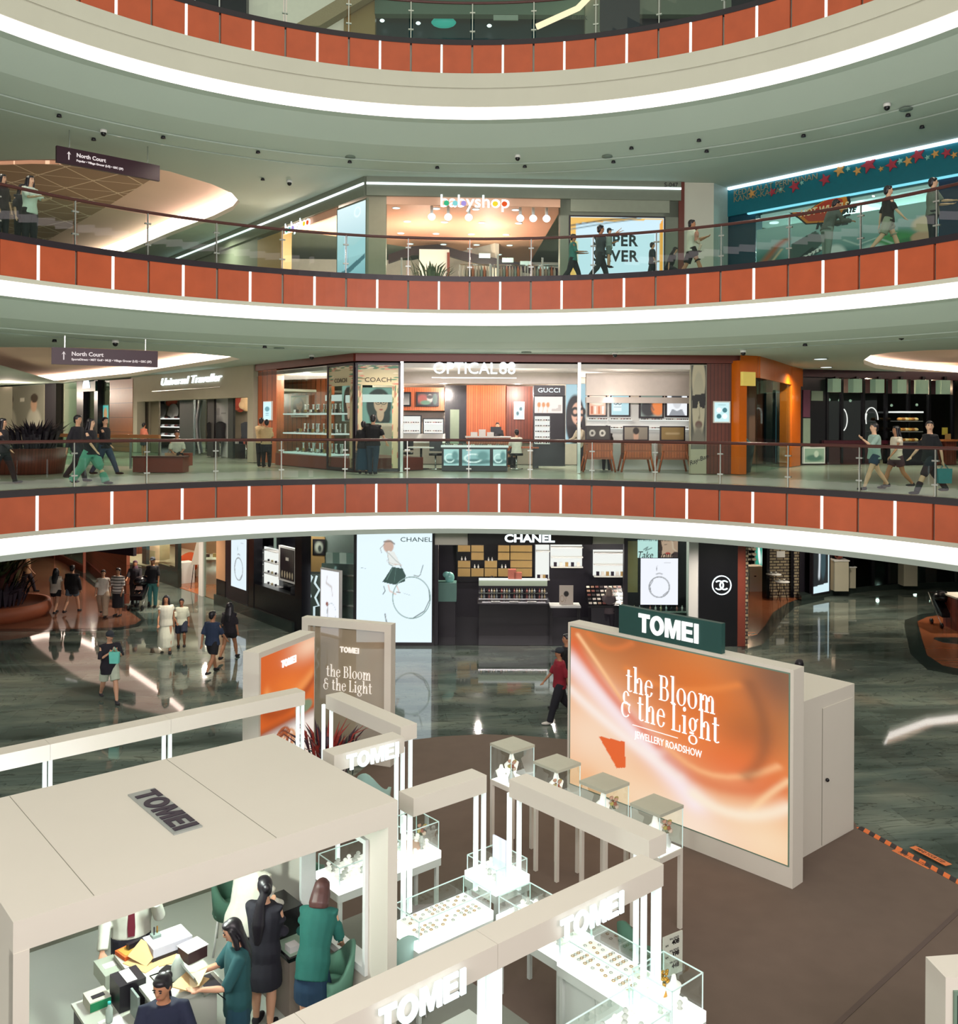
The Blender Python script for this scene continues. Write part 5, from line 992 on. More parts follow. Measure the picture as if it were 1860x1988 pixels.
s, z = IR.hit(290, 915, .3); p = at(292, 917, z=zb); t = thing('bench', 'dark red box bench on the lowest gallery where a man sits', 'bench', tuple(p)); MB().box(p.x - .55, p.x + 1.0, p.y, p.y + .6, zb, zb + .45).obj('body', M['header'], t); MB().box(p.x - .58, p.x + 1.03, p.y - .03, p.y + .63, zb + .45, zb + .5).obj('seat', M['rail'], t)
# hanging direction signs
M['plum'] = mat('plum_sign', '#3a1a2a', .4); M['signw'] = glow('sign_white', '#f3e8e6', .9)
def dirsign(q, zt, body, lab, Y0_, hh=.6):
    a, b = at(q[0], q[1], Y=Y0_), at(q[2], q[3], Y=Y0_); f = q[4]; b = at(q[2], q[3], Y=Y0_ * f); w = Wall(a, b); z1 = a.z; t = thing('direction_sign', lab, 'sign', tuple(w.P(0, z1)), w.rot())
    MB().wbox(w, 0, w.L, z1 - hh, z1, -.05, .05).obj('panel', M['plum'], t)
    for s in (w.L * .12, w.L * .88): MB().wbox(w, s - .012, s + .012, z1, zt, -.012, .012).obj('rod', M['steel'], t)
    L = w.L; text('North Court', M['signw'], hh * .33, w.frame(L * .18, z1 - hh * .36, .055), t, align='LEFT', bold=.004, depth=.004)
    text(body, M['signw'], hh * .17, w.frame(L * .18, z1 - hh * .68, .055), t, align='LEFT', bold=.003, depth=.004)
    P = w.P; MB().wbox(w, L * .105, L * .115, z1 - hh * .72, z1 - hh * .28, .05, .06).add([P(L * .09, z1 - hh * .42, .06), P(L * .11, z1 - hh * .22, .06), P(L * .13, z1 - hh * .42, .06), P(L * .11, z1 - hh * .32, .06)], [(0, 1, 3), (1, 2, 3)]).obj('arrow', M['signw'], t)
dirsign((100, 674, 306, 682, 1.05), ZC2, 'SportsDirect \u2022 MST Golf \u2022 MUJI \u2022 Village Grocer (LG) \u2022 GSC (3F)', 'plum direction sign to North Court hanging under the lower gallery ceiling', 24, .44)
dirsign((109, 283, 309, 322, 1.077), ZC3, 'Popular \u2022 Village Grocer (LG) \u2022 GSC (3F)', 'plum direction sign to North Court hanging under the upper gallery ceiling', 25, .45)

# ---- orange framed shop and restaurant on the right
M['orangeframe'] = mat('orange_lacquer', '#d96a0a', .35, var=.08)
op = [at(1436, 921, z=zb), at(1470, 920, z=zb), at(1500, 914, z=zb), at(1530, 907, z=zb), at(1554, 903, z=zb)]
hd = MB(); hd.loft([[p + Vector((0, 0, z)) + Vector((.12, .12, 0)) * e for z, e in ((3.1, 0), (3.82, 0), (3.82, 1), (3.1, 1))] for p in op], smooth=False); hd.obj('trim_86', M['orangeframe'], kind='structure')
ws = [Wall(op[i], op[i + 1]) for i in range(4)]
st('trim', ws[0], (1436, 700, 1449, 921), -.3, .05, M['orangeframe'], zmin=zb); st('trim', ws[3], (1538, 715, 1554, 905), -.4, .05, M['orangeframe'], zmin=zb)
for k, w in enumerate(ws): MB().wbox(w, 0, w.L, zb + .05, zb + 3.1, -.03, -.01).obj('window_%d' % (70 + k), M['shopglass'], kind='structure')
OB = Wall(at(1425, 880, Y=36), at(1580, 880, Y=40)); MB().wbox(OB, -2.5, OB.L + .3, zb, 8.8, -.2, 0).obj('wall_52', mat('brown_shop_back', '#8a4a30', .5), kind='structure'); shopl('shop_light_orange', tuple(OB.P(1.6, 8.3, 1.5)), (2, 1), 230, '#e6f2ea')
st('wall', OB, (1455, 730, 1480, 900), 0, .3, mat('salmon_panel', '#a8644c', .5), zmin=zb); st('wall', OB, (1488, 715, 1500, 762), .2, .4, mat('red_panel', '#b5402a', .4)); st('wall', OB, (1488, 762, 1516, 910), .2, .3, mat('teal_dark', '#1c3a42', .3), zmin=zb)
cv = Canvas(24, 60, '#2c5d68'); cv.ell(.55, .62, .22, .1, '#20161a', .3); cv.ell(.55, .56, .16, .08, '#b58a72', .3); cv.ell(.5, .38, .32, .16, '#a9d4dc', .3); cv.ell(.45, .18, .22, .18, '#9a8f78', .4); cv.line([(.1, .3), (.4, .34)], .05, '#b58a72')
T('lit_poster', 'tall blue poster of a leaning child in the orange framed shop', 'poster', ws[2], (1506, 760, 1537, 902), -1.0, -.9, M['dark'], cv=cv, zmin=zb)
T('hanging_sign', 'small yellow square sign hanging at the orange shop front', 'sign', ws[0], (1443, 722, 1467, 749), .1, .22, mat('pale_yellow', '#e8cf6a', .5, emit=.25))
p = at(1462, 922, z=zb) + Vector((.1, 1.6, 0)); t = thing('tub', 'tapered dark tub with cables behind the orange shop glass', 'tub', tuple(p)); MB().lathe([(0, zb), (.28, zb), (.42, zb + .95), (.36, zb + .95), (0, zb + .9)], (p.x, p.y), 18).obj('body', M['dark'], t); MB().tube([p + Vector((-.3, 0, .9)), p + Vector((-.15, 0, 1.4)), p + Vector((.3, 0, .95))], .03, 6).obj('cable', mat('cyan_cable', '#8fc9cf', .3), t)
RW = Wall(at(1554, 902, z=zb), at(1900, 899, z=zb)); M['plumwood'] = mat('plum_wood', '#3a1420', .35, var=.2)
MB().wbox(RW, -.1, RW.L, 8.5, ZC2 + .02, -.3, .2).obj('trim_87', M['plumwood'], kind='structure'); MB().wbox(RW, -.1, RW.L + 2, zb, 8.7, -4.2, -4).obj('wall_53', mat('plum_back', '#2a1420', .4), kind='structure'); st('wall', RW, (1555, 722, 1603, 902), -.4, 0, M['black'], zmin=zb)
st('trim', RW, (1560, 757, 1573, 810), 0, .05, mat('mauve_panel', '#5f3048', .5)); st('trim', RW, (1560, 812, 1573, 880), 0, .05, mat('sage_panel', '#7f9482', .5)); st('trim', RW, (1576, 759, 1598, 778), 0, .05, mat('sage_panel', '#7f9482', .5))
for k, x in enumerate((1606, 1634, 1676, 1720, 1764, 1804, 1850)): st('trim', RW, (x, 728, x + 3, 900), -.1, .05, M['black'], zmin=zb)
st('window', RW, (1606, 764, 1850, 862), -.04, -.02, M['glassdark']); st('trim', RW, (1600, 855, 1850, 862), -.2, .15, M['plumwood']); st('wall', RW, (1600, 862, 1690, 902), -.3, 0, mat('panelled_wood', '#3a2226', .4), zmin=zb)
shopl('shop_light_restaurant', tuple(RW.P(RW.L * .5, 8.2, -1.6)), (8, 1), 420, '#ffd9b0')
lampm = mat('frosted_green_shade', '#8fae94', .6, emit=.22)
for k, x in enumerate((1624, 1665, 1708, 1751, 1794, 1836)):
    t = wt('square_lamp', 'frosted green square lamp of the restaurant front, number %s from the orange shop' % 'one two three four five six'.split()[k], 'lamp', RW, x, 760, .1, 'square lamps over the restaurant'); wb('shade', RW, (x - 8 + (k == 0), 735 + k * .6, x + 9, 761 + k * .8), .08, .4, lampm, t); wb('bracket', RW, (x - 2, 731, x + 3, 735 + k * .6), -.1, .3, M['black'], t)
for k, (x, a0, a1) in enumerate(((1632, -60, 60), (1692, 0, 180), (1694, 150, 200))):
    s, z = RW.hit(x, 815, .03); mb = MB(); mb.tube([RW.P(s + .32 * math.cos(a), z + .5 * math.sin(a), .03) for a in arc(R(a0), R(a1), 12)], .022, 6); mb.obj('window_ring', M['litwhite'], label=('first', 'tall arched', 'broken')[k] + ' white arc painted on the dark restaurant window', cat='lettering')
shm = mat('warm_bulb', '#ffe6c4', .4, emit=6)
for k, (x, y) in enumerate(((1610, 776), (1630, 777), (1651, 778), (1674, 788), (1731, 787), (1780, 786))):
    s, z = RW.hit(x, y, -1.2); t = thing('pendant_lamp', 'tiny glowing pendant in the dark restaurant, number %s from the orange shop' % 'one two three four five six'.split()[k], 'lamp', tuple(RW.P(s, z, -1.2))); MB().ell(RW.P(s, z, -1.2), (.06, .06, .06), 8, 6).obj('bulb', shm, t); MB().cyl(RW.P(s, 0, -1.2), .008, z + .05, 8.81, 5).obj('cord', M['black'], t)
t = wt('food_counter', 'lit glass food counter with golden trays in front of the restaurant', 'counter', RW, 1772, 900, 1.0); s0, s1 = RW.sx(1749, 1.0), RW.sx(1793, 1.0); MB().wbox(RW, s0, s1, zb, zb + .9, .3, 1.0).obj('body', M['dark'], t)
for q in range(3): MB().wbox(RW, s0, s1, zb + .9 + q * .42, zb + .94 + q * .42, .4, .98).obj('shelf_board', M['steel'], t)
MB().wbox(RW, s0, s1, zb + .9, zb + 2.1, .95, .97).obj('glass_pane', M['glass2'], t); MB().wbox(RW, s0, s1, zb + 2.1, zb + 2.16, .3, 1.0).obj('top', M['litwhite'], t)
fm = [mat('bread_%d' % i, c_, .6, var=.2) for i, c_ in enumerate(('#d99a4a', '#b0692c', '#e8c890'))]
for q in range(3): goods('pastry', lambda mb: mb.ell((0, 0, .06), (.12, .09, .07), 8, 6), fm, row(RW, 6, s0 + .08, s1 - .08, zb + .94 + q * .42, .75), 'golden pastry on the %s shelf of the lit food counter' % ('lowest', 'middle', 'top')[q], 'food', 'pastries on food shelf %d' % q)
cv = Canvas(24, 16, '#9fb9a8'); cv.ell(.5, .3, .35, .2, '#5a7f74', .5); cv.ell(.6, .6, .1, .2, '#dfe8dc', .4); T('menu_board', 'pale green menu board leaning at the base of the dark panelled front', 'board', RW, (1560, 868, 1602, 900), .05, .15, M['paper'], cv=cv, pm=P_PRN, zmin=zb)
for k, (x, y) in enumerate(((1834, 838), (1840, 850))): T('menu_card', ('upper yellow and green', 'lower cream')[k] + ' card on the wooden rail of the restaurant', 'card', RW, (x - 4, y - 8, x + 6, y + 6), .3 + k * .1, .34 + k * .1, (mat('lime_card', '#b5b04a', .5), M['gold'])[k])
for k, x in enumerate((1812, 1842)):
    t = wt('cafe_counter', ('nearer', 'farther')[k] + ' tan wooden cafe counter behind the man in black', 'counter', RW, x, 900, .9 + k * .3); s = RW.sx(x, 1.0); MB().wbox(RW, s - .3, s + .35, zb + .95, zb + 1.03, .6, 1.2).obj('worktop', mat('tan_wood', '#9a6238', .4), t); MB().wbox(RW, s - .25, s + .3, zb, zb + .95, .65, 1.1).obj('body', M['wooddk'], t)
# round ceiling downlights near the restaurant
for k, (x, y) in enumerate(((1593, 697), (1604, 713), (1677, 722))):
    p = at(x, y, z=ZC2 - .01); t = thing('downlight', 'round recessed ceiling light above the restaurant, number %s from the optician' % ('one', 'two', 'three')[k], 'light', tuple(p)); MB().cyl(p, .2, p.z - .01, p.z, 20).obj('lens', M['led'], t); MB().cyl(p, .24, p.z - .006, p.z + .004, 20).obj('ring', M['steel'], t)
# ================================================================== MIDDLE GALLERY (the baby shop's level) AND THE TOP ONE
zc = Z3; zt = ZC3
AW = Wall(at(712, 343, z=zt), at(1321, 354, z=zt)); AL = Wall(at(330, 500, z=zt), at(712, 343, z=zt))
ax = lambda x, d=0, y=450: AW.sx(x, d, y); al = lambda x, d=0, y=470: AL.sx(x, d, y)
M['greige'] = mat('greige_facade', '#7d8576', .5, var=.06); M['peachceil'] = mat('peach_ceiling', '#f0bda0', .6, var=.03)
for w, k in ((AW, 90), (AL, 91)):
    hi, lo = .0, .42
    MB().wbox(w, 0, w.L, zt - .62, zt, -.3, .1).obj('trim_%d' % k, M['greige'], kind='structure')
    t = thing('led_line', 'thin white light line along the %s of the baby shop' % ('front header', 'receding side header')[k - 90], 'light', tuple(w.P(0, zt - .3, .1)), w.rot()); MB().wbox(w, 0, w.L, zt - .27, zt - .2, .09, .13).obj('strip', M['led'], t)
MB().wbox(AL, 0, al(500), zc, zt - .6, -.3, 0).obj('wall_60', M['greige'], kind='structure')
st('wall', AW, (712, 368, 749, 545), -.4, 0, mat('grey_beige_column', '#8d8a76', .5), zmin=zc); st('wall', AW, (1088, 372, 1108, 545), -.4, 0, M['greige'], zmin=zc); st('wall', AW, (1288, 372, 1318, 545), -.4, 0, M['greige'], zmin=zc); st('wall', AW, (1088, 372, 1318, 420), -.4, 0, M['greige'])
st('trim', AW, (1108, 385, 1300, 412), 0, .06, mat('pale_greige', '#9aa08e', .5))
st('wall', AW, (1318, 352, 1328, 545), -.4, .05, M['header'], zmin=zc)
text('S-047', M['dark'], .2, AW.frame(*AW.hit(1303, 359, .12), .12), depth=.004, label='small unit number S-047 at the end of the baby shop header', cat='lettering')
# interior: peach ceiling with downlights, pale back wall
ip = [tuple(AW.P(.2, 0, -.35))[:2], tuple(AW.P(ax(1100), 0, -.35))[:2], tuple(AW.P(ax(1100), 0, -13))[:2], tuple(AL.P(al(540), 0, -9))[:2], tuple(AL.P(al(548), 0, -.35))[:2], tuple(AL.P(al(655), 0, -.35))[:2]]
MB().prism(ip, 13.86, 14.0).obj('ceiling_50', M['peachceil'], kind='structure')
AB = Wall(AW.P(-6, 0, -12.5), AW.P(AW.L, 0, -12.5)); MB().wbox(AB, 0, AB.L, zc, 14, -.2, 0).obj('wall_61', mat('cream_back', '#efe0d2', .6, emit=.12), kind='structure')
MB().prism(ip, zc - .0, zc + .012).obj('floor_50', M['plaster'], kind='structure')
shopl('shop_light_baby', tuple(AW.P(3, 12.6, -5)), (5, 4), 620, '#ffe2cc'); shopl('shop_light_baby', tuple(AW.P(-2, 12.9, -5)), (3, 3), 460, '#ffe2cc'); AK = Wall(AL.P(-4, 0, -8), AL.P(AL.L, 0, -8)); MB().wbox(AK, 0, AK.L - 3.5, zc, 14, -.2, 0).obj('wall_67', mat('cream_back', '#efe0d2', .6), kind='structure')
dl = 0
for i in range(5):
    for j in range(4):
        p = AW.P(ax(765) + j * 1.35 + .3 * (i % 2), 13.85, -1.5 - i * 2.1); t = thing('downlight', 'round ceiling light of the baby shop, row %d from the front, light %d' % (i + 1, j + 1), 'light', tuple(p), 0, 'ceiling lights of the baby shop'); MB().cyl(p, .12, 13.84, 13.862, 14).obj('lens', M['led'], t); MB().cyl(p, .15, 13.85, 13.862, 14).obj('ring', M['paper'], t)
for k, x in enumerate((838, 870, 910, 1010, 1035, 1061)):
    p = AW.P(ax(x, -.9), 13.86, -.9); t = thing('spotlight', 'white track spotlight behind the baby shop sign, number %s from the grey column' % 'one two three four five six'.split()[k], 'light', tuple(p)); MB().cyl(p, .05, 13.5, 13.86, 8).obj('arm', M['paper'], t); MB().ell(p - Vector((0, 0, .42)), (.13, .13, .12)).obj('lens', M['led'], t)
t = wt('shop_sign', 'glowing babyshop letters with coloured dots over the front entrance', 'sign', AW, 922, 394)
MB().wbox(AW, ax(750), ax(1088), 13.62, 13.88, -.1, .0).obj('rail', M['peachceil'], t)
def babysign(w, px, py, h, t, xs):
    s, z = w.hit(px, py, .1); k = w.hit(px, py - h, .1)[1] - z; sz = k / .73; fr = w.frame(s, z, .1)
    o = text('babyshop', M['led'], sz, fr, t, xs=xs, bold=.008 * sz, depth=.02); X = [v.co.x for v in o.data.vertices]; x0, x1 = min(X), max(X)
    for f, c_ in ((.085, '#3fae7e'), (.21, '#7fc9c9'), (.335, '#a08fd0'), (.79, '#e8d03a'), (.925, '#d9572a')):
        q = MB(); q.cyl(((x0 + (x1 - x0) * f) * xs, 0), sz * .15, 0, .03, 16); d = q.obj('dot', glow('dot_' + c_, c_, 1.2), t, local=True); d.matrix_local = wm(t).inverted() @ fr @ Matrix.Translation((0, -sz * .1, .005))
babysign(AW, 922, 392, 25, t, 1.05)
t = wt('shop_sign', 'smaller babyshop sign over the receding side entrance', 'sign', AL, 577, 436); MB().wbox(AL, al(547), al(652), 13.62, 13.88, -.1, .0).obj('rail', M['peachceil'], t); babysign(AL, 577, 437, 21, t, 1.0)
# lit picture on the angled side, timber panel, side window
cv = Canvas(40, 80, '#bfe6ee'); cv.grad(0, 1, '#7fb5c0', '#d9f2f6'); cv.poly([(0, .42), (.3, .5), (.6, .44), (1, .55), (1, .3), (0, .3)], '#a9d3dc'); cv.poly([(0, .1), (.4, .16), (1, .3), (1, .24), (.5, .1), (0, .02)], '#3f6f7a'); cv.line([(.38, .2), (.36, .6)], .015, '#3a4c54'); cv.ring(.72, .88, .1, .06, .015, '#e8fbff')
T('light_box', 'tall pale blue lit picture on the angled side of the baby shop', 'lightbox', AL, (654, 395, 711, 545), -.1, .02, M['greige'], cv=cv, pm=P_LIT2, zmin=zc)
st('wall', AL, (500, 458, 546, 545), -.4, .02, mat('beige_boards', '#a98f62', .5), zmin=zc)
# fittings seen over the slab edge
def fit(name, lab, cat, x0, y0, x1, y1, d, dep, m):
    s0, s1, z0, z1 = AW.rect(x0, y0, x1, y1, d); return MB().wbox(AW, s0, s1, z0 if name == 'header_sign' else zc + .012, z1, d - dep, d).obj(name, m, label=lab, cat=cat)
fit('display_wall', 'tall white display wall in the middle of the baby shop', 'display', 814, 484, 872, 545, -6, 3, M['paper'])
fit('wall_panel', 'slim brown panel beside the white display wall of the baby shop', 'panel', 868, 490, 873, 545, -5.9, .05, M['header'])
q = MB(); pts = [(754, 494), (800, 478), (850, 474), (900, 488), (980, 505), (1085, 521)]
for (x0, y0), (x1, y1) in zip(pts[:-1], pts[1:]):
    a, b = AW.hit(x0, y0, -7), AW.hit(x1, y1, -7); P = AW.P; q.hexa([P(a[0], a[1] - .35, -7), P(b[0], b[1] - .35, -7), P(b[0], b[1] - .35, -7.2), P(a[0], a[1] - .35, -7.2), P(a[0], a[1], -7), P(b[0], b[1], -7), P(b[0], b[1], -7.2), P(a[0], a[1], -7.2)])
q.obj('trim_92', M['dark'], kind='structure')
for k, x in enumerate((930, 975, 1010, 1045)): fit('header_sign', 'pale blue aisle sign on the dark slanted band, number %s from the white display wall' % 'one two three four'.split()[k], 'sign', x, 486 + (x - 900) * .19, x + 22, 495 + (x - 900) * .19, -6.9, .05, mat('pale_blue_board', '#b9d6da', .5, emit=.2))
for k, (x, h) in enumerate(((778, 500), (950, 512), (965, 495), (1052, 500))): fit('display_pole', 'slim white display pole in the baby shop, number %s from the grey column' % 'one two three four'.split()[k], 'pole', x, h, x + 3, 545, -2.5, .08, M['paper'])
for k, (x0, x1) in enumerate(((893, 955), (960, 1020), (1025, 1085))):
    t = wt('clothes_rack', 'white clothes rack on the %s bay of the baby shop entrance' % ('first', 'second', 'third')[k], 'rack', AW, x0, 545, -3); s0, s1 = ax(x0, -3), ax(x1, -3)
    for z in (1.05, 1.5): MB().tube([AW.P(s0, zc + z, -3), AW.P(s1, zc + z, -3)], .025, 6).obj('rail', M['chrome'], t)
    for s in (s0, s1): MB().tube([AW.P(s, zc, -3), AW.P(s, zc + 1.5, -3)], .025, 6).obj('post', M['paper'], t)
    goods('hanging_garment', lambda mb: mb.tube([(0, 0, -.55), (0, 0, -.2), (0, 0, -.02)], [.12, .14, .03], 8, .4), [mat('gar_%d' % i, c_, .8) for i, c_ in enumerate(('#e8dcd0', '#c9b5a5', '#a8b8b0', '#d98a6a'))], row(AW, 9, s0 + .1, s1 - .1, zc + 1.49, -3), 'small garment hanging on the white rack of the %s entrance bay' % ('first', 'second', 'third')[k], 'clothes', 'garments on rack %d' % k, AW.rot() + 1.57)
p = AW.P(ax(838, -1.5), zc + .012, -1.5); t = thing('potted_palm', 'grey green potted palm in the baby shop entrance', 'plant', tuple(p)); MB().lathe([(0, 0), (.22, 0), (.3, .55), (0, .5)], n=16).obj('pot', M['paper'], t, local=True); leafy(t, (p.x, p.y, zc + .5), 1.0, 1.0, 60, mat('grey_green_leaf', '#6a7a62', .5, var=.3), .05)
p = AL.P(al(642, -2.5), zc + .012, -2.5); t = thing('armchair', 'orange armchair behind the side entrance of the baby shop', 'chair', tuple(p)); MB().bx(p + Vector((0, 0, .35)), (.8, .7, .3)).obj('seat', M['orangeframe'], t); MB().bx(p + Vector((0, .3, .65)), (.8, .15, .7)).obj('backrest', M['orangeframe'], t); [MB().bx(p + Vector((x, y, .1)), (.06, .06, .2)).obj('leg', M['wooddk'], t) for x in (-.35, .35) for y in (-.3, .3)]
# screen with the sale message
cv = Canvas(80, 54, '#c9e6f2'); cv.poly([(0, 0), (.06, 0), (.06, .9), (1, .98), (1, 1), (0, 1)], '#e8b85a'); cv.poly([(.95, 0), (1, 0), (1, 1), (.95, .9)], '#e8a23a'); cv.line([(0, .86), (.35, .95), (.7, 1)], .022, '#26343a'); cv.line([(0, .8), (.4, .91), (.75, .985)], .018, '#5f7a80'); cv.line([(.06, .6), (.06, 0)], .03, '#edc870')
t = T('screen', 'big bright screen reading SUPER SAVER beside the baby shop entrance', 'screen', AW, (1105, 419, 1291, 548), -.05, .06, M['edge'], cv=cv, pm=P_LIT2, fr=.05, zmin=zc)
dk = mat('ink_teal', '#17333a', .5)
wtext('SUPER', dk, AW, 1195, 468, 22, .075, t, bold=.015, xs=.95, space=1.1, depth=.004); wtext('SAVER', dk, AW, 1195, 498, 22, .075, t, bold=.015, xs=.95, space=1.1, depth=.004)
# white column and toy shop
st('wall', AW, (1328, 350, 1385, 545), -.6, .0, M['white'], zmin=zc); 
CW = Wall(AW.P(ax(1385), 0), at(1414, 366, z=zt)); MB().wbox(CW, 0, CW.L, zc, zt, -.4, 0).obj('wall_62', mat('pale_teal_wall', '#a9bfb5', .5), kind='structure')
TY = Wall(at(1414, 367, z=zt), at(1880, 268, z=zt)); ty = lambda x, d=0, y=450: TY.sx(x, d, y)
M['tealfac'] = mat('teal_facade', '#0f6f7d', .4, var=.1); M['teallit'] = mat('teal_facade_dark', '#0a3f52', .4, var=.1)
MB().wbox(TY, 0, TY.L + 1, zt - .95, zt + .03, -.4, .1).obj('wall_63', M['tealfac'], kind='structure')
t = thing('led_line', 'pale blue light strip above the teal toy shop header', 'light', tuple(TY.P(0, zt, .1)), TY.rot()); MB().wbox(TY, .1, TY.L, zt - .08, zt - .0, .1, .2).obj('strip', glow('pale_blue_led', '#d6ecff', 2.2), t)
t = thing('led_line', 'lower pale blue light strip under the teal toy shop header', 'light', tuple(TY.P(0, zt - .9, .1)), TY.rot()); MB().wbox(TY, .8, TY.L, zt - 1.0, zt - .95, .02, .12).obj('strip', glow('blue_led', '#7fd6e6', 1.2), t)
MB().wbox(TY, 0, ty(1467), zc, zt - .95, -.4, 0).obj('wall_64', M['teallit'], kind='structure'); MB().wbox(TY, ty(1822), TY.L + 1, zc, zt - .95, -.4, 0).obj('wall_65', mat('navy_facade', '#0c2f4a', .4), kind='structure')
MB().wbox(TY, ty(1467), ty(1822), zc, zt - .95, -.03, 0).obj('window_80', M['shopglass'], kind='structure')
TBK = Wall(TY.P(0, 0, -7), TY.P(TY.L, 0, -7)); MB().wbox(TBK, 0, TBK.L, zc, 14, -.2, 0).obj('wall_66', mat('aqua_back', '#7fb5b5', .6), kind='structure'); MB().wbox(TY, .3, TY.L, 13.4, 13.5, -7, -.3).obj('ceiling_51', mat('pale_aqua_ceiling', '#d9ecea', .6, emit=.2), kind='structure')
shopl('shop_light_toy', tuple(TY.P(TY.L * .5, 12.8, -3)), (4, 3), 420, '#e2fbff')
for i in range(3):
    for j in range(4):
        p = TY.P(1.0 + j * 1.15, 13.39, -1.2 - i * 2); t = thing('downlight', 'round ceiling light of the toy shop, row %d from the window, light %d' % (i + 1, j + 1), 'light', tuple(p), 0, 'ceiling lights of the toy shop'); MB().cyl(p, .15, 13.37, 13.4, 14).obj('lens', M['led'], t)
for k, (s_, y) in enumerate((('KEDAI ALAT PERMAINAN', 376), ('KANAK-KANAK', 388))): text(s_, mat('grey_gold', '#8f8a70', .5), .27, TY.frame(*TY.hit(1424, y, .11), .11), xs=.98, align='LEFT', depth=.01, label='raised letters %s on the teal toy shop header' % s_, cat='lettering')
def star(x, y, r, c_, k):
    s, z = TY.hit(x, y, .12); mb = MB(); pts = [(s + (r if i % 2 else r * .42) * math.sin(i * math.pi / 5 + .3), z - (r if i % 2 else r * .42) * math.cos(i * math.pi / 5 + .3)) for i in range(10)]
    mb.loft([[TY.P(a, b, d) for a, b in pts] for d in (.1, .15)], smooth=False)
    mb.obj('star', mat('star_' + c_, {'red': '#b03a4a', 'gold': '#d9a25a', 'aqua': '#8fc9b9'}[c_], .5), label='%s %s star on the teal header, number %d from the header lettering' % ('big' if r > .15 else 'small', c_, k), cat='star', group='stars on the toy shop header')
for k, (x, y, r, c_) in enumerate(((1460, 376, .14, 'gold'), (1500, 373, .14, 'red'), (1516, 368, .07, 'aqua'), (1543, 362, .2, 'red'), (1557, 355, .07, 'aqua'), (1602, 349, .2, 'red'), (1630, 331, .19, 'gold'), (1647, 328, .08, 'aqua'), (1665, 332, .14, 'gold'), (1687, 320, .26, 'red'), (1711, 328, .08, 'gold'), (1732, 320, .2, 'red'), (1748, 313, .1, 'aqua'), (1763, 313, .15, 'gold'), (1782, 302, .22, 'red'), (1801, 306, .08, 'aqua'), (1816, 299, .12, 'gold'), (1838, 297, .15, 'red'), (1853, 301, .1, 'gold'))): star(x, y, r, c_, k + 1)
# window mural: teeth, curling track and clouds of spray
cv = Canvas(150, 76, '#8fc0bd'); cv.grad(.1, .9, '#3f7f80', '#9cc9c4')
cv.ell(.06, .1, .1, .35, '#3f8078', .6); cv.line([(.02, .0), (.05, .35), (.13, .62), (.18, .72)], .045, '#b0643f'); cv.line([(.05, .0), (.09, .3), (.16, .55)], .014, '#e0c9a0')
cv.poly([(.17, .1), (.22, .62), (.36, .8), (.42, .62), (.36, .42), (.3, .26), (.4, .2), (.44, .06), (.3, .0)], '#43605c'); cv.poly([(.24, .3), (.34, .5), (.4, .42), (.33, .28)], '#20383a'); cv.poly([(.26, .14), (.4, .12), (.43, .3), (.32, .3)], '#20383a')
for i in range(7): cv.poly([(.25 + i * .022, .3 + i * .03), (.262 + i * .022, .22 + i * .03), (.274 + i * .022, .31 + i * .03)], '#eef4f0'); cv.poly([(.27 + i * .022, .12 + i * .006), (.281 + i * .022, .2 + i * .006), (.292 + i * .022, .12 + i * .006)], '#eef4f0')
cv.ell(.5, .2, .16, .16, '#3f7f80', .5); cv.ell(.47, .25, .06, .2, '#dfeeee', .3); cv.ell(.62, .12, .1, .1, '#7aa8a0', .6); cv.ell(.8, .32, .1, .2, '#3f9a5a', .5); cv.ell(.86, .3, .07, .1, '#2f7f4f', .4); cv.poly([(.84, .1), (.99, .08), (1, .42), (.9, .46)], '#a8704f'); cv.ell(.93, .4, .05, .09, '#cfa98c', .3); cv.ell(.95, .62, .06, .12, '#d9c9a5', .4)
cv.line([(.52, .55), (.6, .42), (.7, .5), (.78, .36)], .012, '#cfe6e2'); cv.ell(.68, .3, .05, .08, '#b9d8d4', .6)
s0, s1, z0, z1 = TY.rect(1470, 440, 1820, 530); t = thing('window_mural', 'printed window mural of snapping jaws and a curling track on the toy shop glass', 'mural', tuple(TY.P(s0, zc, .03)), TY.rot()); wpic(cv, 'picture', P_PRN, TY, ty(1470), ty(1820), 11.3, 12.95, .03, t)
t = wt('window_sign', 'orange and red flame shaped logo on the toy shop window', 'sign', TY, 1594, 408, .06)
s, z = TY.hit(1594, 410, .06); fl = [(-1.15, .12), (-.8, -.1), (-.55, -.3), (.1, -.36), (.75, -.2), (1.0, .1), (.95, .3), (.6, .42), (.2, .34), (-.2, .2), (-.5, .06), (-.75, .08)]
for f, c_, d in ((1.1, '#1c2a30', .05), (1.0, '#d9862a', .07), (.84, '#b8402a', .09)):
    mb = MB(); mb.loft([[TY.P(s + a * f * .86, z + b * f, dd) for a, b in fl] for dd in (.04, d)], smooth=False); mb.obj('flame', mat('flame_' + c_, c_, .5), t)
text('HOT WHEELS', mat('cream_letter', '#f2e6b0', .5), .3, TY.frame(s + .1, z + .02, .095), t, xs=.85, depth=.006, shear=.2, bold=.008)
for k, s_ in enumerate(('ULTIMATE', 'RACE')): text(s_, mat('ink_teal', '#17333a', .5), (.2, .42)[k], TY.frame(*TY.hit(*((1632, 412), (1614, 432))[k], .05), .05), shear=.3, bold=.01, depth=.02, label='slanted dark letters %s on the toy shop window under the flame logo' % s_, cat='lettering')
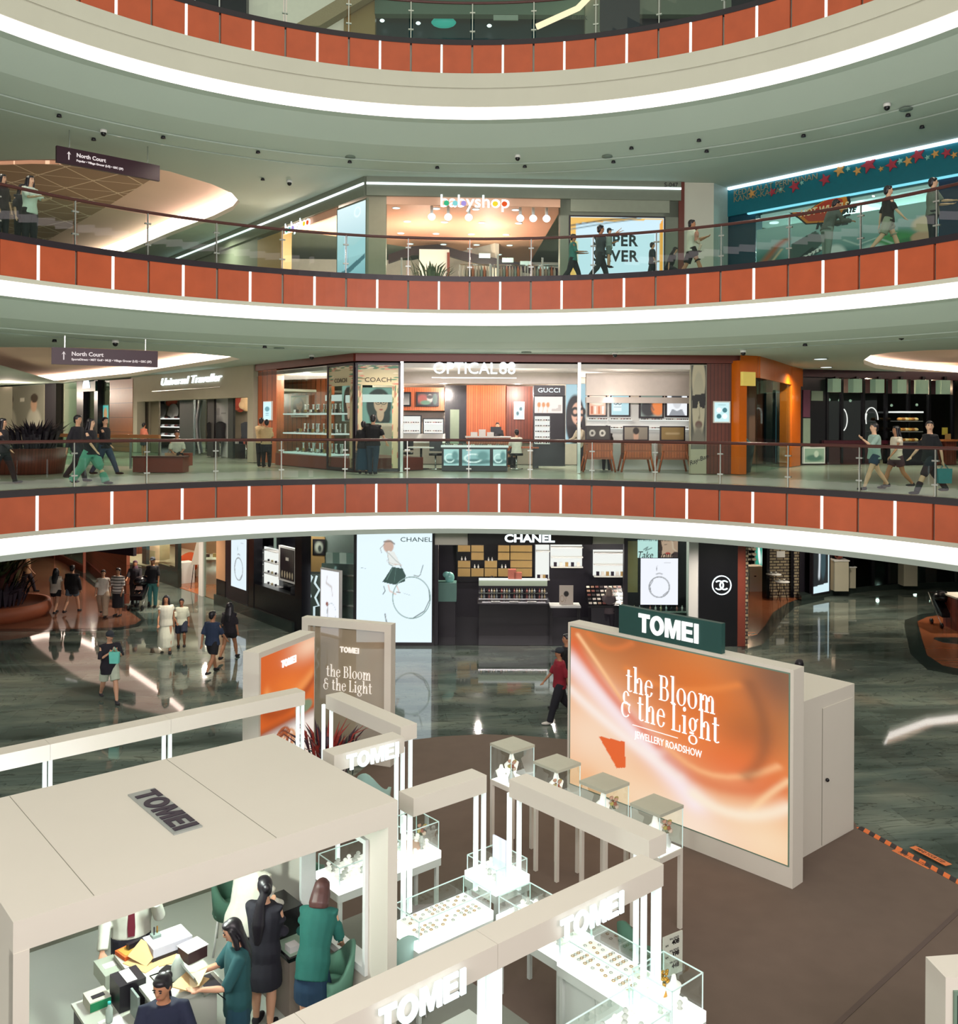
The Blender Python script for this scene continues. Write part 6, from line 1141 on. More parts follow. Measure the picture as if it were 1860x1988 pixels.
# top gallery fronts glimpsed over the slab
W4 = Wall((-14, 36), (16, 36)); zf = Z4
MB().wbox(W4, 0, W4.L, 26, 26.2, -3, 6).obj('ceiling_60', M['soffit'], kind='structure')
def w4(kind, r, d, m, **k): return st(kind, W4, r, d - .4, d, m, **k)
w4('wall', (380, -60, 478, 60), 0, M['dark']); w4('wall', (478, -60, 668, 70), -.5, mat('cream_wall4_glow', '#e6dccb', .6, emit=.3)); w4('wall', (668, -60, 728, 80), 0, M['gold'])  # cream wall is emissive, standing in for a lit white ceiling
w4('wall', (728, -60, 1165, 28), .1, mat('sage_header', '#5f7a6a', .5)); w4('wall', (728, 28, 1165, 90), -1.5, mat('deep_teal', '#12444c', .3)); w4('wall', (1137, -60, 1165, 66), .3, M['greige']); w4('wall', (1165, -60, 1242, 60), .3, mat('navy_box', '#1a2434', .4)); w4('wall', (1242, -60, 1420, 28), .1, M['greige']); w4('wall', (1242, 28, 1420, 60), -.3, M['dark']); w4('wall', (1420, -60, 1640, 50), 0, M['dark'])
mb = MB(); P = W4.P
for (x0, y0, x1, y1) in ((570, 52, 690, -20),): a, b = W4.hit(x0, y0, .6), W4.hit(x1, y1, .6); mb.hexa([P(a[0], a[1], .2), P(a[0] + 1.0, a[1], .2), P(a[0] + 1.0, a[1], .7), P(a[0], a[1], .7), P(b[0], b[1], .2), P(b[0] + 1.0, b[1], .2), P(b[0] + 1.0, b[1], .7), P(b[0], b[1], .7)])
mb.obj('truss', mat('perforated_cream', '#b59e7a', .6, var=.3, scale=30), label='slanted perforated cream beam above the topmost balustrade', cat='beam')
a, b = W4.hit(1042, 52, .5), W4.hit(1122, 16, .5); MB().tube([P(a[0], a[1], .5), P(b[0], b[1], .5), P(b[0] + 3.4, 26.0, .5)], .12, 8).obj('light_tube', glow('warm_tube', '#ffdcb8', 1.6), label='slanted warm light tube in front of the teal shop on the topmost level', cat='light')
T('sign', 'small white outlined sign on the green header of the topmost level', 'sign', W4, (958, 29, 1006, 39), .1, .16, mat('pale_sign', '#9fb3a6', .5)); wtext('BUTIK', mat('sign_grey', '#3c4c46', .5), W4, 1125, 35, 8, .32, label='grey letters BUTIK on the topmost level shop front', cat='lettering')
t = thing('pendant_lamp', 'glowing teal lamp shade inside the topmost level shop', 'lamp', tuple(W4.P(*W4.hit(862, 50, -1.2), -1.2))); s, z = W4.hit(862, 50, -1.2); MB().ell(W4.P(s, z, -.9), (.5, .3, .2)).obj('lamp_shade', mat('teal_glow', '#2fae9f', .4, emit=.6), t); MB().cyl(W4.P(s, 0, -.9), .02, z, 26, 6).obj('cord', M['black'], t)
for k, x in enumerate((742, 812, 950)):
    s, z = W4.hit(x, 40 + k * 5, -1); MB().ell(W4.P(s, z, -1.0), (.1, .1, .06), 8, 6).obj('ceiling_spot', M['led'], label=('first', 'second', 'third')[k] + ' small bright spot in the teal shop of the topmost level', cat='light')
# ceiling fittings: smoke detectors, cameras and speakers under the galleries
def fitting(x, y, z, kind, k):
    b_ = {ZC3: 15.17, ZC2: 9.34}[z]; zz = z
    for _ in range(5):
        q = at(x, y, z=zz); d = 1.0 if False else math.hypot((q.x - X0) / EA, (q.y - Y0) / EB); o = (d - 1) * 13; s_ = b_ - z
        zz = z if o > 3.16 else z + .02 + .07 * (o < 3.1) * 0 if o > 3.1 else z + .02 + (s_ * .08 - .02) * (3.1 - o) / .84 if o > 2.26 else z + s_ * .12 + s_ * .23 * (2.2 - o) if o > 1.2 else z + s_ * .35
    z = zz; p = at(x, y, z=z); lv = 'upper' if z > 12 else 'lower' if z > 6 else 'ground'
    if kind == 'c':
        t = thing('security_camera', 'small dome camera under the %s gallery ceiling' % lv, 'camera', tuple(p), 0, 'cameras of the %s gallery' % lv); MB().cyl(p, .09, z - .08, z, 12).obj('mount', M['paper'], t); MB().ell(p - Vector((0, 0, .1)), (.075, .075, .08), 10, 6).obj('dome', M['black'], t)
    elif kind == 's': MB().cyl(p, .16, z - .03, z, 16).obj('ceiling_speaker', mat('speaker_grey', '#6f7f74', .6), label='flat round ceiling speaker of the %s gallery' % lv, cat='speaker', group='speakers of the %s gallery' % lv)
    else: MB().cyl(p, .07, z - .07, z, 10, .05).obj('smoke_detector', M['dark'], label='small dark detector on the %s gallery ceiling' % lv, cat='detector', group='detectors of the %s gallery' % lv)
for k, (x, y, q) in enumerate(((115, 222, 'd'), (182, 268, 'd'), (201, 252, 'c'), (317, 264, 'd'), (501, 293, 'd'), (510, 346, 'd'), (562, 350, 'c'), (680, 304, 's'), (679, 312, 'd'), (849, 323, 'd'), (1005, 301, 'c'), (1019, 321, 'd'), (1179, 303, 's'), (1191, 312, 'd'), (1226, 285, 'd'), (1357, 270, 'd'), (1372, 291, 'd'), (1560, 261, 'd'), (1722, 201, 'c'), (1759, 211, 's'), (1763, 221, 'd'), (1790, 244, 'd'))): fitting(x, y, ZC3, q, k + 1)
for k, (x, y, q) in enumerate(((106, 659, 'd'), (224, 660, 'c'), (514, 671, 'd'), (542, 675, 's'), (605, 688, 'c'), (730, 671, 'd'), (958, 676, 'c'), (1022, 683, 's'), (1194, 683, 'c'), (1422, 663, 'd'), (1443, 679, 'c'), (1563, 667, 'd'), (1750, 647, 'c'))): fitting(x, y, ZC2, q, k + 1)
# ================================================================== THE JEWELLERY STAND IN THE COURT
PHI = .8647; A_ = Vector((math.sin(PHI), math.cos(PHI), 0)); B_ = Vector((-math.cos(PHI), math.sin(PHI), 0))
def ab(px, py, z):
    p = at(px, py, z=z); return p.dot(A_), p.dot(B_)
def S(a, b, z): return A_ * a + B_ * b + Vector((0, 0, z))
def sbox(mb, a0, a1, b0, b1, z0, z1):
    return mb.hexa([S(a0, b0, z0), S(a1, b0, z0), S(a1, b1, z0), S(a0, b1, z0), S(a0, b0, z1), S(a1, b0, z1), S(a1, b1, z1), S(a0, b1, z1)])
def so(name, r, m, parent=None, **kw): return sbox(MB(), *r).obj(name, m, parent, **kw)
def aat(px, b):
    d = ray(px, 900); t = b / d.dot(B_); return d.dot(A_) * t
def bat(px, a):
    d = ray(px, 900); t = a / d.dot(A_); return d.dot(B_) * t
RZ = math.pi / 2 - PHI
ZF = .05
M['carpet'] = mat('brown_carpet', '#695a4f', .95, var=.12, scale=3, bump=.05)
cp = [tuple(at(x, y, z=0))[:2] for x, y in [(1664, 1609), (1760, 1662), (1870, 1722), (2100, 1850)]] + [(9, 3), (0, 2), (-9, 6)] + [tuple(S(a, b, 0))[:2] for a, b in ((1.0, 13.05), (7.0, 13.05))] + [tuple(at(x, y, z=0))[:2] for x, y in [(760, 1452), (800, 1441), (860, 1434), (940, 1430), (1020, 1433), (1100, 1440), (1300, 1450), (1560, 1470)]]
MB().prism(cp, -.05, ZF).obj('floor_60', M['carpet'], kind='structure')
fl = MB(); sbox(fl, -2, 5.6, 7.2, 12.3, -.02, ZF + .006); fl.obj('floor_61', mat('pale_grey_vinyl', '#b9c0b4', .35, var=.04, scale=1.5), kind='structure')
fl = MB(); sbox(fl, 3, 7.7, 5.2, 7.0, -.02, ZF + .004); sbox(fl, 5.62, 7.0, 7.0, 10.4, -.02, ZF + .004); fl.obj('floor_62', mat('grey_carpet', '#8a8f84', .9, var=.08), kind='structure')  # brown carpet coloured grey here for the white light around the showcases
p, q = at(1880, 1752, z=ZF), at(1600, 2012, z=ZF); cw = Wall(p, q); MB().wbox(cw, 0, cw.L, ZF - .01, ZF + .006, -.03, .03).obj('trim_98', mat('carpet_seam', '#5d4f48', .95), kind='structure')
p, q = at(1150, 1900, z=ZF), at(1860, 1800, z=ZF)
# hazard tape along the carpet's edge
def tape_mat():
    m, nt, b = _nodes('hazard_tape'); N = lambda t: nt.nodes.new('ShaderNode' + t); L = nt.links.new
    tc = N('TexCoord'); sp = N('SeparateXYZ'); L(tc.outputs['Object'], sp.inputs[0]); ad = N('Math'); ad.operation = 'MULTIPLY_ADD'; ad.inputs[1].default_value = 4.5; L(sp.outputs['X'], ad.inputs[0])
    my = N('Math'); my.operation = 'MULTIPLY'; my.inputs[1].default_value = 3.0; L(sp.outputs['Y'], my.inputs[0]); L(my.outputs[0], ad.inputs[2])
    f = N('Math'); f.operation = 'FRACT'; L(ad.outputs[0], f.inputs[0]); l = N('Math'); l.operation = 'LESS_THAN'; l.inputs[1].default_value = .5; L(f.outputs[0], l.inputs[0])
    mx = N('Mix'); mx.data_type = 'RGBA'; mx.inputs[6].default_value = lin('#e8742c') + (1,); mx.inputs[7].default_value = lin('#20161a') + (1,); L(l.outputs[0], mx.inputs[0]); L(mx.outputs[2], b.inputs['Base Color']); return m
p, q = at(1668, 1606, z=ZF), at(1870, 1718, z=ZF); tw = Wall(p, q)
MB().box(0, tw.L, -.06, .06, 0, .006).obj('hazard_tape', tape_mat(), label='orange and black hazard tape along the edge of the brown carpet', cat='tape').location = p
bpy.data.objects['hazard_tape'].rotation_euler = (0, 0, tw.rot()); bpy.data.objects['hazard_tape'].location.z = ZF
for k, (x0, y0, x1, y1, s_) in enumerate(((1733, 1651, 1803, 1687, 'MIND YOUR STEP'), (1768, 1645, 1838, 1681, 'MIND YOUR STEP'))):
    p, q = at(x0, y0, z=ZF), at(x1, y1, z=ZF); u = (q - p).normalized(); n = Vector((-u.y, u.x, 0)); t = thing('floor_sticker', ('orange sticker reading MIND YOUR STEP on the carpet side of the hazard tape', 'orange sticker reading MIND YOUR STEP on the marble side of the hazard tape')[k], 'sticker', tuple(p + Vector((0, 0, .001))), math.atan2(u.y, u.x)); L = (q - p).length
    MB().box(0, L, -.02, .11, 0, .004).obj('strip', mat('orange_sticker', '#e07a3c', .5), t, local=True)
    text(s_, M['black'], .1, Matrix.Translation(p + u * L * .5 + n * .045 + Vector((0, 0, .006))) @ Matrix.Rotation(math.atan2(u.y, u.x), 4, 'Z'), t, depth=.001, xs=L / .95 * .9)
def frosted(name, col, k):
    m = bpy.data.materials.new(name); m.use_nodes = True; nt = m.node_tree; b = nt.nodes['Principled BSDF']; o = nt.nodes['Material Output']
    tr = nt.nodes.new('ShaderNodeBsdfTransparent'); mx = nt.nodes.new('ShaderNodeMixShader'); mx.inputs[0].default_value = k
    b.inputs['Base Color'].default_value = lin(col) + (1,); b.inputs['Roughness'].default_value = .12
    nt.links.new(tr.outputs[0], mx.inputs[1]); nt.links.new(b.outputs[0], mx.inputs[2]); nt.links.new(mx.outputs[0], o.inputs[0]); return m
def tomei(mtx, size, m, parent, depth=.02, xs=1.0):
    """heavy block letters T O M E I, centred on the origin of the matrix"""
    shp = ((0, [(0, .78), (0, 1), (.8, 1), (.8, .78), (.53, .78), (.53, 0), (.27, 0), (.27, .78)]), (.84, None), (1.9, [(0, 0), (0, 1), (.34, 1), (.53, .4), (.72, 1), (1.06, 1), (1.06, 0), (.82, 0), (.82, .7), (.62, 0), (.44, 0), (.24, .7), (.24, 0)]), (3.06, [(0, 0), (0, 1), (.72, 1), (.72, .8), (.26, .8), (.26, .61), (.68, .61), (.68, .41), (.26, .41), (.26, .2), (.74, .2), (.74, 0)]), (3.9, [(0, 0), (0, 1), (.27, 1), (.27, 0)]))
    for x, pl_ in shp:
        mb = MB()
        if pl_: mb.prism([((a + x - 2.085) * size * xs, (b - .5) * size) for a, b in pl_], 0, depth)
        else:
            rg = []
            for a in arc(0, 2 * math.pi, 28):
                c_, q = math.cos(a), math.sin(a); f = lambda rx, ry, z: ((x + .49 - 2.085 + rx * c_) * size * xs, ry * q * size, z)
                rg.append([f(.22, .29, 0), f(.49, .52, 0), f(.49, .52, depth), f(.22, .29, depth)])
            mb.loft(rg, smooth=False)
        o = mb.obj('letter', m, parent, local=True); o.matrix_local = wm(parent).inverted() @ mtx
def wtomei(w, px, py, hpx, d, m, parent, xs):
    s, z = w.hit(px, py, d); tomei(w.frame(s, z, d), w.hit(px, py - hpx, d)[1] - z, m, parent, .02, xs)
# ---- covered counter kiosk
a0, b0 = ab(27.5, 1794, 2.65); a1, b0_ = ab(769, 1552, 2.65); b0 = (b0 + b0_) / 2; b1 = ab(535, 1423, 2.65)[1]
t = thing('kiosk', 'white roofed jewellery kiosk with a flat top lettered TOMEI', 'kiosk', tuple(S(a0, b0, 0)), RZ)
so('roof', (a0, a1, b0, b1, 2.4, 2.65), M['stand'], t)
so('side_wall', (a0, a0 + .12, b0, b1, ZF, 2.4), M['stand'], t)
wl = MB(); wb0, wb1 = b0 + .36, b0 + 1.75
for r in ((b0, wb0, ZF, 2.4), (wb1, b1, ZF, 2.4), (wb0, wb1, ZF, .7), (wb0, wb1, 2.15, 2.4)): sbox(wl, a1 - .12, a1, r[0], r[1], r[2], r[3])
wl.obj('side_wall', M['stand'], t)
wf = MB()
for r in ((wb0, wb1, .7, .78), (wb0, wb1, 2.1, 2.15), (wb0, wb0 + .05, .78, 2.1), (wb1 - .05, wb1, .78, 2.1)): sbox(wf, a1 - .16, a1 + .03, *r)
wf.obj('window_frame', mat('bright_white', '#e6ece8', .4), t)
so('front_post', (a0, a0 + .12, b0 - .005, b0 + .12, ZF, 2.4), M['stand'], t)
pa0, pb1 = ab(248, 1545, 2.65); pa1, pb0 = ab(393, 1606, 2.65)
so('sign_plate', (pa0, pa1, pb0, pb1, 2.65, 2.665), mat('grey_plate', '#9aa09a', .5), t)
mx = Matrix((-B_, A_, Vector((0, 0, 1)))).transposed().to_4x4(); mx.translation = S((pa0 + pa1) / 2 + .01, (pb0 + pb1) / 2, 2.668)
tomei(mx, .245, mat('plum_black', '#2b2233', .5), t, .006, 1.1)
for q in (.62, 2.3): so('roof_joint', (a0 + q, a0 + q + .006, b0 + .02, b1 - .02, 2.65, 2.652), mat('joint_grey', '#8b8a7c', .6), t)
so('low_wall', (a0 - 3, 5.62, 12.22, 12.34, ZF, .85), mat('olive_grey', '#77796a', .6), label='low olive grey wall behind the kiosk floor', cat='wall')
shopl('kiosk_light', tuple(S((a0 + a1) / 2, b0 + 1.3, 2.25)), (2.2, 1.5), 130, '#f2fff6'); shopl('kiosk_light', tuple(S(3.2, 11.6, 1.9)), (2.2, .5), 40, '#eaf2ff')
# ---- beams on lit posts
ZB = 2.35
def beam(lab, axis, pL, pR, posts, zb_=.21, sign=None, ends=(0, 0), wd=.28, joints=()):
    (aL, bL), (aR, bR) = ab(*pL, ZB), ab(*pR, ZB)
    t = None
    if axis == 'A':
        b = (bL + bR) / 2; aL += ends[0]; aR += ends[1]; t = thing('beam_frame', lab, 'frame', tuple(S(aL, b, ZF)), RZ); cuts = [aL] + [aat(x, b) for x in joints] + [aR]
        for u, v in zip(cuts[:-1], cuts[1:]): so('beam', (u + .002, v - .002, b, b + wd, ZB - zb_, ZB), M['stand'], t)
    else:
        a = (aL + aR) / 2; lo, hi = min(bL, bR) + ends[0], max(bL, bR) + ends[1]; t = thing('beam_frame', lab, 'frame', tuple(S(a, lo, ZF)), RZ); so('beam', (a, a + wd, lo, hi, ZB - zb_, ZB), M['stand'], t)
    for x, zf_, off in posts:
        if axis == 'A': pa, pb = aat(x, b + off), b + off
        else: pa, pb = a + off, bat(x, a + off)
        so('post', (pa - .022, pa + .022, pb - .022, pb + .022, zf_, ZB - zb_), M['post'], t)
    if sign:
        for x in sign:
            pa = aat(x, b); mx = Matrix((A_, Vector((0, 0, 1)), -B_)).transposed().to_4x4(); mx.translation = S(pa, b - .05, ZB - zb_ * .55)
            tomei(mx, .2, M['signled'], t, .02, .98)
    return t
M['post'] = mat('lit_white_post', '#eaf6f4', .4, emit=.55); M['signled'] = glow('sign_led', '#f2feff', 1.3)
beam('long near beam with two glowing TOMEI signs above the front showcases', 'A', (760, 1929), (1291.6, 1679), [(940, ZF, .05), (951, ZF, .22), (964, ZF, .05), (974, ZF, .22), (1255, .952, .08), (1275, .952, .2), (1283, .952, .06)], sign=(820, 1147), ends=(-2.4, 0), joints=(617, 972))
beam('short beam from the kiosk corner over the wide front showcase', 'A', (800, 1549), (948, 1506), [(788, .952, .1), (800, .952, .2), (928, .952, .1), (943, .952, .2)])
beam('beam running back over the two narrow showcases beside the brown aisle', 'B', (1256, 1634), (992.8, 1511), [(993, .952, .08), (1012, .952, .2), (1240, .952, .1)])
beam('small beam with a glowing TOMEI sign behind the kiosk roof', 'A', (648, 1467), (786, 1431), [(773, .952, .08), (785, .952, .2), (660, .952, .1)], sign=(723,))
beam('beam in front of the etched glass frame at the back of the stand', 'B', (783, 1411), (628, 1350), [(800, ZF, .2), (631, ZF, .08), (646, ZF, .2)])
beam('long back beam along the left edge of the stand, above the marble floor', 'A', (460, 1369), (594, 1343), [(581, ZF, .08), (590, ZF, .2), (90, ZF, .08), (101, ZF, .2), (321, ZF, .08), (333, ZF, .2)], ends=(-3.6, 0), joints=(101, 335))
# ---- showcases
M['caseglow'] = mat('case_deck_glow', '#f6faf8', .4, emit=1.5); M['cabwhite'] = mat('cabinet_white', '#cfd8d0', .45, var=.03); M['velvet'] = mat('white_velvet', '#f2efe8', .8, emit=.6); M['goldj'] = mat('gold_jewel', '#d9a24a', .25, .9); M['edgeglass'] = mat('green_glass_edge', '#d2ebe6', .2, emit=.25)  # deck and velvet emission added to brighten the showcase interiors
def glassbox(t, a, b, la, lb, z0, h, top=True):
    g = MB(); e = .008
    q = [S(x, y, z) for z in (z0, z0 + h - .004) for x, y in ((a + e, b + e), (a + la - e, b + e), (a + la - e, b + lb - e), (a + e, b + lb - e))]
    g.add(q, [(0, 1, 5, 4), (1, 2, 6, 5), (2, 3, 7, 6), (3, 0, 4, 7)] + ([(4, 5, 6, 7)] if top else []))
    g.obj('glass_box', M['glass2'], t)
    g = MB(); q = .009
    for r in ((a, a + la, b, b + q), (a, a + la, b + lb - q, b + lb), (a, a + q, b, b + lb), (a + la - q, a + la, b, b + lb)): sbox(g, *r, z0 + h - q, z0 + h + .002)
    for x in (a, a + la - q):
        for y in (b, b + lb - q): sbox(g, x, x + q, y, y + q, z0, z0 + h)
    g.obj('glass_edge', M['edgeglass'], t)
def showcase(lab, a, b, la, lb, h=.22, z=.95, closed=False, trays=None, items='ring'):
    t = thing('showcase', lab, 'showcase', tuple(S(a, b, ZF)), RZ)
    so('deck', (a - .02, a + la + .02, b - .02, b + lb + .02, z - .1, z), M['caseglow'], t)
    so('apron', (a - .02, a + la + .02, b - .02, b + lb + .02, z - .2, z - .1), M['cabwhite'], t)
    if closed:
        so('cabinet', (a + .04, a + la - .04, b + .04, b + lb - .04, ZF + .06, z - .2), M['cabwhite'], t)
        n = 2
        for k in range(n):
            if la > lb: so('door', (a + .06 + (la - .12) * k / n, a + .05 + (la - .12) * (k + 1) / n, b + .03, b + .04, ZF + .1, z - .23), M['cabwhite'], t)
            else: so('door', (a + .03, a + .04, b + .06 + (lb - .12) * k / n, b + .05 + (lb - .12) * (k + 1) / n, ZF + .1, z - .23), M['cabwhite'], t)
    for x in (a, a + la - .045):
        for y in (b, b + lb - .045): so('leg', (x, x + .045, y, y + .045, ZF, z - .2), M['cabwhite'], t)
    glassbox(t, a, b, la, lb, z, h)
    n = trays or max(2, round(max(la, lb) / .36)); nm = lab.split(',')[0].split(' under')[0].split(' seen')[0].split(' with')[0].split(' holding')[0].split(' at')[0]
    for i in range(n):
        for j in range(2):
            if la > lb: r = (a + .05 + (la - .1) * i / n, a + .03 + (la - .1) * (i + 1) / n, b + .06 + (lb - .12) * j / 2, b + .04 + (lb - .12) * (j + 1) / 2)
            else: r = (a + .06 + (la - .12) * j / 2, a + .04 + (la - .12) * (j + 1) / 2, b + .05 + (lb - .1) * i / n, b + .03 + (lb - .1) * (i + 1) / n)
            hh = .02 + .04 * j
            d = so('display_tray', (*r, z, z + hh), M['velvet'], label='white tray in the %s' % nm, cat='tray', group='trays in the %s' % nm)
            pts = [tuple(S(r[0] + (r[1] - r[0]) * (x + .5) / 4, r[2] + (r[3] - r[2]) * (y + .5) / 3, z + hh)) for x in range(4) for y in range(3)]
            if items == 'ring': goods('jewel', lambda mb: mb.tube([(.017 * math.cos(q), .017 * math.sin(q), .006) for q in arc(0, 6.28, 8)], .004, 4), [M['goldj'], M['chrome']], pts[::1 + (i + j) % 2], 'tiny ring in the %s' % nm, 'jewellery', 'rings in the %s' % nm)
            else: goods('jewel_stand', lambda mb: mb.lathe([(.03, 0), (.014, .02), (.03, .05), (.02, .07)], n=6), [M['paper'], M['velvet']], pts[::2], 'little stand in the %s' % nm, 'stand', 'stands in the %s' % nm)
    return t
showcase('wide front showcase under the short beam, full of small trays', 6.06, 8.06, 1.04, .5)
showcase('narrow showcase beside the wide front one, under the side beam', 7.10, 6.95, .5, .98, items='stand')
showcase('closed cabinet showcase under the second glowing sign, with doors', 7.05, 5.95, .5, .95, closed=True)
showcase('foremost showcase at the near right corner', 5.88, 5.35, 1.06, .5, closed=True, items='stand')
showcase('long back showcase seen through the kiosk window', 6.05, 9.66, 1.0, .5, items='stand')
showcase('far corner showcase with a pink cushion, next to the back one', 7.07, 9.64, .5, .5, h=.38, items='stand')
t = showcase('tall corner showcase with busts, at the end of the foremost one', 6.98, 5.37, .48, .48, h=.37, trays=1, items='stand')
showcase('small square showcase holding a white card, behind the wide front one', 7.5, 8.42, .52, .56, h=.2, trays=1, items='stand')
for a, b, la, lb in ((3.2, 5.75, 1.7, .5), (4.95, 5.75, .85, .5)): so('cabinet', (a, a + la, b + .7, b + 1.15, ZF, .9), M['cabwhite'], label=('long', 'short')[la < 1] + ' white back cabinet below the near beam', cat='cabinet')
so('display_card', (7.72, 7.74, 8.5, 8.74, .95, 1.42), mat('lavender_card', '#dfe6f6', .5, emit=.3), label='upright white card in the small square showcase', cat='card')
pw = Wall(at(1288, 1900, z=1.0), at(1325, 1884, z=1.0)); t = wt('price_board', 'grey price board with three gold prices at the near right corner', 'sign', pw, 1306, 1890)
zt_ = pw.hit(1306, 1814)[1]; zb_ = pw.hit(1306, 1893)[1]; MB().wbox(pw, 0, pw.L, zb_, zt_, -.015, 0).obj('board', mat('price_grey', '#b9bcae', .5), t)
for k, (n_, s_) in enumerate((('916 GOLD', '408'), ('916 GOLD', '398'), ('999 GOLD', '448'))):
    zz = zt_ - (zt_ - zb_) * (.2 + .29 * k); h_ = (zt_ - zb_) * .16; text(n_, M['black'], h_ * .42, pw.frame(pw.L * .55, zz + h_ * .62, .003), t, depth=.001); text(s_, M['black'], h_, pw.frame(pw.L * .62, zz, .003), t, depth=.001, bold=.002); text('RM', M['black'], h_ * .42, pw.frame(pw.L * .17, zz - h_ * .2, .003), t, depth=.001)
def bust(p, k, lab, s=1.0):
    mb = MB(); mb.lathe([(.05 * s, 0), (.06 * s, .02), (.09 * s, .1 * s), (.115 * s, .17 * s), (.05 * s, .21 * s), (.028 * s, .28 * s), (0, .285 * s)], n=14); o = mb.obj('necklace_bust', M['velvet'], label=lab, cat='bust'); o.location = p
    for v in o.data.vertices: v.co.y *= .6
    o.rotation_euler = (0, 0, RZ + k); return o
bust(S(7.3, 5.6, .97), .3, 'white necklace bust inside the tall corner showcase'); bust(S(7.15, 5.7, .97), -.6, 'second white bust standing deeper in the tall corner showcase', .9)
def flowers(p, lab, pot, cols, s=1.0):
    t = thing('vase_of_flowers', lab, 'flowers', tuple(p)); MB().lathe([(.03 * s, 0), (.045 * s, .02), (.05 * s, .08 * s), (.02 * s, .15 * s), (.024 * s, .17 * s)], n=12).obj('vase', pot, t, local=True)
    for i in range(9):
        a = i * 2.4; r_ = .03 + .012 * (i % 4); h_ = .2 + .025 * (i % 5); q = Vector((r_ * math.cos(a), r_ * math.sin(a), h_)) * s
        MB().tube([(0, 0, .15 * s), tuple(q)], .003, 4).obj('stem', mat('stem_green', '#5a6a3c', .6), t, local=True); m = MB(); m.ell(q, (.026 * s, .026 * s, .02 * s), 8, 5); m.ell(q + Vector((.012, 0, .012)), (.015 * s,) * 3, 6, 4); m.obj('blossom', cols[i % len(cols)], t, local=True)
fcol = [mat('blossom_%d' % i, c_, .7) for i, c_ in enumerate(('#d9a58f', '#ecd2c0', '#b06a55', '#c9b46a'))]
flowers(S(7.28, 5.95 - .25, 1.0), 'tiny gold flower ornament beside the busts in the corner showcase', M['goldj'], [M['goldj']], .8)
flowers(S(7.4, 9.8, .97), 'tiny vase of orange flowers in the far corner showcase', M['paper'], fcol, 1.0)
MB().ell(S(7.3, 9.86, 1.02), (.15, .13, .05)).obj('cushion', mat('pink_cushion', '#e8bfae', .8), label='pink cushion in the far corner showcase', cat='cushion')
# ---- four glass boxes on legs by the big screen
pl = ('farthest', 'second', 'third', 'nearest')
for k, (px, py) in enumerate(((992.8, 1459), (1082, 1496), (1176, 1536), (1281, 1582))):
    a, b = ab(px, py, 1.65); w_ = .48; t = thing('pedestal_case', pl[k] + ' of the four glass topped pedestals in a row beside the big orange screen', 'showcase', tuple(S(a, b, ZF)), RZ, 'glass pedestals by the screen')
    for x in (a, a + w_ - .05):
        for y in (b, b + w_ - .05): so('leg', (x, x + .05, y, y + .05, ZF, 1.02), M['stand'], t)
    so('deck', (a, a + w_, b, b + w_, 1.02, 1.09), M['stand'], t); so('deck_light', (a + .02, a + w_ - .02, b + .02, b + w_ - .02, 1.09, 1.095), M['caseglow'], t)
    glassbox(t, a, b, w_, w_, 1.095, .52, False); so('lid', (a - .005, a + w_ + .005, b - .005, b + w_ + .005, 1.61, 1.65), mat('lid_grey', '#b3b5a2', .5), t)
    bust(S(a + .28, b + .3, 1.1), .2, 'white necklace bust in the %s glass pedestal' % pl[k], 1.3); 
    if k != 1: bust(S(a + .12, b + .36, 1.1), -.4, 'smaller white bust at the back of the %s glass pedestal' % pl[k], .8)
    flowers(S(a + (.3 if k > 1 else .12), b + .12, 1.1), 'vase of dried flowers in the %s glass pedestal' % pl[k], M['paper'], fcol, 1.15)
# ---- the big lit screen wall with its storage box
z1 = at(1541.7, 1301, Y=13.07).z; p, q = at(1103, 1208, z=z1), at(1541, 1301, z=z1); BP = Wall(p, q); t = wt('screen_wall', 'large white framed orange silk screen reading the Bloom and the Light', 'screen', BP, 1320, 1640)
th = .3; so_ = MB(); so_.wbox(BP, 0, BP.L, ZF, z1, -th, 0).obj('frame', M['stand'], t)
s0, s1, za, zb2 = .07, BP.L - .07, .36, z1 - .07
MB().wbox(BP, s0 - .02, s1 + .02, za - .02, zb2 + .02, -.02, .004).obj('bezel', mat('grey_green_bezel', '#6f8a78', .4), t)
nx, ny = 240, 170; cv = Canvas(nx, ny, '#ee9a52'); X, Y = cv.X, cv.Y
def gb(cx, cy, rx, ry, col, k=1.0, rot=0):
    x, y = X - cx, Y - cy; c_, s_ = math.cos(rot), math.sin(rot); x, y = c_ * x + s_ * y, -s_ * x + c_ * y
    cv.mix(k * np.exp(-(x / rx) ** 2 - (y / ry) ** 2), col)
gb(.3, 1.0, .35, .22, '#a8602e'); gb(.95, .95, .22, .3, '#6f543f'); gb(.62, .72, .3, .28, '#e06c12', .95); gb(.86, .62, .16, .14, '#9c5320', .75, .6); gb(.42, .78, .16, .14, '#c06420', .7); gb(.8, .42, .3, .16, '#e8661c', .9); gb(.02, .88, .06, .2, '#d9662c', .8)
gb(.12, .35, .3, .3, '#fbdcc0', .95); gb(.35, .08, .35, .2, '#fbd9b4', .9); gb(.93, .08, .25, .22, '#fbdcb6', .95); gb(.62, .0, .2, .16, '#fff0e0', .7); gb(.1, .06, .1, .1, '#f0a868', .5)
def ribbon(pts, w, col, k=.9):
    d = np.full(X.shape, 9.0)
    for (x0, y0), (x1, y1) in zip(pts[:-1], pts[1:]):
        dx, dy = x1 - x0, y1 - y0; tt = np.clip(((X - x0) * dx + (Y - y0) * dy) / (dx * dx + dy * dy), 0, 1); d = np.minimum(d, np.hypot(X - x0 - tt * dx, Y - y0 - tt * dy))
    cv.mix(k * np.exp(-(d / w) ** 2), col)
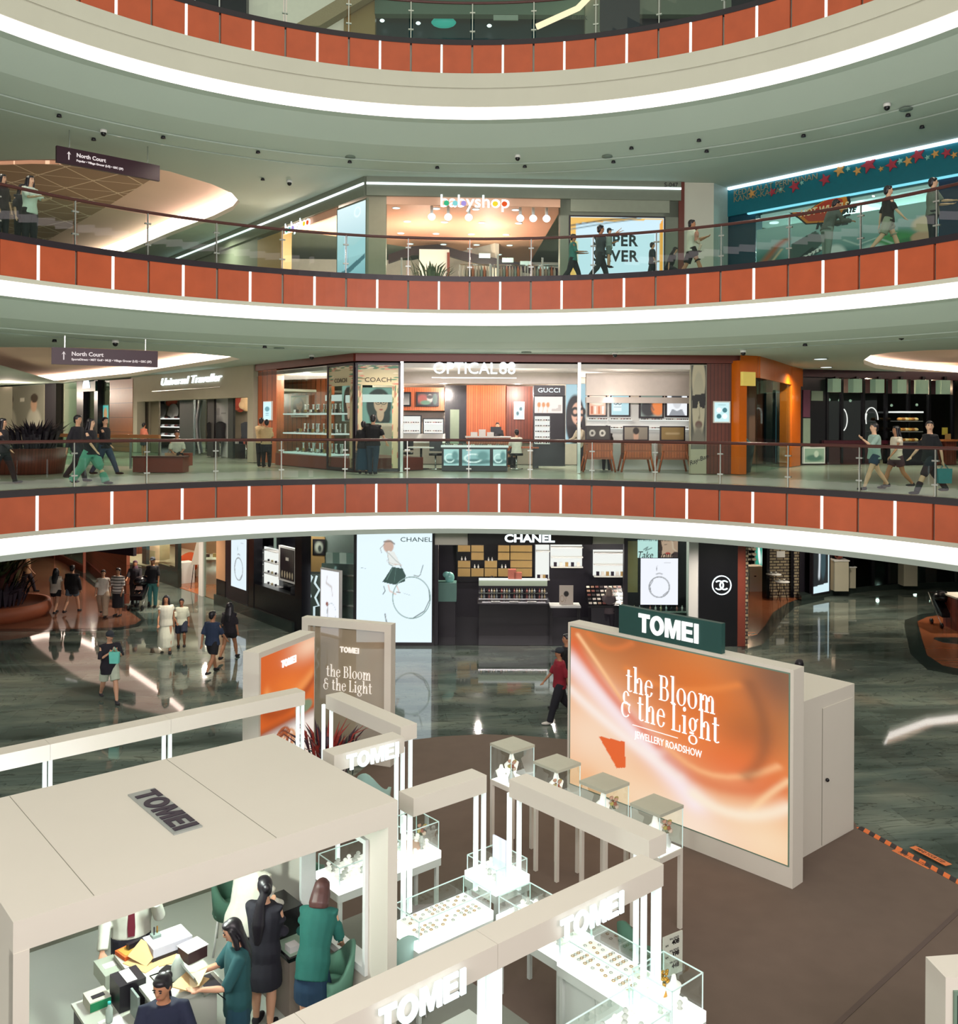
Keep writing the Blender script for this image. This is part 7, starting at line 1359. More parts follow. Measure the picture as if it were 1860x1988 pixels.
def curve(*p): return [tuple((1 - t_) ** 2 * np.array(p[0]) + 2 * t_ * (1 - t_) * np.array(p[1]) + t_ * t_ * np.array(p[2])) for t_ in np.linspace(0, 1, 9)]
ribbon(curve((0, .78), (.3, .5), (.62, .16)), .07, '#fdeef2'); ribbon(curve((.0, .6), (.25, .4), (.55, .28)), .035, '#fff2ea', .8); ribbon(curve((.04, .96), (.2, .74), (.3, .58)), .012, '#ffc890', .9); ribbon(curve((.02, .9), (.2, .62), (.45, .42)), .03, '#e4622a', .7)
ribbon(curve((.48, .44), (.68, .22), (.96, .5)), .018, '#ffbf86', .7); ribbon(curve((.5, .36), (.72, .2), (.97, .4)), .04, '#d95a1c', .5); ribbon(curve((.85, .9), (.98, .6), (.84, .4)), .03, '#7d4a2a', .5); ribbon(curve((.3, .82), (.5, .7), (.8, .88)), .02, '#f08a3c', .6); ribbon(curve((.86, .22), (.92, .34), (1, .44)), .016, '#ffd2a0', .8); ribbon(curve((.62, .2), (.8, .1), (1, .3)), .035, '#fff0d8', .8); ribbon(curve((.1, .98), (.2, .86), (.32, .98)), .02, '#e07a3a', .7)
gb(.55, .56, .12, .1, '#f07a20', .6)
cv.poly([(.155, .36), (.29, .375), (.295, .22), (.25, .2)], '#e8662c')
wpic(cv, 'picture', pict('screen_print', .95), BP, s0, s1, za, zb2, .008, t)
M['ivory'] = glow('ivory_letter', '#fff6ee', 1.3)
def serif_line(word, w, s, z, xh, d, m, parent, xs=.8, name='lettering', gap=.16):
    """high-contrast serif letters built stroke by stroke; (s, z) is the left end of the baseline, xh the x-height"""
    mb = MB(); x = 0.0; sg = 1 if w.u.dot(Vector((-w.n.y, w.n.x, 0))) > 0 else -1
    def Pt(a, b, dd): return w.P(s + sg * a * xh * xs, z + b * xh, dd)
    def rect(a0, a1, c0, c1): mb.loft([[Pt(a0, c0, q), Pt(a1, c0, q), Pt(a1, c1, q), Pt(a0, c1, q)] for q in (d, d + .012)], smooth=False)
    def ring(cx, cy, rx, ry, t0=0, t1=360, tk=.19, tn=.05):
        rg = []
        for a in arc(R(t0), R(t1), 20):
            c_, q = math.cos(a), math.sin(a); rg.append([Pt(cx + (rx - tk * abs(c_)) * c_ * 1.0, cy + (ry - tn) * q, d), Pt(cx + rx * c_, cy + ry * q, d), Pt(cx + rx * c_, cy + ry * q, d + .012), Pt(cx + (rx - tk * abs(c_)) * c_, cy + (ry - tn) * q, d + .012)])
        mb.loft(rg, smooth=False)
    def stem(a, c0, c1, sb=True, st_=True, wd=.2):
        rect(a, a + wd, c0, c1)
        if sb: rect(a - .12, a + wd + .12, c0, c0 + .05)
        if st_: rect(a - .12, a + wd * .6, c1 - .06, c1)
    for ch in word:
        if ch == ' ': x += .45; continue
        if ch == 't': stem(x + .16, .1, 1.35, False, False); rect(x, x + .6, .95, 1.0); ring(x + .42, .16, .26, .16, 180, 330, .18); wd = .62
        elif ch == 'h': stem(x + .12, 0, 1.62); ring(x + .62, .66, .3, .34, 0, 180); stem(x + .72, 0, .68, True, False); wd = 1.05
        elif ch == 'e': ring(x + .42, .5, .42, .52, 20, 335); rect(x + .14, x + .8, .58, .63); wd = .86
        elif ch == 'o': ring(x + .45, .5, .45, .52); wd = .9
        elif ch == 'l': stem(x + .12, 0, 1.62); wd = .45
        elif ch == 'i': stem(x + .12, 0, 1.0); ring(x + .22, 1.35, .13, .13, 0, 360, .12, .12); wd = .45
        elif ch == 'm': stem(x + .12, 0, 1.0); ring(x + .58, .66, .28, .34, 0, 180); stem(x + .66, 0, .68, True, False); ring(x + 1.12, .66, .28, .34, 0, 180); stem(x + 1.2, 0, .68, True, False); wd = 1.52
        elif ch == 'B': stem(x + .12, 0, 1.5, False, False); rect(x, x + .6, 0, .05); rect(x, x + .6, 1.45, 1.5); rect(x + .3, x + .6, .77, .82); ring(x + .55, .41, .42, .41, -90, 90); ring(x + .52, 1.14, .36, .36, -90, 90); wd = 1.0
        elif ch == 'L': stem(x + .12, 0, 1.5); rect(x, x + .4, 1.45, 1.5); rect(x + .2, x + .85, 0, .05); rect(x + .78, x + .85, 0, .4); wd = .88
        elif ch == 'g': ring(x + .4, .62, .36, .38); ring(x + .42, -.2, .42, .26, 0, 360, .14); ring(x + .85, .85, .14, .16, 60, 190, .1); rect(x + .12, x + .5, .1, .2); wd = .86
        elif ch == '&': ring(x + .5, .42, .48, .46, 40, 320); ring(x + .55, 1.13, .34, .36, 20, 300); rect(x + .3, x + .95, .74, .8); ring(x + 1.0, .5, .2, .25, 90, 260, .1); wd = 1.15
        else: wd = .5
        x += wd + gap
    return mb.obj(name, m, parent)
def sline(word, w, pxL, pyB, xhpx, d, parent, m, xs):
    s, z = w.hit(pxL, pyB, d); k = w.hit(pxL, pyB - xhpx, d)[1] - z; return serif_line(word, w, s, z, k, d, m, parent, xs)
sline('the Bloom', BP, 1216, 1341, 31, .02, t, M['ivory'], .72); sline('& the Light', BP, 1206, 1388, 33, .02, t, M['ivory'], .68)
s, z = BP.hit(1293, 1455, .02); s2, z2 = BP.hit(1226, 1420, .02); s3, z3 = BP.hit(1370, 1475, .02); text('JEWELLERY ROADSHOW', M['ivory'], .16, BP.frame((s2 + s3) / 2, (z2 + z3) / 2 + .01, .02), t, xs=abs(s3 - s2) / 1.98, depth=.004)
s, z = BP.hit(1228, 1407, .02); s2, _ = BP.hit(1316, 1430, .02); MB().wbox(BP, s, s2, z - .004, z + .006, .015, .022).obj('rule', M['ivory'], t)
p, q = at(1205, 1173, Y=15.0), at(1401, 1235, Y=15.0); sg_, zs = BP.hit(1203, 1215, -.05); s2, _ = BP.hit(1402, 1268, -.05); zt1 = BP.hit(1203, 1174, -.05)[1]
MB().wbox(BP, sg_, s2, z1, zt1, -.13, -.03).obj('header_sign', mat('deep_green_sign', '#1f4a45', .45), t); wtomei(BP, 1297, 1219, 37, -.028, mat('sign_face', '#eef4f2', .5, emit=.6), t, .9)
a, b = ab(1562, 1363, 2.41); a_, b_2 = ab(1664, 1328, 2.41); t = thing('storage_box', 'white walled store with a flush door and knob behind the big orange screen', 'cabin', tuple(S(a, b, ZF)), RZ)
so('walls', (a, a_, b + .02, b + 3.6, ZF, 2.41), M['stand'], t); da0, _ = ab(1603, 1640, .05); da0 = aat(1602, b); da1 = aat(1660, b)
so('door', (da0, da1, b + .008, b + .02, ZF + .03, 2.2), M['stand'], t); so('door_joint', (da0 - .01, da0 - .002, b + .012, b + .02, ZF + .03, 2.2), mat('joint_grey', '#8b8a7c', .6), t); MB().ell(S(da0 + .09, b - .02, 1.08), (.03, .03, .03)).cyl(S(da0 + .09, b + .0, 0), .012, 1.07, 1.09, 8).obj('knob', M['black'], t)
# ---- vertical light box and etched glass frame at the back
p, q = at(503, 1268, z=2.75), at(611.6, 1226, z=2.75); VB = Wall(p, q); t = wt('light_box', 'upright orange silk light box with a gold ring, marked TOMEI', 'lightbox', VB, 560, 1500)
MB().wbox(VB, 0, VB.L, ZF, 2.75, -.32, 0).obj('frame', M['stand'], t)
cv = Canvas(60, 110, '#d8621f'); X, Y = cv.X, cv.Y
gb(.9, .95, .35, .1, '#f7c9a8'); gb(.45, .7, .4, .12, '#f07c2c', .8); gb(.2, .6, .2, .1, '#b54c14', .7); ribbon(curve((.1, .72), (.3, .5), (.95, .72)), .05, '#f59a50', .8); ribbon(curve((.05, .6), (.5, .45), (1, .68)), .04, '#a8430f', .8); cv.mix((.5 - Y) * 12, '#6f3a22'); cv.mix((.46 - Y) * 12, '#f2e6dc'); cv.ell(.8, .5, .14, .04, '#7a8a6c', .4); gb(.5, .12, .4, .08, '#c9a070', .6)
for i in range(7): cv.ring(.42 + .07 * math.sin(i * 2), .3 + .02 * (i % 4), .14 - .008 * i, .07 - .004 * i, .012, ('#a8552c', '#d99a6a', '#6f2f1c')[i % 3])
cv.ell(.3, .24, .18, .035, '#7a4030', .6)
wpic(cv, 'picture', pict('screen_print', .95), VB, .05, VB.L - .03, .3, 2.66, .006, t); wtomei(VB, 560, 1284, 14, .01, M['ivory'], t, .85)
p, q = at(589, 1197, z=2.75), at(762, 1212, z=2.75); GF = Wall(p, q); t = wt('etched_screen', 'etched glass panel in a beige frame lettered TOMEI the Bloom and the Light', 'frame', GF, 680, 1450)
fr = MB(); L = GF.L
for r in ((0, .14, ZF, 2.75), (L - .14, L, ZF, 2.75), (.14, L - .14, 2.6, 2.75), (.14, L - .14, ZF, .2)): fr.wbox(GF, *r, -.14, .06)
fr.obj('frame', M['stand'], t); MB().wbox(GF, .14, L - .14, .2, 2.6, -.05, -.035).obj('glass_pane', frosted('bronze_glass', '#b7a78c', .55), t)
wtomei(GF, 679, 1262, 11, -.03, mat('etched_white', '#f2ece2', .5, emit=.4), t, .9)
for wd, x, y in (('the Bloom', 634, 1312), ('& the Light', 628, 1337)): sline(wd, GF, x, y, 14.5, -.03, t, mat('etched_white', '#f2ece2', .5, emit=.4), .74)
p = S(6.6, 12.6, ZF) ; p = at(642, 1462, Y=15.9); q = Vector((p.x, p.y, 0)); t = thing('planter', 'white box planter of dark red and purple leaves in front of the glass frame', 'plant', tuple(q + Vector((0, 0, ZF))))
MB().bx(q + Vector((0, 0, .35)), (.5, .35, .6)).obj('pot', M['paper'], t); leafy(t, (q.x, q.y, .64), .9, .75, 70, mat('purple_leaf', '#3c2434', .45, var=.5), .035); leafy(t, (q.x - .1, q.y, .64), .6, .9, 26, mat('crimson_leaf', '#8a2a24', .45, var=.4), .03); leafy(t, (q.x + .1, q.y, .6), .6, .55, 30, mat('deep_teal_leaf', '#123a3a', .45, var=.4), .04)
for k, (x, y) in enumerate(((600, 1462), (630, 1450))): p = at(x, y, z=1.0); MB().bx((p.x, p.y, .5), (.3, .22, .9)).obj('plinth', M['paper'], label=('nearer', 'farther')[k] + ' small white plinth beside the planter of dark leaves', cat='plinth')
# white frame with a dark screen at the right edge of the picture
p = at(1836, 1898, z=2.2); FX = at(1797, 1857, z=2.2); t = thing('light_box', 'white framed board with a dark screen at the lower right edge of the stand', 'lightbox', tuple(Vector((p.x, p.y, ZF))))
cpts = [(p.x, p.y), (p.x + 1.6, p.y + .05), (p.x + 1.6, p.y + .5), (FX.x, FX.y)]
MB().prism(cpts, ZF, 2.2).obj('frame', M['stand'], t); MB().box(p.x + .06, p.x + 1.5, p.y - .02, p.y + .02, .3, 2.1).obj('bezel', mat('grey_green_bezel', '#6f8a78', .4), t); MB().box(p.x + .085, p.x + 1.48, p.y - .026, p.y - .02, .33, 2.07).obj('screen', M['dark'], t)
# ---- shell chairs
M['green'] = mat('sage_green_velvet', '#4f7a66', .8, var=.08); M['mint'] = mat('pale_mint_velvet', '#a9cfc6', .8)
def shell(p, rz, lab, m):
    t = thing('shell_chair', lab, 'chair', tuple(p), rz)
    mb = MB(); rg = []
    for a in arc(R(-15), R(195), 14): rg.append([(math.cos(a) * q, math.sin(a) * q * .9 - .02, zz) for q, zz in ((.22, .42), (.26, .42), (.3, .86 - .14 * math.cos(2 * a) - .05), (.25, .86 - .14 * math.cos(2 * a) - .05))])
    mb.loft(rg).obj('backrest', m, t, local=True); MB().ell((0, -.04, .46), (.27, .27, .07)).obj('seat', m, t, local=True)
    for x, y in ((-.16, -.18), (.16, -.18), (-.16, .14), (.16, .14)): MB().tube([(x, y, .42), (x * 1.35, y * 1.35, 0)], .013, 6).obj('leg', M['paper'], t, local=True)
shell(at(645, 1922, z=.5) * 1.0 - Vector((0, 0, .5 - ZF)), R(-75), 'sage green shell chair beside the woman in the green jacket', M['green'])
for k, (x, y, z, rz, lab, m) in enumerate(((592, 1722, .55, 60, 'sage green shell chair seen through the kiosk window', M['green']), (782, 1868, .6, 200, 'pale mint shell chair at the corner of the wide front showcase', M['mint']), (725, 1530, .7, 150, 'pale mint shell chair behind the kiosk roof, under the small sign beam', M['mint']), (1243, 1832, .7, 120, 'sage green shell chair behind the closed cabinet showcase', M['green']), (448, 1768, .5, 100, 'sage green shell chair behind the man in the white shirt', M['green']))):
    p = at(x, y, z=z); shell(Vector((p.x, p.y, ZF + .006)), R(rz), lab, m)
# ================================================================== PEOPLE
SK = [mat('skin_%d' % i, c_, .55, var=.05) for i, c_ in enumerate(('#c99a7c', '#b07c5c', '#8f6044', '#d8ac8e'))]
def clo(c_): return mat('cloth_' + c_, c_, .85, var=.12, scale=14)
HAIRM = mat('hair_black', '#16121a', .4, var=.3, scale=20); HAIRB = mat('hair_brown', '#4a2c28', .45, var=.3, scale=20)
def remesh(o, v, sm=6):
    r = o.modifiers.new('body', 'REMESH'); r.mode = 'VOXEL'; r.voxel_size = v; r.use_smooth_shade = True
    s = o.modifiers.new('soften', 'SMOOTH'); s.factor = .5; s.iterations = sm
def person(lab, loc, yaw=0, h=1.65, legs=(0, 0, 0, 0), arms=((4, 8, 12, 0), (4, 8, 12, 0)), lean=0, head=(0, 0), skin=0, top='#22222a', sleeve=.5, tlen=-.04, bottom=('trousers', '#22242c'), hair='short', hm=None, shoes='#1a1a1e', vox=.017, build=1.0, hands=False, extra=None):
    """figure facing -Y at yaw 0. legs: (thigh forward, knee) left then right in degrees; arms: (forward, outward, elbow, inward) left, right"""
    t = thing('person', lab, 'person', tuple(loc), R(yaw)); k = h
    V = Vector
    def dirn(f, o=0, s=1): return V((s * math.sin(R(o)), -math.sin(R(f)) * math.cos(R(o)), -math.cos(R(f)) * math.cos(R(o))))
    J = {}
    for s, (th, kn) in ((1, legs[:2]), (-1, legs[2:])):
        hp = V((s * .052 * k, 0, 0)); n = hp + dirn(th, 2, s) * .245 * k; an = n + dirn(th - kn) * .235 * k; J[s] = [hp, n, an]
    hz = -min(J[1][2].z, J[-1][2].z) + .042 * k
    for s in J: J[s] = [p + V((0, 0, hz)) for p in J[s]]
    L = Matrix.Rotation(R(lean), 3, 'X')
    def U(x, y, z): return L @ V((x, y, z)) * k + V((0, 0, hz))
    AR = {}
    for s, (fw, ou, el, inn) in ((1, arms[0]), (-1, arms[1])):
        sh = U(s * .1 * build, 0, .285); u = L @ dirn(fw, ou, s); e = sh + u * .175 * k
        d = L @ (Matrix.Rotation(R(-inn * s), 3, 'Z') @ dirn(fw + el, ou * .4, s)); w = e + d * .145 * k; AR[s] = [sh, e, w, d]
    def torso(mb, secs, gx=1.0, ad=0.0, n=14):
        mb.loft([[U((rx * gx + ad) * math.cos(a), (ry + ad) * math.sin(a), z) for a in [2 * math.pi * i / n for i in range(n)]] for z, rx, ry in secs])
    TS = [(-.06, .086 * build, .066), (.0, .094 * build, .068), (.08, .08 * build, .057), (.16, .09 * build, .062), (.24, .102 * build, .06), (.285, .094 * build, .05), (.315, .05, .042)]
    hy, hp_ = head; HR = L @ (Matrix.Rotation(R(hy), 3, 'Z') @ Matrix.Rotation(R(hp_), 3, 'X')); nk = U(0, -.005, .345)
    def HD(x, y, z): return nk + HR @ V((x, y, z)) * k
    b = MB(); torso(b, [(z, rx * .84, ry * .84) for z, rx, ry in TS])
    b.tube([U(0, 0, .29), U(0, -.004, .34), HD(0, -.002, .05)], [.036 * k, .033 * k, .034 * k], 10)
    b.ell(HD(0, 0, .075), (.046 * k, .056 * k, .064 * k), 14, 10, HR); b.ell(HD(0, -.016, .042), (.034 * k, .038 * k, .036 * k), 12, 8, HR)
    b.ell(HD(0, -.057, .066), (.008 * k, .01 * k, .014 * k), 8, 6, HR)
    for s in (1, -1): b.ell(HD(s * .046, .004, .068), (.007 * k, .012 * k, .018 * k), 8, 6, HR)
    for s in (1, -1):
        sh, e, w, d = AR[s]; b.tube([sh, sh.lerp(e, .5), e, e.lerp(w, .35), w], [.026 * k, .024 * k, .02 * k, .021 * k, .0155 * k], 9)
        x = d.cross(V((0, 1, 0)) if abs(d.y) < .8 else V((0, 0, 1))).normalized(); y = x.cross(d).normalized()
        b.tube([w, w + d * .03 * k, w + d * .055 * k], [.016 * k, .024 * k, .022 * k], 8, .5, y)
        for i in range(4):
            o = x * (i - 1.5) * .0115 * k; l = (.038, .046, .044, .034)[i] * k; c_ = w + d * .05 * k + o; cu = y * s * .3
            b.tube([c_, c_ + (d + cu * .5).normalized() * l * .55, c_ + (d + cu * 1.6).normalized() * l], [.0062 * k, .006 * k, .0048 * k], 6)
        b.tube([w + d * .012 * k - x * s * .012 * k, w + d * .035 * k - x * s * .034 * k, w + d * .056 * k - x * s * .034 * k], [.009 * k, .008 * k, .006 * k], 6)
        hp, n, an = J[s]; b.tube([hp + V((0, 0, .02 * k)), hp.lerp(n, .4), n, n.lerp(an, .3), n.lerp(an, .7), an, an - V((0, 0, .025 * k))], [.05 * k, .046 * k, .033 * k, .036 * k, .027 * k, .021 * k, .022 * k], 10)
        b.ell(an + V((0, -.036 * k, -.028 * k)), (.026 * k, .068 * k, .018 * k))
    o = b.obj('body', SK[skin], t, local=True); remesh(o, .009 if hands else vox)
    if top:
        b = MB(); S_ = [q for q in TS if q[0] > tlen]; S_ = [(tlen, S_[0][1] * 1.02, S_[0][2] * 1.04)] + S_
        torso(b, S_, 1.05, .02); 
        for s in (1, -1):
            sh, e, w, d = AR[s]
            if sleeve > 0:
                pts = [sh + (U(0, 0, .285) - sh) * .3, sh, sh.lerp(e, min(1, sleeve * 2) * .5), sh.lerp(e, min(1, sleeve * 2))]; rr = [.037 * k, .041 * k, .039 * k, .038 * k]
                if sleeve > .5: pts += [e.lerp(w, (sleeve - .5) * 2)]; rr += [.033 * k]
                b.tube(pts, rr, 10)
        o = b.obj('top', clo(top) if isinstance(top, str) else top, t, local=True); remesh(o, max(vox * .8, .012), 4)
    kind, bc = bottom[:2]; bl = bottom[2] if len(bottom) > 2 else 1
    b = MB()
    if kind in ('trousers', 'shorts'):
        torso(b, [(-.075, .08 * build, .066), (-.03, .094 * build, .07), (.02, .094 * build, .068), (.07, .084 * build, .06)], 1.0, .008)
        for s in (1, -1):
            hp, n, an = J[s]; r_ = bottom[3] if len(bottom) > 3 else 1.0
            if kind == 'trousers': b.tube([hp + V((0, 0, .02 * k)), hp.lerp(n, .5), n, n.lerp(an, .5), an - V((0, 0, .01 * k))], [.068 * k, .062 * k * r_, .05 * k * r_, .042 * k * r_, .036 * k * r_ * r_], 10)
            else: b.tube([hp + V((0, 0, .02 * k)), hp.lerp(n, .5), hp.lerp(n, bl)], [.07 * k, .068 * k, .066 * k], 10)
    elif kind == 'skirt':
        m = (J[1][1] + J[-1][1]) / 2; m2 = (J[1][2] + J[-1][2]) / 2; c0 = U(0, 0, .07); c1 = U(0, 0, -.04); wd = bottom[3] if len(bottom) > 3 else 1.0; sp = abs(J[1][2].y - J[-1][2].y) * .45
        end = c1.lerp(m, bl * 2) if bl <= .5 else m.lerp(m2, bl * 2 - 1)
        def rg(c, rx, ry): return [c + V((rx * math.cos(a), ry * math.sin(a), 0)) for a in [2 * math.pi * i / 16 for i in range(16)]]
        b.loft([rg(c0, .088 * k * build, .066 * k), rg(c1, .108 * k * build, .08 * k), rg(c1.lerp(end, .55), .122 * k * wd, .1 * k * wd + sp * .4), rg(end, .125 * k * wd, .105 * k * wd + sp * .7 * bl)])
    o = b.obj('trousers' if kind == 'trousers' else kind, clo(bc), t, local=True); remesh(o, max(vox * .85, .012), 4)
    for s in (1, -1):
        an = J[s][2]; b = MB(); b.ell(an + V((0, -.036 * k, -.022 * k)), (.031 * k, .078 * k, .021 * k)); b.ell(an + V((0, .006 * k, -.012 * k)), (.027 * k, .03 * k, .03 * k)); b.obj('shoe', clo(shoes), t, local=True)
    if hair:
        m = hm or HAIRM; b = MB(); b.ell(HD(0, .011, .085), (.052 * k, .056 * k, .06 * k), 16, 10, HR); b.ell(HD(0, -.022, .118), (.04 * k, .03 * k, .02 * k), 12, 8, HR); b.ell(HD(0, .03, .055), (.045 * k, .034 * k, .045 * k), 12, 8, HR)
        def fall(pts, rr, fl=.5): b.tube([HD(*p) if q < (1 if hair == 'pony' else 2) else U(p[0], p[1], p[2]) for q, p in enumerate(pts)], [r * k for r in rr], 12, fl, L @ V((0, 1, 0)))
        if hair == 'long': fall([(0, .02, .11), (0, .036, .04), (0, .058, .27), (0, .066, .16)], [.05, .06, .07, .05], .42); [b.tube([HD(s * .045, -.012, .1), HD(s * .05, -.005, .03), U(s * .062, .0, .27)], [.014 * k, .02 * k, .014 * k], 8) for s in (1, -1)]
        if hair == 'bob': fall([(0, .02, .11), (0, .028, .03), (0, .026, .335), (0, .026, .305)], [.052, .064, .07, .062], .72); [b.ell(HD(s * .043, -.004, .035), (.016 * k, .034 * k, .05 * k), 10, 7, HR) for s in (1, -1)]
        if hair in ('pony', 'bun'): b.ell(HD(0, .068, .08), (.028 * k, .028 * k, .03 * k), 10, 8, HR)
        if hair == 'pony': fall([(0, .06, .08), (0, .062, .34), (0.01, .078, .2), (0.02, .07, .06)], [.024, .034, .05, .026], .4)
        o = b.obj('hair', m, t, local=True); remesh(o, max(vox * .7, .009), 3)
        if hair == 'hijab': o.data.materials[0] = clo('#4a2c3c'); b = MB(); b.tube([HD(0, .01, .03), U(0, -.004, .33), U(0, 0, .25)], [.056 * k, .06 * k, .1 * k], 14, .8); b.obj('scarf', clo('#4a2c3c'), t, local=True)
        if hair == 'cap':
            b = MB(); b.ell(HD(0, .004, .1), (.055 * k, .062 * k, .05 * k), 14, 8, HR); b.ell(HD(0, -.07, .095), (.04 * k, .045 * k, .008 * k), 12, 6, HR); b.obj('cap', clo('#2a3038'), t, local=True)
    e = MB(); [e.ell(HD(s * .018, -.0505, .08), (.0075 * k, .006 * k, .0042 * k), 8, 6, HR) for s in (1, -1)]; [e.ell(HD(s * .019, -.052, .095), (.012 * k, .005 * k, .0025 * k), 8, 5, HR) for s in (1, -1)]
    e.obj('eyes', HAIRM, t, local=True); MB().ell(HD(0, -.051, .035), (.014 * k, .006 * k, .0045 * k), 10, 6, HR).obj('mouth', mat('lip_red', '#8f4540', .5), t, local=True)
    W_ = wm(t); t['_h'] = 0; del t['_h']
    return {'t': t, 'hand': {s: W_ @ (AR[s][2] + AR[s][3] * .05 * k) for s in AR}, 'sh': {s: W_ @ AR[s][0] for s in AR}, 'U': lambda x, y, z: W_ @ U(x, y, z), 'HD': lambda x, y, z: W_ @ HD(x, y, z), 'hip': hz, 'k': k}
WALK = (24, 8, -18, 22); WALK2 = (-18, 24, 24, 8); STAND = (2, 2, -2, 2); SIT = (86, 84, 84, 82)
SWING = ((-20, 8, 12, 0), (24, 8, 18, 0)); SWING2 = ((24, 8, 18, 0), (-20, 8, 12, 0)); PHONE = ((30, 6, 85, 25), (30, 6, 85, 25)); DOWN = ((4, 8, 12, 0), (4, 8, 12, 0))
def g0(x, y): return at(x, y, z=0)
def hold_bag(p, lab, m, w=.2, hh=.26, name='bag'):
    mb = MB(); mb.hexa([p + Vector(v) for v in ((-w / 2, -.05, -hh - .1), (w / 2, -.05, -hh - .1), (w / 2, .05, -hh - .1), (-w / 2, .05, -hh - .1), (-w / 2 - .02, -.035, -.1), (w / 2 + .02, -.035, -.1), (w / 2 + .02, .035, -.1), (-w / 2 - .02, .035, -.1))])
    t = thing(name, lab, 'bag', tuple(p - Vector((0, 0, hh + .1)))); mb.obj('body', m, t)
    for y in (-.03, .03): MB().tube([p + Vector((-w * .3, y, -.11)), p + Vector((0, y * .3, .01)), p + Vector((w * .3, y, -.11))], .007, 5).obj('handle', m, t)
    return t
# ---- ground floor passers-by
q = person('person in a dark cap and pale shorts walking with folded arms on the marble', g0(212, 1362), 35, 1.7, WALK, ((35, 10, 95, 55), (20, 8, 105, 60)), head=(10, 8), top='#1c1a24', tlen=-.1, bottom=('shorts', '#b9c4b0', .85), hair='cap', shoes='#2a2a30', build=1.08)
hold_bag(q['hand'][1] + Vector((0, -.02, .04)), 'mint green shopping bag hanging from the arm of the person in the dark cap', clo('#6fd0c0'))
person('person with long hair, white top and black shorts walking away on the wood floor', g0(108, 1192), 182, 1.6, WALK, DOWN, top='#d9d0c4', sleeve=.25, bottom=('shorts', '#1a1a20', .4), hair='long'); 
person('person in a loose black jacket walking away on the wood floor', g0(140, 1190), 178, 1.68, WALK2, DOWN, top='#141218', sleeve=1, tlen=-.1, bottom=('shorts', '#5a6a78', .6), build=1.15)
person('person in a white tee and wide cream trousers beside the timber partition', g0(200, 1196), 15, 1.6, WALK, SWING, top='#e2d8cc', bottom=('trousers', '#b59c84', 1, 1.35), hair='pony')
person('person in a red and white striped top and black skirt near the timber partition', g0(229, 1196), -10, 1.62, STAND, ((10, 8, 20, 0), (25, 8, 100, 30)), top=stripes('striped_knit', '#d9cfc8', '#e4dcd4', .1, 'Z', .8, .5), bottom=('skirt', '#18161c', .7, 1.0), hair='pony', skin=1, build=1.1)
person('person in a plum headscarf behind the stroller on the ground floor', g0(262, 1177), 5, 1.62, STAND, ((30, 8, 50, 10), (30, 8, 50, 10)), top='#201c24', sleeve=.6, bottom=('trousers', '#1c1c22'), hair='hijab', skin=1, build=1.08)
person('person in a black cap and printed black tee with teal jeans beside the stroller', g0(296, 1178), 0, 1.75, STAND, DOWN, top='#17161c', bottom=('trousers', '#3f7a78'), hair='cap', skin=1)
p = g0(270, 1182); t = thing('stroller', 'black stroller with a seated child between the two adults on the ground floor', 'stroller', tuple(p)); stroller(t, p, M['black'])
person('small child in a pale shirt and grey trousers sitting in the black stroller', p + Vector((0, .0, .22)), 0, .92, (80, 70, 80, 70), ((20, 10, 60, 20), (20, 10, 60, 20)), top='#c9a898', bottom=('trousers', '#8fa09a'), skin=1)
person('person in a long pale dress walking with a child toward the stand', g0(322, 1265), 20, 1.65, WALK, SWING, head=(-15, 0), top='#d8d8c8', sleeve=.15, bottom=('skirt', '#cfd2c0', .9, 1.15), hair='long', skin=1)
person('boy in a pale tee and navy shorts running beside the person in the pale dress', g0(352, 1258), 15, 1.45, (34, 50, -8, 10), ((-15, 10, 30, 0), (20, 10, 30, 30)), top='#c4c8b4', bottom=('shorts', '#232a3c', .85), skin=2)
person('man in a navy polo and black shorts walking past the white light box', g0(412, 1308), 160, 1.68, WALK, SWING, head=(-20, 0), top='#26344e', bottom=('shorts', '#14141a', .75), skin=1, build=1.08)
q = person('person with long hair and a shoulder bag walking away by the black shop', g0(445, 1280), 170, 1.62, WALK2, DOWN, top='#1d1820', bottom=('shorts', '#17151b', .4), hair='long', skin=1)
hold_bag(q['U'](.11, .02, .08) + Vector((0, 0, .1)), 'small dark shoulder bag of the person walking away by the black shop', M['black'], .24, .16)
person('person with long hair in a pale top seen behind the planter of shrubs', g0(52, 1150), 100, 1.6, WALK, SWING, top='#a0805f', bottom=('trousers', '#2a2430'), hair='long')
person('shop assistant in black seen from behind at the open corner shop', g0(577, 1222), 175, 1.6, STAND, PHONE, top='#15161c', bottom=('trousers', '#101016'), hair='bun')
person('person in a dark cap and crimson tee walking beside the edge of the big screen', g0(1086, 1402), -75, 1.68, (22, 6, -20, 24), SWING, head=(-15, 0), top='#8f2030', bottom=('trousers', '#20202a', 1, 1.1), hair='cap', shoes='#d9d4cc', skin=1)
person('person in black half hidden behind the crimson shirted person and the screen', g0(1100, 1372), -80, 1.74, WALK, DOWN, top='#17161c', sleeve=1, bottom=('trousers', '#1a1a22'), skin=1)
person('perfume shop assistant in black standing behind the long counter', CH.P(CH.sx(957, -2.6), 0, -2.6), 0, 1.62, STAND, DOWN, top='#17151b', sleeve=1, bottom=('trousers', '#14131a'), hair='bun', skin=3)
person('customer with grey brown hair looking at the make-up stand, head above the screen frame', at(1189, 1250, z=0) + Vector((0, .8, 0)), 170, 1.55, STAND, PHONE, top='#5a4f52', bottom=('trousers', '#2c2830'), hm=mat('hair_ash', '#7a6a62', .5), hair='bob')
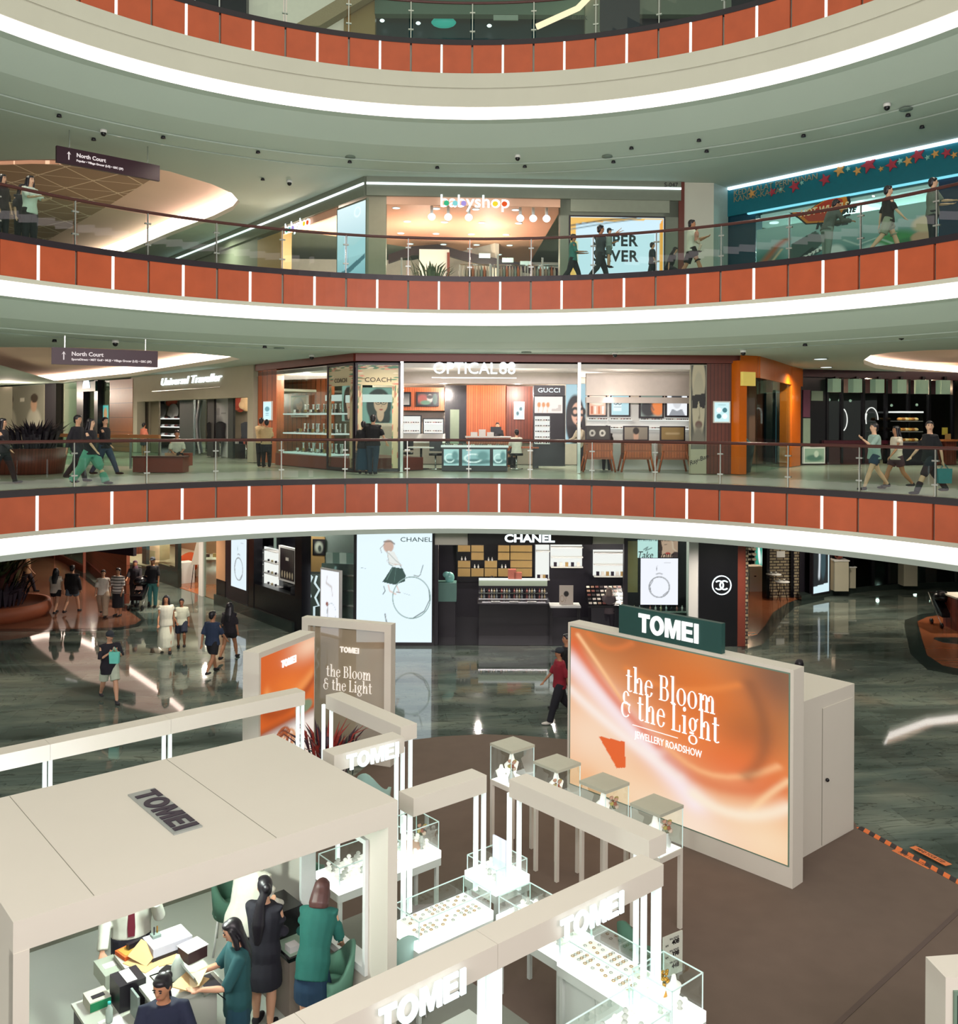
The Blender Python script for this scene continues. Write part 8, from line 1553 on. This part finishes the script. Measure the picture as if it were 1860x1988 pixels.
person('man with dark hair standing behind the white storage box', at(1552, 1279, z=1.74) * 1 - Vector((0, 0, 1.74)), 150, 1.72, STAND, DOWN, top='#2a2c34', bottom=('trousers', '#20222a'), skin=1)
# ---- lowest gallery
def g2(x, y): return at(x, y, z=Z2)
person('person with long dark hair in wide green trousers striding past the handrail', g2(175, 940), 82, 1.72, (28, 4, -24, 14), SWING, top='#1a1620', bottom=('trousers', '#5a9a86', 1, 1.3), hair='long', skin=3)
person('man in a dark top just behind the woman in green trousers', g2(150, 934), 80, 1.78, WALK2, SWING2, top='#1d1a24', sleeve=.9, bottom=('trousers', '#22222c'))
person('man in a black long sleeve and blue jeans walking left of the inner railing', g2(203, 921), 85, 1.76, (26, 4, -16, 18), SWING, head=(-30, 0), top='#17161e', sleeve=1, bottom=('trousers', '#33425a'), shoes='#16161a')
person('person with black hair at the very left end of the lowest gallery', g2(4, 938), 95, 1.68, WALK, SWING, top='#1f1a22', sleeve=1, bottom=('trousers', '#1c1c24'), hair='long')
person('child in a coral shirt standing by the travel goods shop', g2(279, 888), 150, 1.5, STAND, DOWN, top='#d07a62', bottom=('shorts', '#2a2c38', .7), skin=1)
t = person('man in a pale shirt sitting on the dark red bench', g2(343, 913) - Vector((0, 0, .02)), 20, 1.7, SIT, ((25, 8, 60, 20), (25, 8, 60, 20)), lean=12, top='#c4c6b4', bottom=('shorts', '#1d1d24', .9), skin=1)
hold_bag(g2(333, 914) + Vector((0, -.1, .68)), 'beige paper bag standing by the man on the dark red bench', clo('#b59474'), .32, .42, 'paper_bag')
MB().bx(g2(345, 905) + Vector((0, .35, .23)), (.7, .45, .45)).obj('bench_box', M['header'], label='dark red box seat under the man in the pale shirt', cat='seat')
person('man in a tan shirt hugging a companion in front of the timber end panel', g2(507, 906), 165, 1.72, STAND, ((30, 10, 80, 40), (20, 10, 60, 30)), top='#c9ae84', bottom=('trousers', '#1c1a22'), skin=1)
person('companion in black trousers with pale patches beside the man in tan', g2(517, 907), 200, 1.66, STAND, ((60, 10, 90, 30), (20, 8, 30, 10)), top='#bfa67c', bottom=('trousers', '#17161c'), skin=1)
person('man in black with a printed back and blue jeans pointing into the floral window', g2(724, 921), 170, 1.82, (6, 4, -8, 6), ((50, 35, 30, 0), (8, 20, 30, -10)), top='#141218', sleeve=.45, bottom=('trousers', '#27384a'), build=1.1)
person('woman in a long dark blue skirt beside the man pointing at the floral window', g2(705, 920), 185, 1.62, STAND, DOWN, top='#141218', bottom=('skirt', '#1f3c52', .92, 1.1), hair='short')
person('optician in black with a face mask behind the orange reception desk', OW.P(OW.sx(966, -4.9), zb, -4.9), 0, 1.6, STAND, DOWN, top='#15151b', sleeve=1, bottom=('trousers', '#15151b'), skin=3)
person('customer in a white shirt sitting on the black stool facing the reception desk', OW.P(OW.sx(1003, -2.0), zb + .12, -2.0), 200, 1.6, SIT, ((30, 8, 60, 10), (30, 8, 60, 10)), top='#d9d8cc', bottom=('trousers', '#1a1c26'))
person('shop assistant in a cream jacket bending by the steel column', OW.P(OW.sx(1131, -1.7), zb, -1.7), -60, 1.65, STAND, ((45, 8, 40, 0), (40, 8, 40, 0)), lean=12, top='#c4b9a4', sleeve=1, bottom=('trousers', '#22202a'))
person('customer with short dark hair behind the first wooden display bench', OW.P(OW.sx(1178, -1.9), zb, -1.9), 175, 1.52, STAND, DOWN, top='#3a3836', bottom=('trousers', '#22202a'))
person('person in a pale blue tee and denim shorts walking left along the handrail', g2(1697, 951), -85, 1.7, (24, 4, -24, 14), ((40, 8, 90, 20), (-16, 8, 14, 0)), top='#8fa8a0', bottom=('shorts', '#2c3a50', .5), hair='short', skin=3)
person('person in a cream top and dark shorts walking behind the one in pale blue', g2(1740, 949), -85, 1.62, WALK2, SWING2, top='#c9c0ae', sleeve=.2, bottom=('shorts', '#4a3038', .6), hair='long', skin=1)
q = person('man in black with patterned trousers striding left at the right end of the gallery', g2(1805, 959), -80, 1.8, (32, 6, -30, 12), SWING, head=(60, 0), top='#121118', bottom=('trousers', '#20242e'), skin=3, build=1.08)
hold_bag(q['hand'][1] + Vector((.05, .05, 0)), 'teal shopping bag in the hand of the man in black at the right end', clo('#2f7f86'), .3, .34)
# ---- middle gallery
def g3(x, d): return at(x, 560, Y=1) * d * 1.0 if False else Vector((ray(x, 560).x * d, d, Z3))
person('woman with long hair in a floral white blouse leaning on the upper handrail', g3(57, 22.05), 70, 1.68, STAND, ((40, 8, 50, 20), (35, 8, 60, 20)), top='#c9d4c8', sleeve=.45, tlen=-.06, bottom=('trousers', '#17161c', 1, 1.15), hair='long', skin=3)
person('person in dark clothes half hidden behind the woman in the floral blouse', g3(42, 22.6), 60, 1.62, STAND, DOWN, top='#2a2830', bottom=('trousers', '#17161c'), hair='long', skin=3)
person('person in dark clothes at the left end of the upper handrail', g3(3, 21.7), 80, 1.62, STAND, DOWN, top='#2c2026', bottom=('trousers', '#1c1a20'), hair='long')
person('person in a teal shirt with a backpack in front of the bright sale screen', g3(1112, 27.6), 85, 1.55, WALK, ((30, 8, 60, 0), (20, 8, 70, 0)), top='#3f8078', bottom=('trousers', '#22282c'), skin=1)
person('man in dark grey carrying a child in front of the bright sale screen', g3(1165, 27.4), 100, 1.78, WALK, ((40, 8, 70, 30), (40, 8, 70, 30)), top='#3c4448', bottom=('trousers', '#2a3034'), skin=1)
person('small child in a pale cap held beside the man in dark grey', g3(1182, 27.2) + Vector((0, 0, .45)), 80, 1.15, STAND, ((120, 10, 10, 0), (100, 10, 10, 0)), top='#8a9a94', bottom=('shorts', '#5f6a68', .8), hair='cap')
person('child in dark clothes beside the orange edge of the sale screen', g3(1266, 27.3), 90, 1.25, WALK, DOWN, top='#22303a', bottom=('trousers', '#1c242c'))
person('person in black sitting low beside the grey column end of the sale screen', g3(1298, 27.2), 60, 1.3, (70, 90, 70, 90), DOWN, lean=20, top='#1a1c24', bottom=('trousers', '#1a1c24'), hair='long')
person('man in a white tee and black shorts walking past the white column with a baby', g3(1342, 26.4), 80, 1.75, (-18, 14, 26, 6), ((40, 8, 70, 30), (30, 8, 80, 30)), top='#d9d6c8', bottom=('shorts', '#17161c', .9), skin=1)
person('baby in a coral top carried by the man in the white tee', g3(1352, 26.0) + Vector((0, 0, .7)), 90, .75, (40, 60, 40, 60), DOWN, top='#c98a7a', bottom=('trousers', '#c9b5a5'))
person('person in a grey hooded top leaning forward before the toy shop window', g3(1605, 23.7), 100, 1.68, STAND, ((60, 8, 60, 10), (50, 8, 60, 10)), lean=20, top='#4a5450', sleeve=1, bottom=('trousers', '#6f8078'), skin=1)
person('boy in a black tee and grey shorts walking right along the upper handrail', g3(1723, 22.4), 80, 1.72, (26, 6, -22, 18), SWING, top='#141219', bottom=('shorts', '#8a8f7c', .9), skin=3)
person('man in glasses and a grey tee at the right end of the upper handrail', g3(1810, 21.9), 75, 1.72, STAND, ((30, 8, 60, 10), (30, 8, 60, 10)), top='#6a7068', bottom=('trousers', '#22242c'), skin=3)
# ---- staff and customers in the kiosk (nearest figures)
NV = dict(vox=.011, hands=True)
ZK = ZF + .008
def gk(x, y, z): p = at(x, y, z=z); return Vector((p.x, p.y, ZK))
q = person('woman in a black dress with a long ponytail, standing inside the kiosk', gk(514, 1710, 1.63), 168, 1.6, (2, 2, -3, 3), ((30, 8, 75, 20), (12, 8, 55, 30)), head=(38, 8), top='#12121e', sleeve=.8, tlen=-.1, bottom=('skirt', '#14141f', .48, 1.0), hair='pony', skin=0, shoes='#17141a', **NV)
person('woman in a green jacket and navy skirt bending forward beside the green chair', gk(592, 1742, 1.5) - B_ * .18, 172, 1.62, (4, 3, -2, 3), ((40, 12, 40, 0), (30, 12, 40, 10)), lean=24, head=(0, 12), top='#14584f', sleeve=.62, tlen=-.11, bottom=('skirt', '#12324a', .5, 1.02), hair='bob', hm=HAIRB, skin=0, **NV)
w = person('woman in a dark teal suit with long hair reading papers beside the white counter', gk(462, 1790, 1.62), -68, 1.6, STAND, ((30, 8, 62, 18), (32, 8, 58, 22)), head=(0, 22), top='#14464a', sleeve=.52, tlen=-.1, bottom=('trousers', '#123c4c', 1, 1.25), hair='long', skin=0, build=1.12, **NV)
n_ = person('seated looking dark haired woman in navy turning from the low counter', gk(318, 1906, 1.56), 12, 1.58, STAND, ((20, 22, 30, 0), (30, 12, 70, 30)), head=(-22, 14), top='#161e36', sleeve=.45, bottom=('trousers', '#141a2c'), hair='pony', skin=1, build=1.05, **NV)
m_ = person('man in a white shirt and dark red tie, head hidden behind the kiosk roof edge', S(3.7, 10.14, ZK), 22, 1.74, STAND, ((45, 14, 105, 30), (10, 12, 30, 0)), top='#dfe2d4', sleeve=.98, tlen=.02, bottom=('trousers', '#1a1826'), skin=0, build=1.18, **NV)
U = m_['U']; mb = MB(); mb.loft([[U(-x, y, z), U(x, y, z), U(x, y - .006, z), U(-x, y - .006, z)] for x, y, z in ((.012, -.066, .3), (.018, -.078, .2), (.023, -.076, .1), (.02, -.078, .045))], smooth=False); mb.obj('tie', clo('#5f1226'), m_['t'])
b_ = person('man in a loose white shirt with his back turned, leaning beyond the black dressed woman', gk(470, 1758, 1.1), 150, 1.7, (6, 6, 0, 6), ((40, 10, 50, 0), (30, 14, 50, 10)), lean=22, head=(0, 10), top='#dcdccc', sleeve=.8, tlen=-.08, bottom=('trousers', '#22202a'), skin=1, build=1.2, **NV)
# ---- kiosk counters and what lies on them
M['counter'] = mat('counter_white', '#c4cabc', .4, var=.03)
t = thing('counter', 'white service counter piled with papers under the kiosk roof', 'counter', tuple(S(3.44, 8.72, ZK)), RZ); so('body', (3.48, 4.06, 8.76, 9.82, ZK, .96), M['counter'], t); so('worktop', (3.42, 4.1, 8.7, 9.86, .96, 1.0), M['counter'], t)
t = thing('side_counter', 'lower white topped counter with dark wood sides at the kiosk front', 'counter', tuple(S(2.9, 8.3, ZK)), RZ); so('body', (2.94, 3.38, 8.3, 9.6, ZK, .77), stripes('grey_wood', '#3a333c', '#4a424a', .2, 'Z', .5, .04), t); so('worktop', (2.92, 3.4, 8.28, 9.62, .77, .8), M['counter'], t)
def top_box(name, lab, cat, px, py, z, d, m, rz=0, parts=None):
    p = at(px, py, z=z); t = thing(name, lab, cat, (p.x, p.y, z), RZ + R(rz)); MB().box(-d[0] / 2, d[0] / 2, -d[1] / 2, d[1] / 2, 0, d[2]).obj('body', m, t, local=True)
    for nm, c_, dd, mm in parts or (): MB().bx(c_, dd).obj(nm, mm, t, local=True)
    return t
manila = mat('manila_paper', '#d3b27c', .7, var=.04)
top_box('printer', 'white flat printer at the back end of the white service counter', 'printer', 325, 1842, 1.0, (.42, .3, .13), mat('printer_white', '#dfe2ec', .4), 0, [('base', (0, 0, .02), (.44, .32, .04), M['dark'])])
t = top_box('pencil_tray', 'orange stationery tray at the far corner of the service counter', 'tray', 262, 1846, 1.0, (.34, .2, .04), mat('orange_card', '#d9642a', .6), 10, [('lining', (0, 0, .042), (.3, .16, .004), mat('lining_yellow', '#c9a04a', .7))])
top_box('stapler', 'black stapler lying in the orange stationery tray', 'stapler', 266, 1834, 1.05, (.22, .05, .05), M['dark'], 12)
top_box('pen_holder', 'clear pen holder beside the printer on the service counter', 'holder', 302, 1842, 1.0, (.09, .09, .16), mat('grey_acrylic', '#8fa09a', .2), 0, [('pen', (.02, .01, .18), (.012, .012, .1), M['goldj']), ('pen', (-.02, -.01, .19), (.012, .012, .1), M['dark'])])
t = top_box('envelope', 'large open manila envelope in the middle of the service counter', 'envelope', 280, 1868, 1.0, (.26, .34, .006), manila, 20, [('flap', (.06, .05, .04), (.2, .26, .005), manila)]); t.children[1].rotation_euler = (.2, -.5, 0)
top_box('envelope', 'smaller manila envelope beside the black cables on the counter', 'envelope', 325, 1860, 1.0, (.2, .26, .008), manila, -15)
top_box('paper_stack', 'white printed sheet on a dark box beside the teal suited woman', 'paper', 374, 1858, 1.0, (.22, .2, .12), mat('dark_red_box', '#3a1f24', .5), 8, [('sheet', (0, 0, .125), (.24, .22, .006), M['paper'])])
top_box('card_reader', 'black card reader on the counter behind the printed sheet', 'reader', 352, 1846, 1.0, (.1, .2, .06), M['dark'], 20)
t = top_box('cable', 'tangled black cables and adapter on the white service counter', 'cable', 322, 1890, 1.0, (.12, .08, .05), M['black'], 30); MB().tube([(0, 0, .03), (-.12, .1, .02), (-.2, -.05, .02), (-.1, -.25, .02), (.05, -.2, .02)], .007, 5).obj('lead', M['black'], t, local=True)
t = top_box('plastic_bag', 'clear bottle shaped bag standing on the near end of the counter', 'bag', 345, 1903, 1.0, (.01, .01, .01), M['glass2']); MB().lathe([(.06, 0), (.07, .05), (.06, .16), (.03, .22), (.02, .25)], n=12).obj('wrap', mat('milky_plastic', '#b9c9bd', .3), t, local=True)
t = top_box('laptop', 'open grey laptop at the right end of the service counter, charger lead hanging', 'laptop', 405, 1912, 1.0, (.24, .32, .018), M['steel'], 0, [('keyboard', (.01, 0, .02), (.14, .28, .004), M['dark'])]); o = MB().box(-.008, .008, -.16, .16, 0, .23).obj('lid', M['steel'], t, local=True); o.location = (-.12, 0, .015); o.rotation_euler = (0, -.45, 0)
MB().tube([(.0, -.16, .01), (.1, -.22, -.1), (.08, -.26, -.4), (.14, -.24, -.6), (.12, -.25, -.9)], .006, 5).obj('lead', M['black'], t, local=True)
pp = (w['hand'][1] + w['hand'][-1]) / 2; t = thing('papers', 'yellow papers held in both hands by the woman in the teal suit', 'paper', tuple(pp), R(-20)); MB().box(-.16, .12, -.12, .12, -.005, .005).obj('sheet', manila, t, local=True); o = MB().box(-.13, .1, -.11, .11, 0, .006).obj('sheet', mat('cream_paper', '#e2cfa0', .7), t, local=True); o.location = (.02, .02, .02); o.rotation_euler = (.2, -.4, .2)
top_box('plastic_box', 'clear plastic drawer box hanging at the left end of the service counter', 'box', 212, 1900, .8, (.2, .36, .14), mat('clear_plastic', '#b5bfae', .25), 0, [('card', (0, 0, .142), (.12, .1, .006), M['paper'])])
t = top_box('note_counter', 'white and green banknote counter on the side counter', 'machine', 188, 1950, .8, (.2, .22, .1), mat('machine_cream', '#d3d6c4', .4), 0, [('display', (0, -.03, .102), (.12, .06, .006), M['dark']), ('trim', (0, -.112, .05), (.2, .01, .08), mat('machine_green', '#1f8a5c', .5))])
t = top_box('receipt_printer', 'black office printer with a white slip on top, on the side counter', 'printer', 248, 1945, .8, (.26, .28, .26), M['dark'], 0, [('slip', (0, 0, .264), (.1, .24, .004), M['paper'])])
t = top_box('acrylic_stand', 'upright clear acrylic card stand beside the black office printer', 'stand', 262, 1975, .8, (.02, .2, .24), mat('grey_acrylic', '#8fa09a', .2), 0)
p = at(212, 1985, z=.8); t = thing('water_bottle', 'clear water bottle with a turquoise cap on the side counter', 'bottle', (p.x, p.y, .8)); MB().lathe([(.03, 0), (.033, .03), (.033, .13), (.014, .165), (.014, .18)], n=14).obj('body', mat('clear_pet', '#b9d0c4', .1), t, local=True); MB().lathe([(.016, .178), (.016, .2), (0, .2)], n=12).obj('cap', mat('turquoise_cap', '#3fc9c0', .4), t, local=True)
for k, (x, y) in enumerate(((232, 1990),)): top_box('paper_sheet', 'blank white sheet on the side counter under the water bottle', 'paper', 222, 1990, .8, (.2, .3, .003), M['paper'], 5)
# desk with bags behind the standing women
t = thing('desk', 'grey desk with a black rim behind the two standing women', 'desk', tuple(S(5.0, 9.0, ZK)), RZ); so('body', (5.02, 5.45, 9.02, 9.9, ZK, .7), mat('taupe_board', '#8f8578', .6), t); so('rim', (5.0, 5.47, 9.0, 9.92, .7, .74), M['black'], t); so('worktop', (5.03, 5.44, 9.03, 9.89, .735, .745), mat('sage_glass', '#9fb9a4', .3), t)
so('drawer_box', (5.04, 5.4, 9.4, 9.85, .745, 1.05), M['black'], label='black drawer box on the grey desk between the two women', cat='box'); so('tissue_pack', (5.06, 5.18, 9.08, 9.2, .745, .81), M['paper'], label='small white tissue pack on the grey desk', cat='tissue')
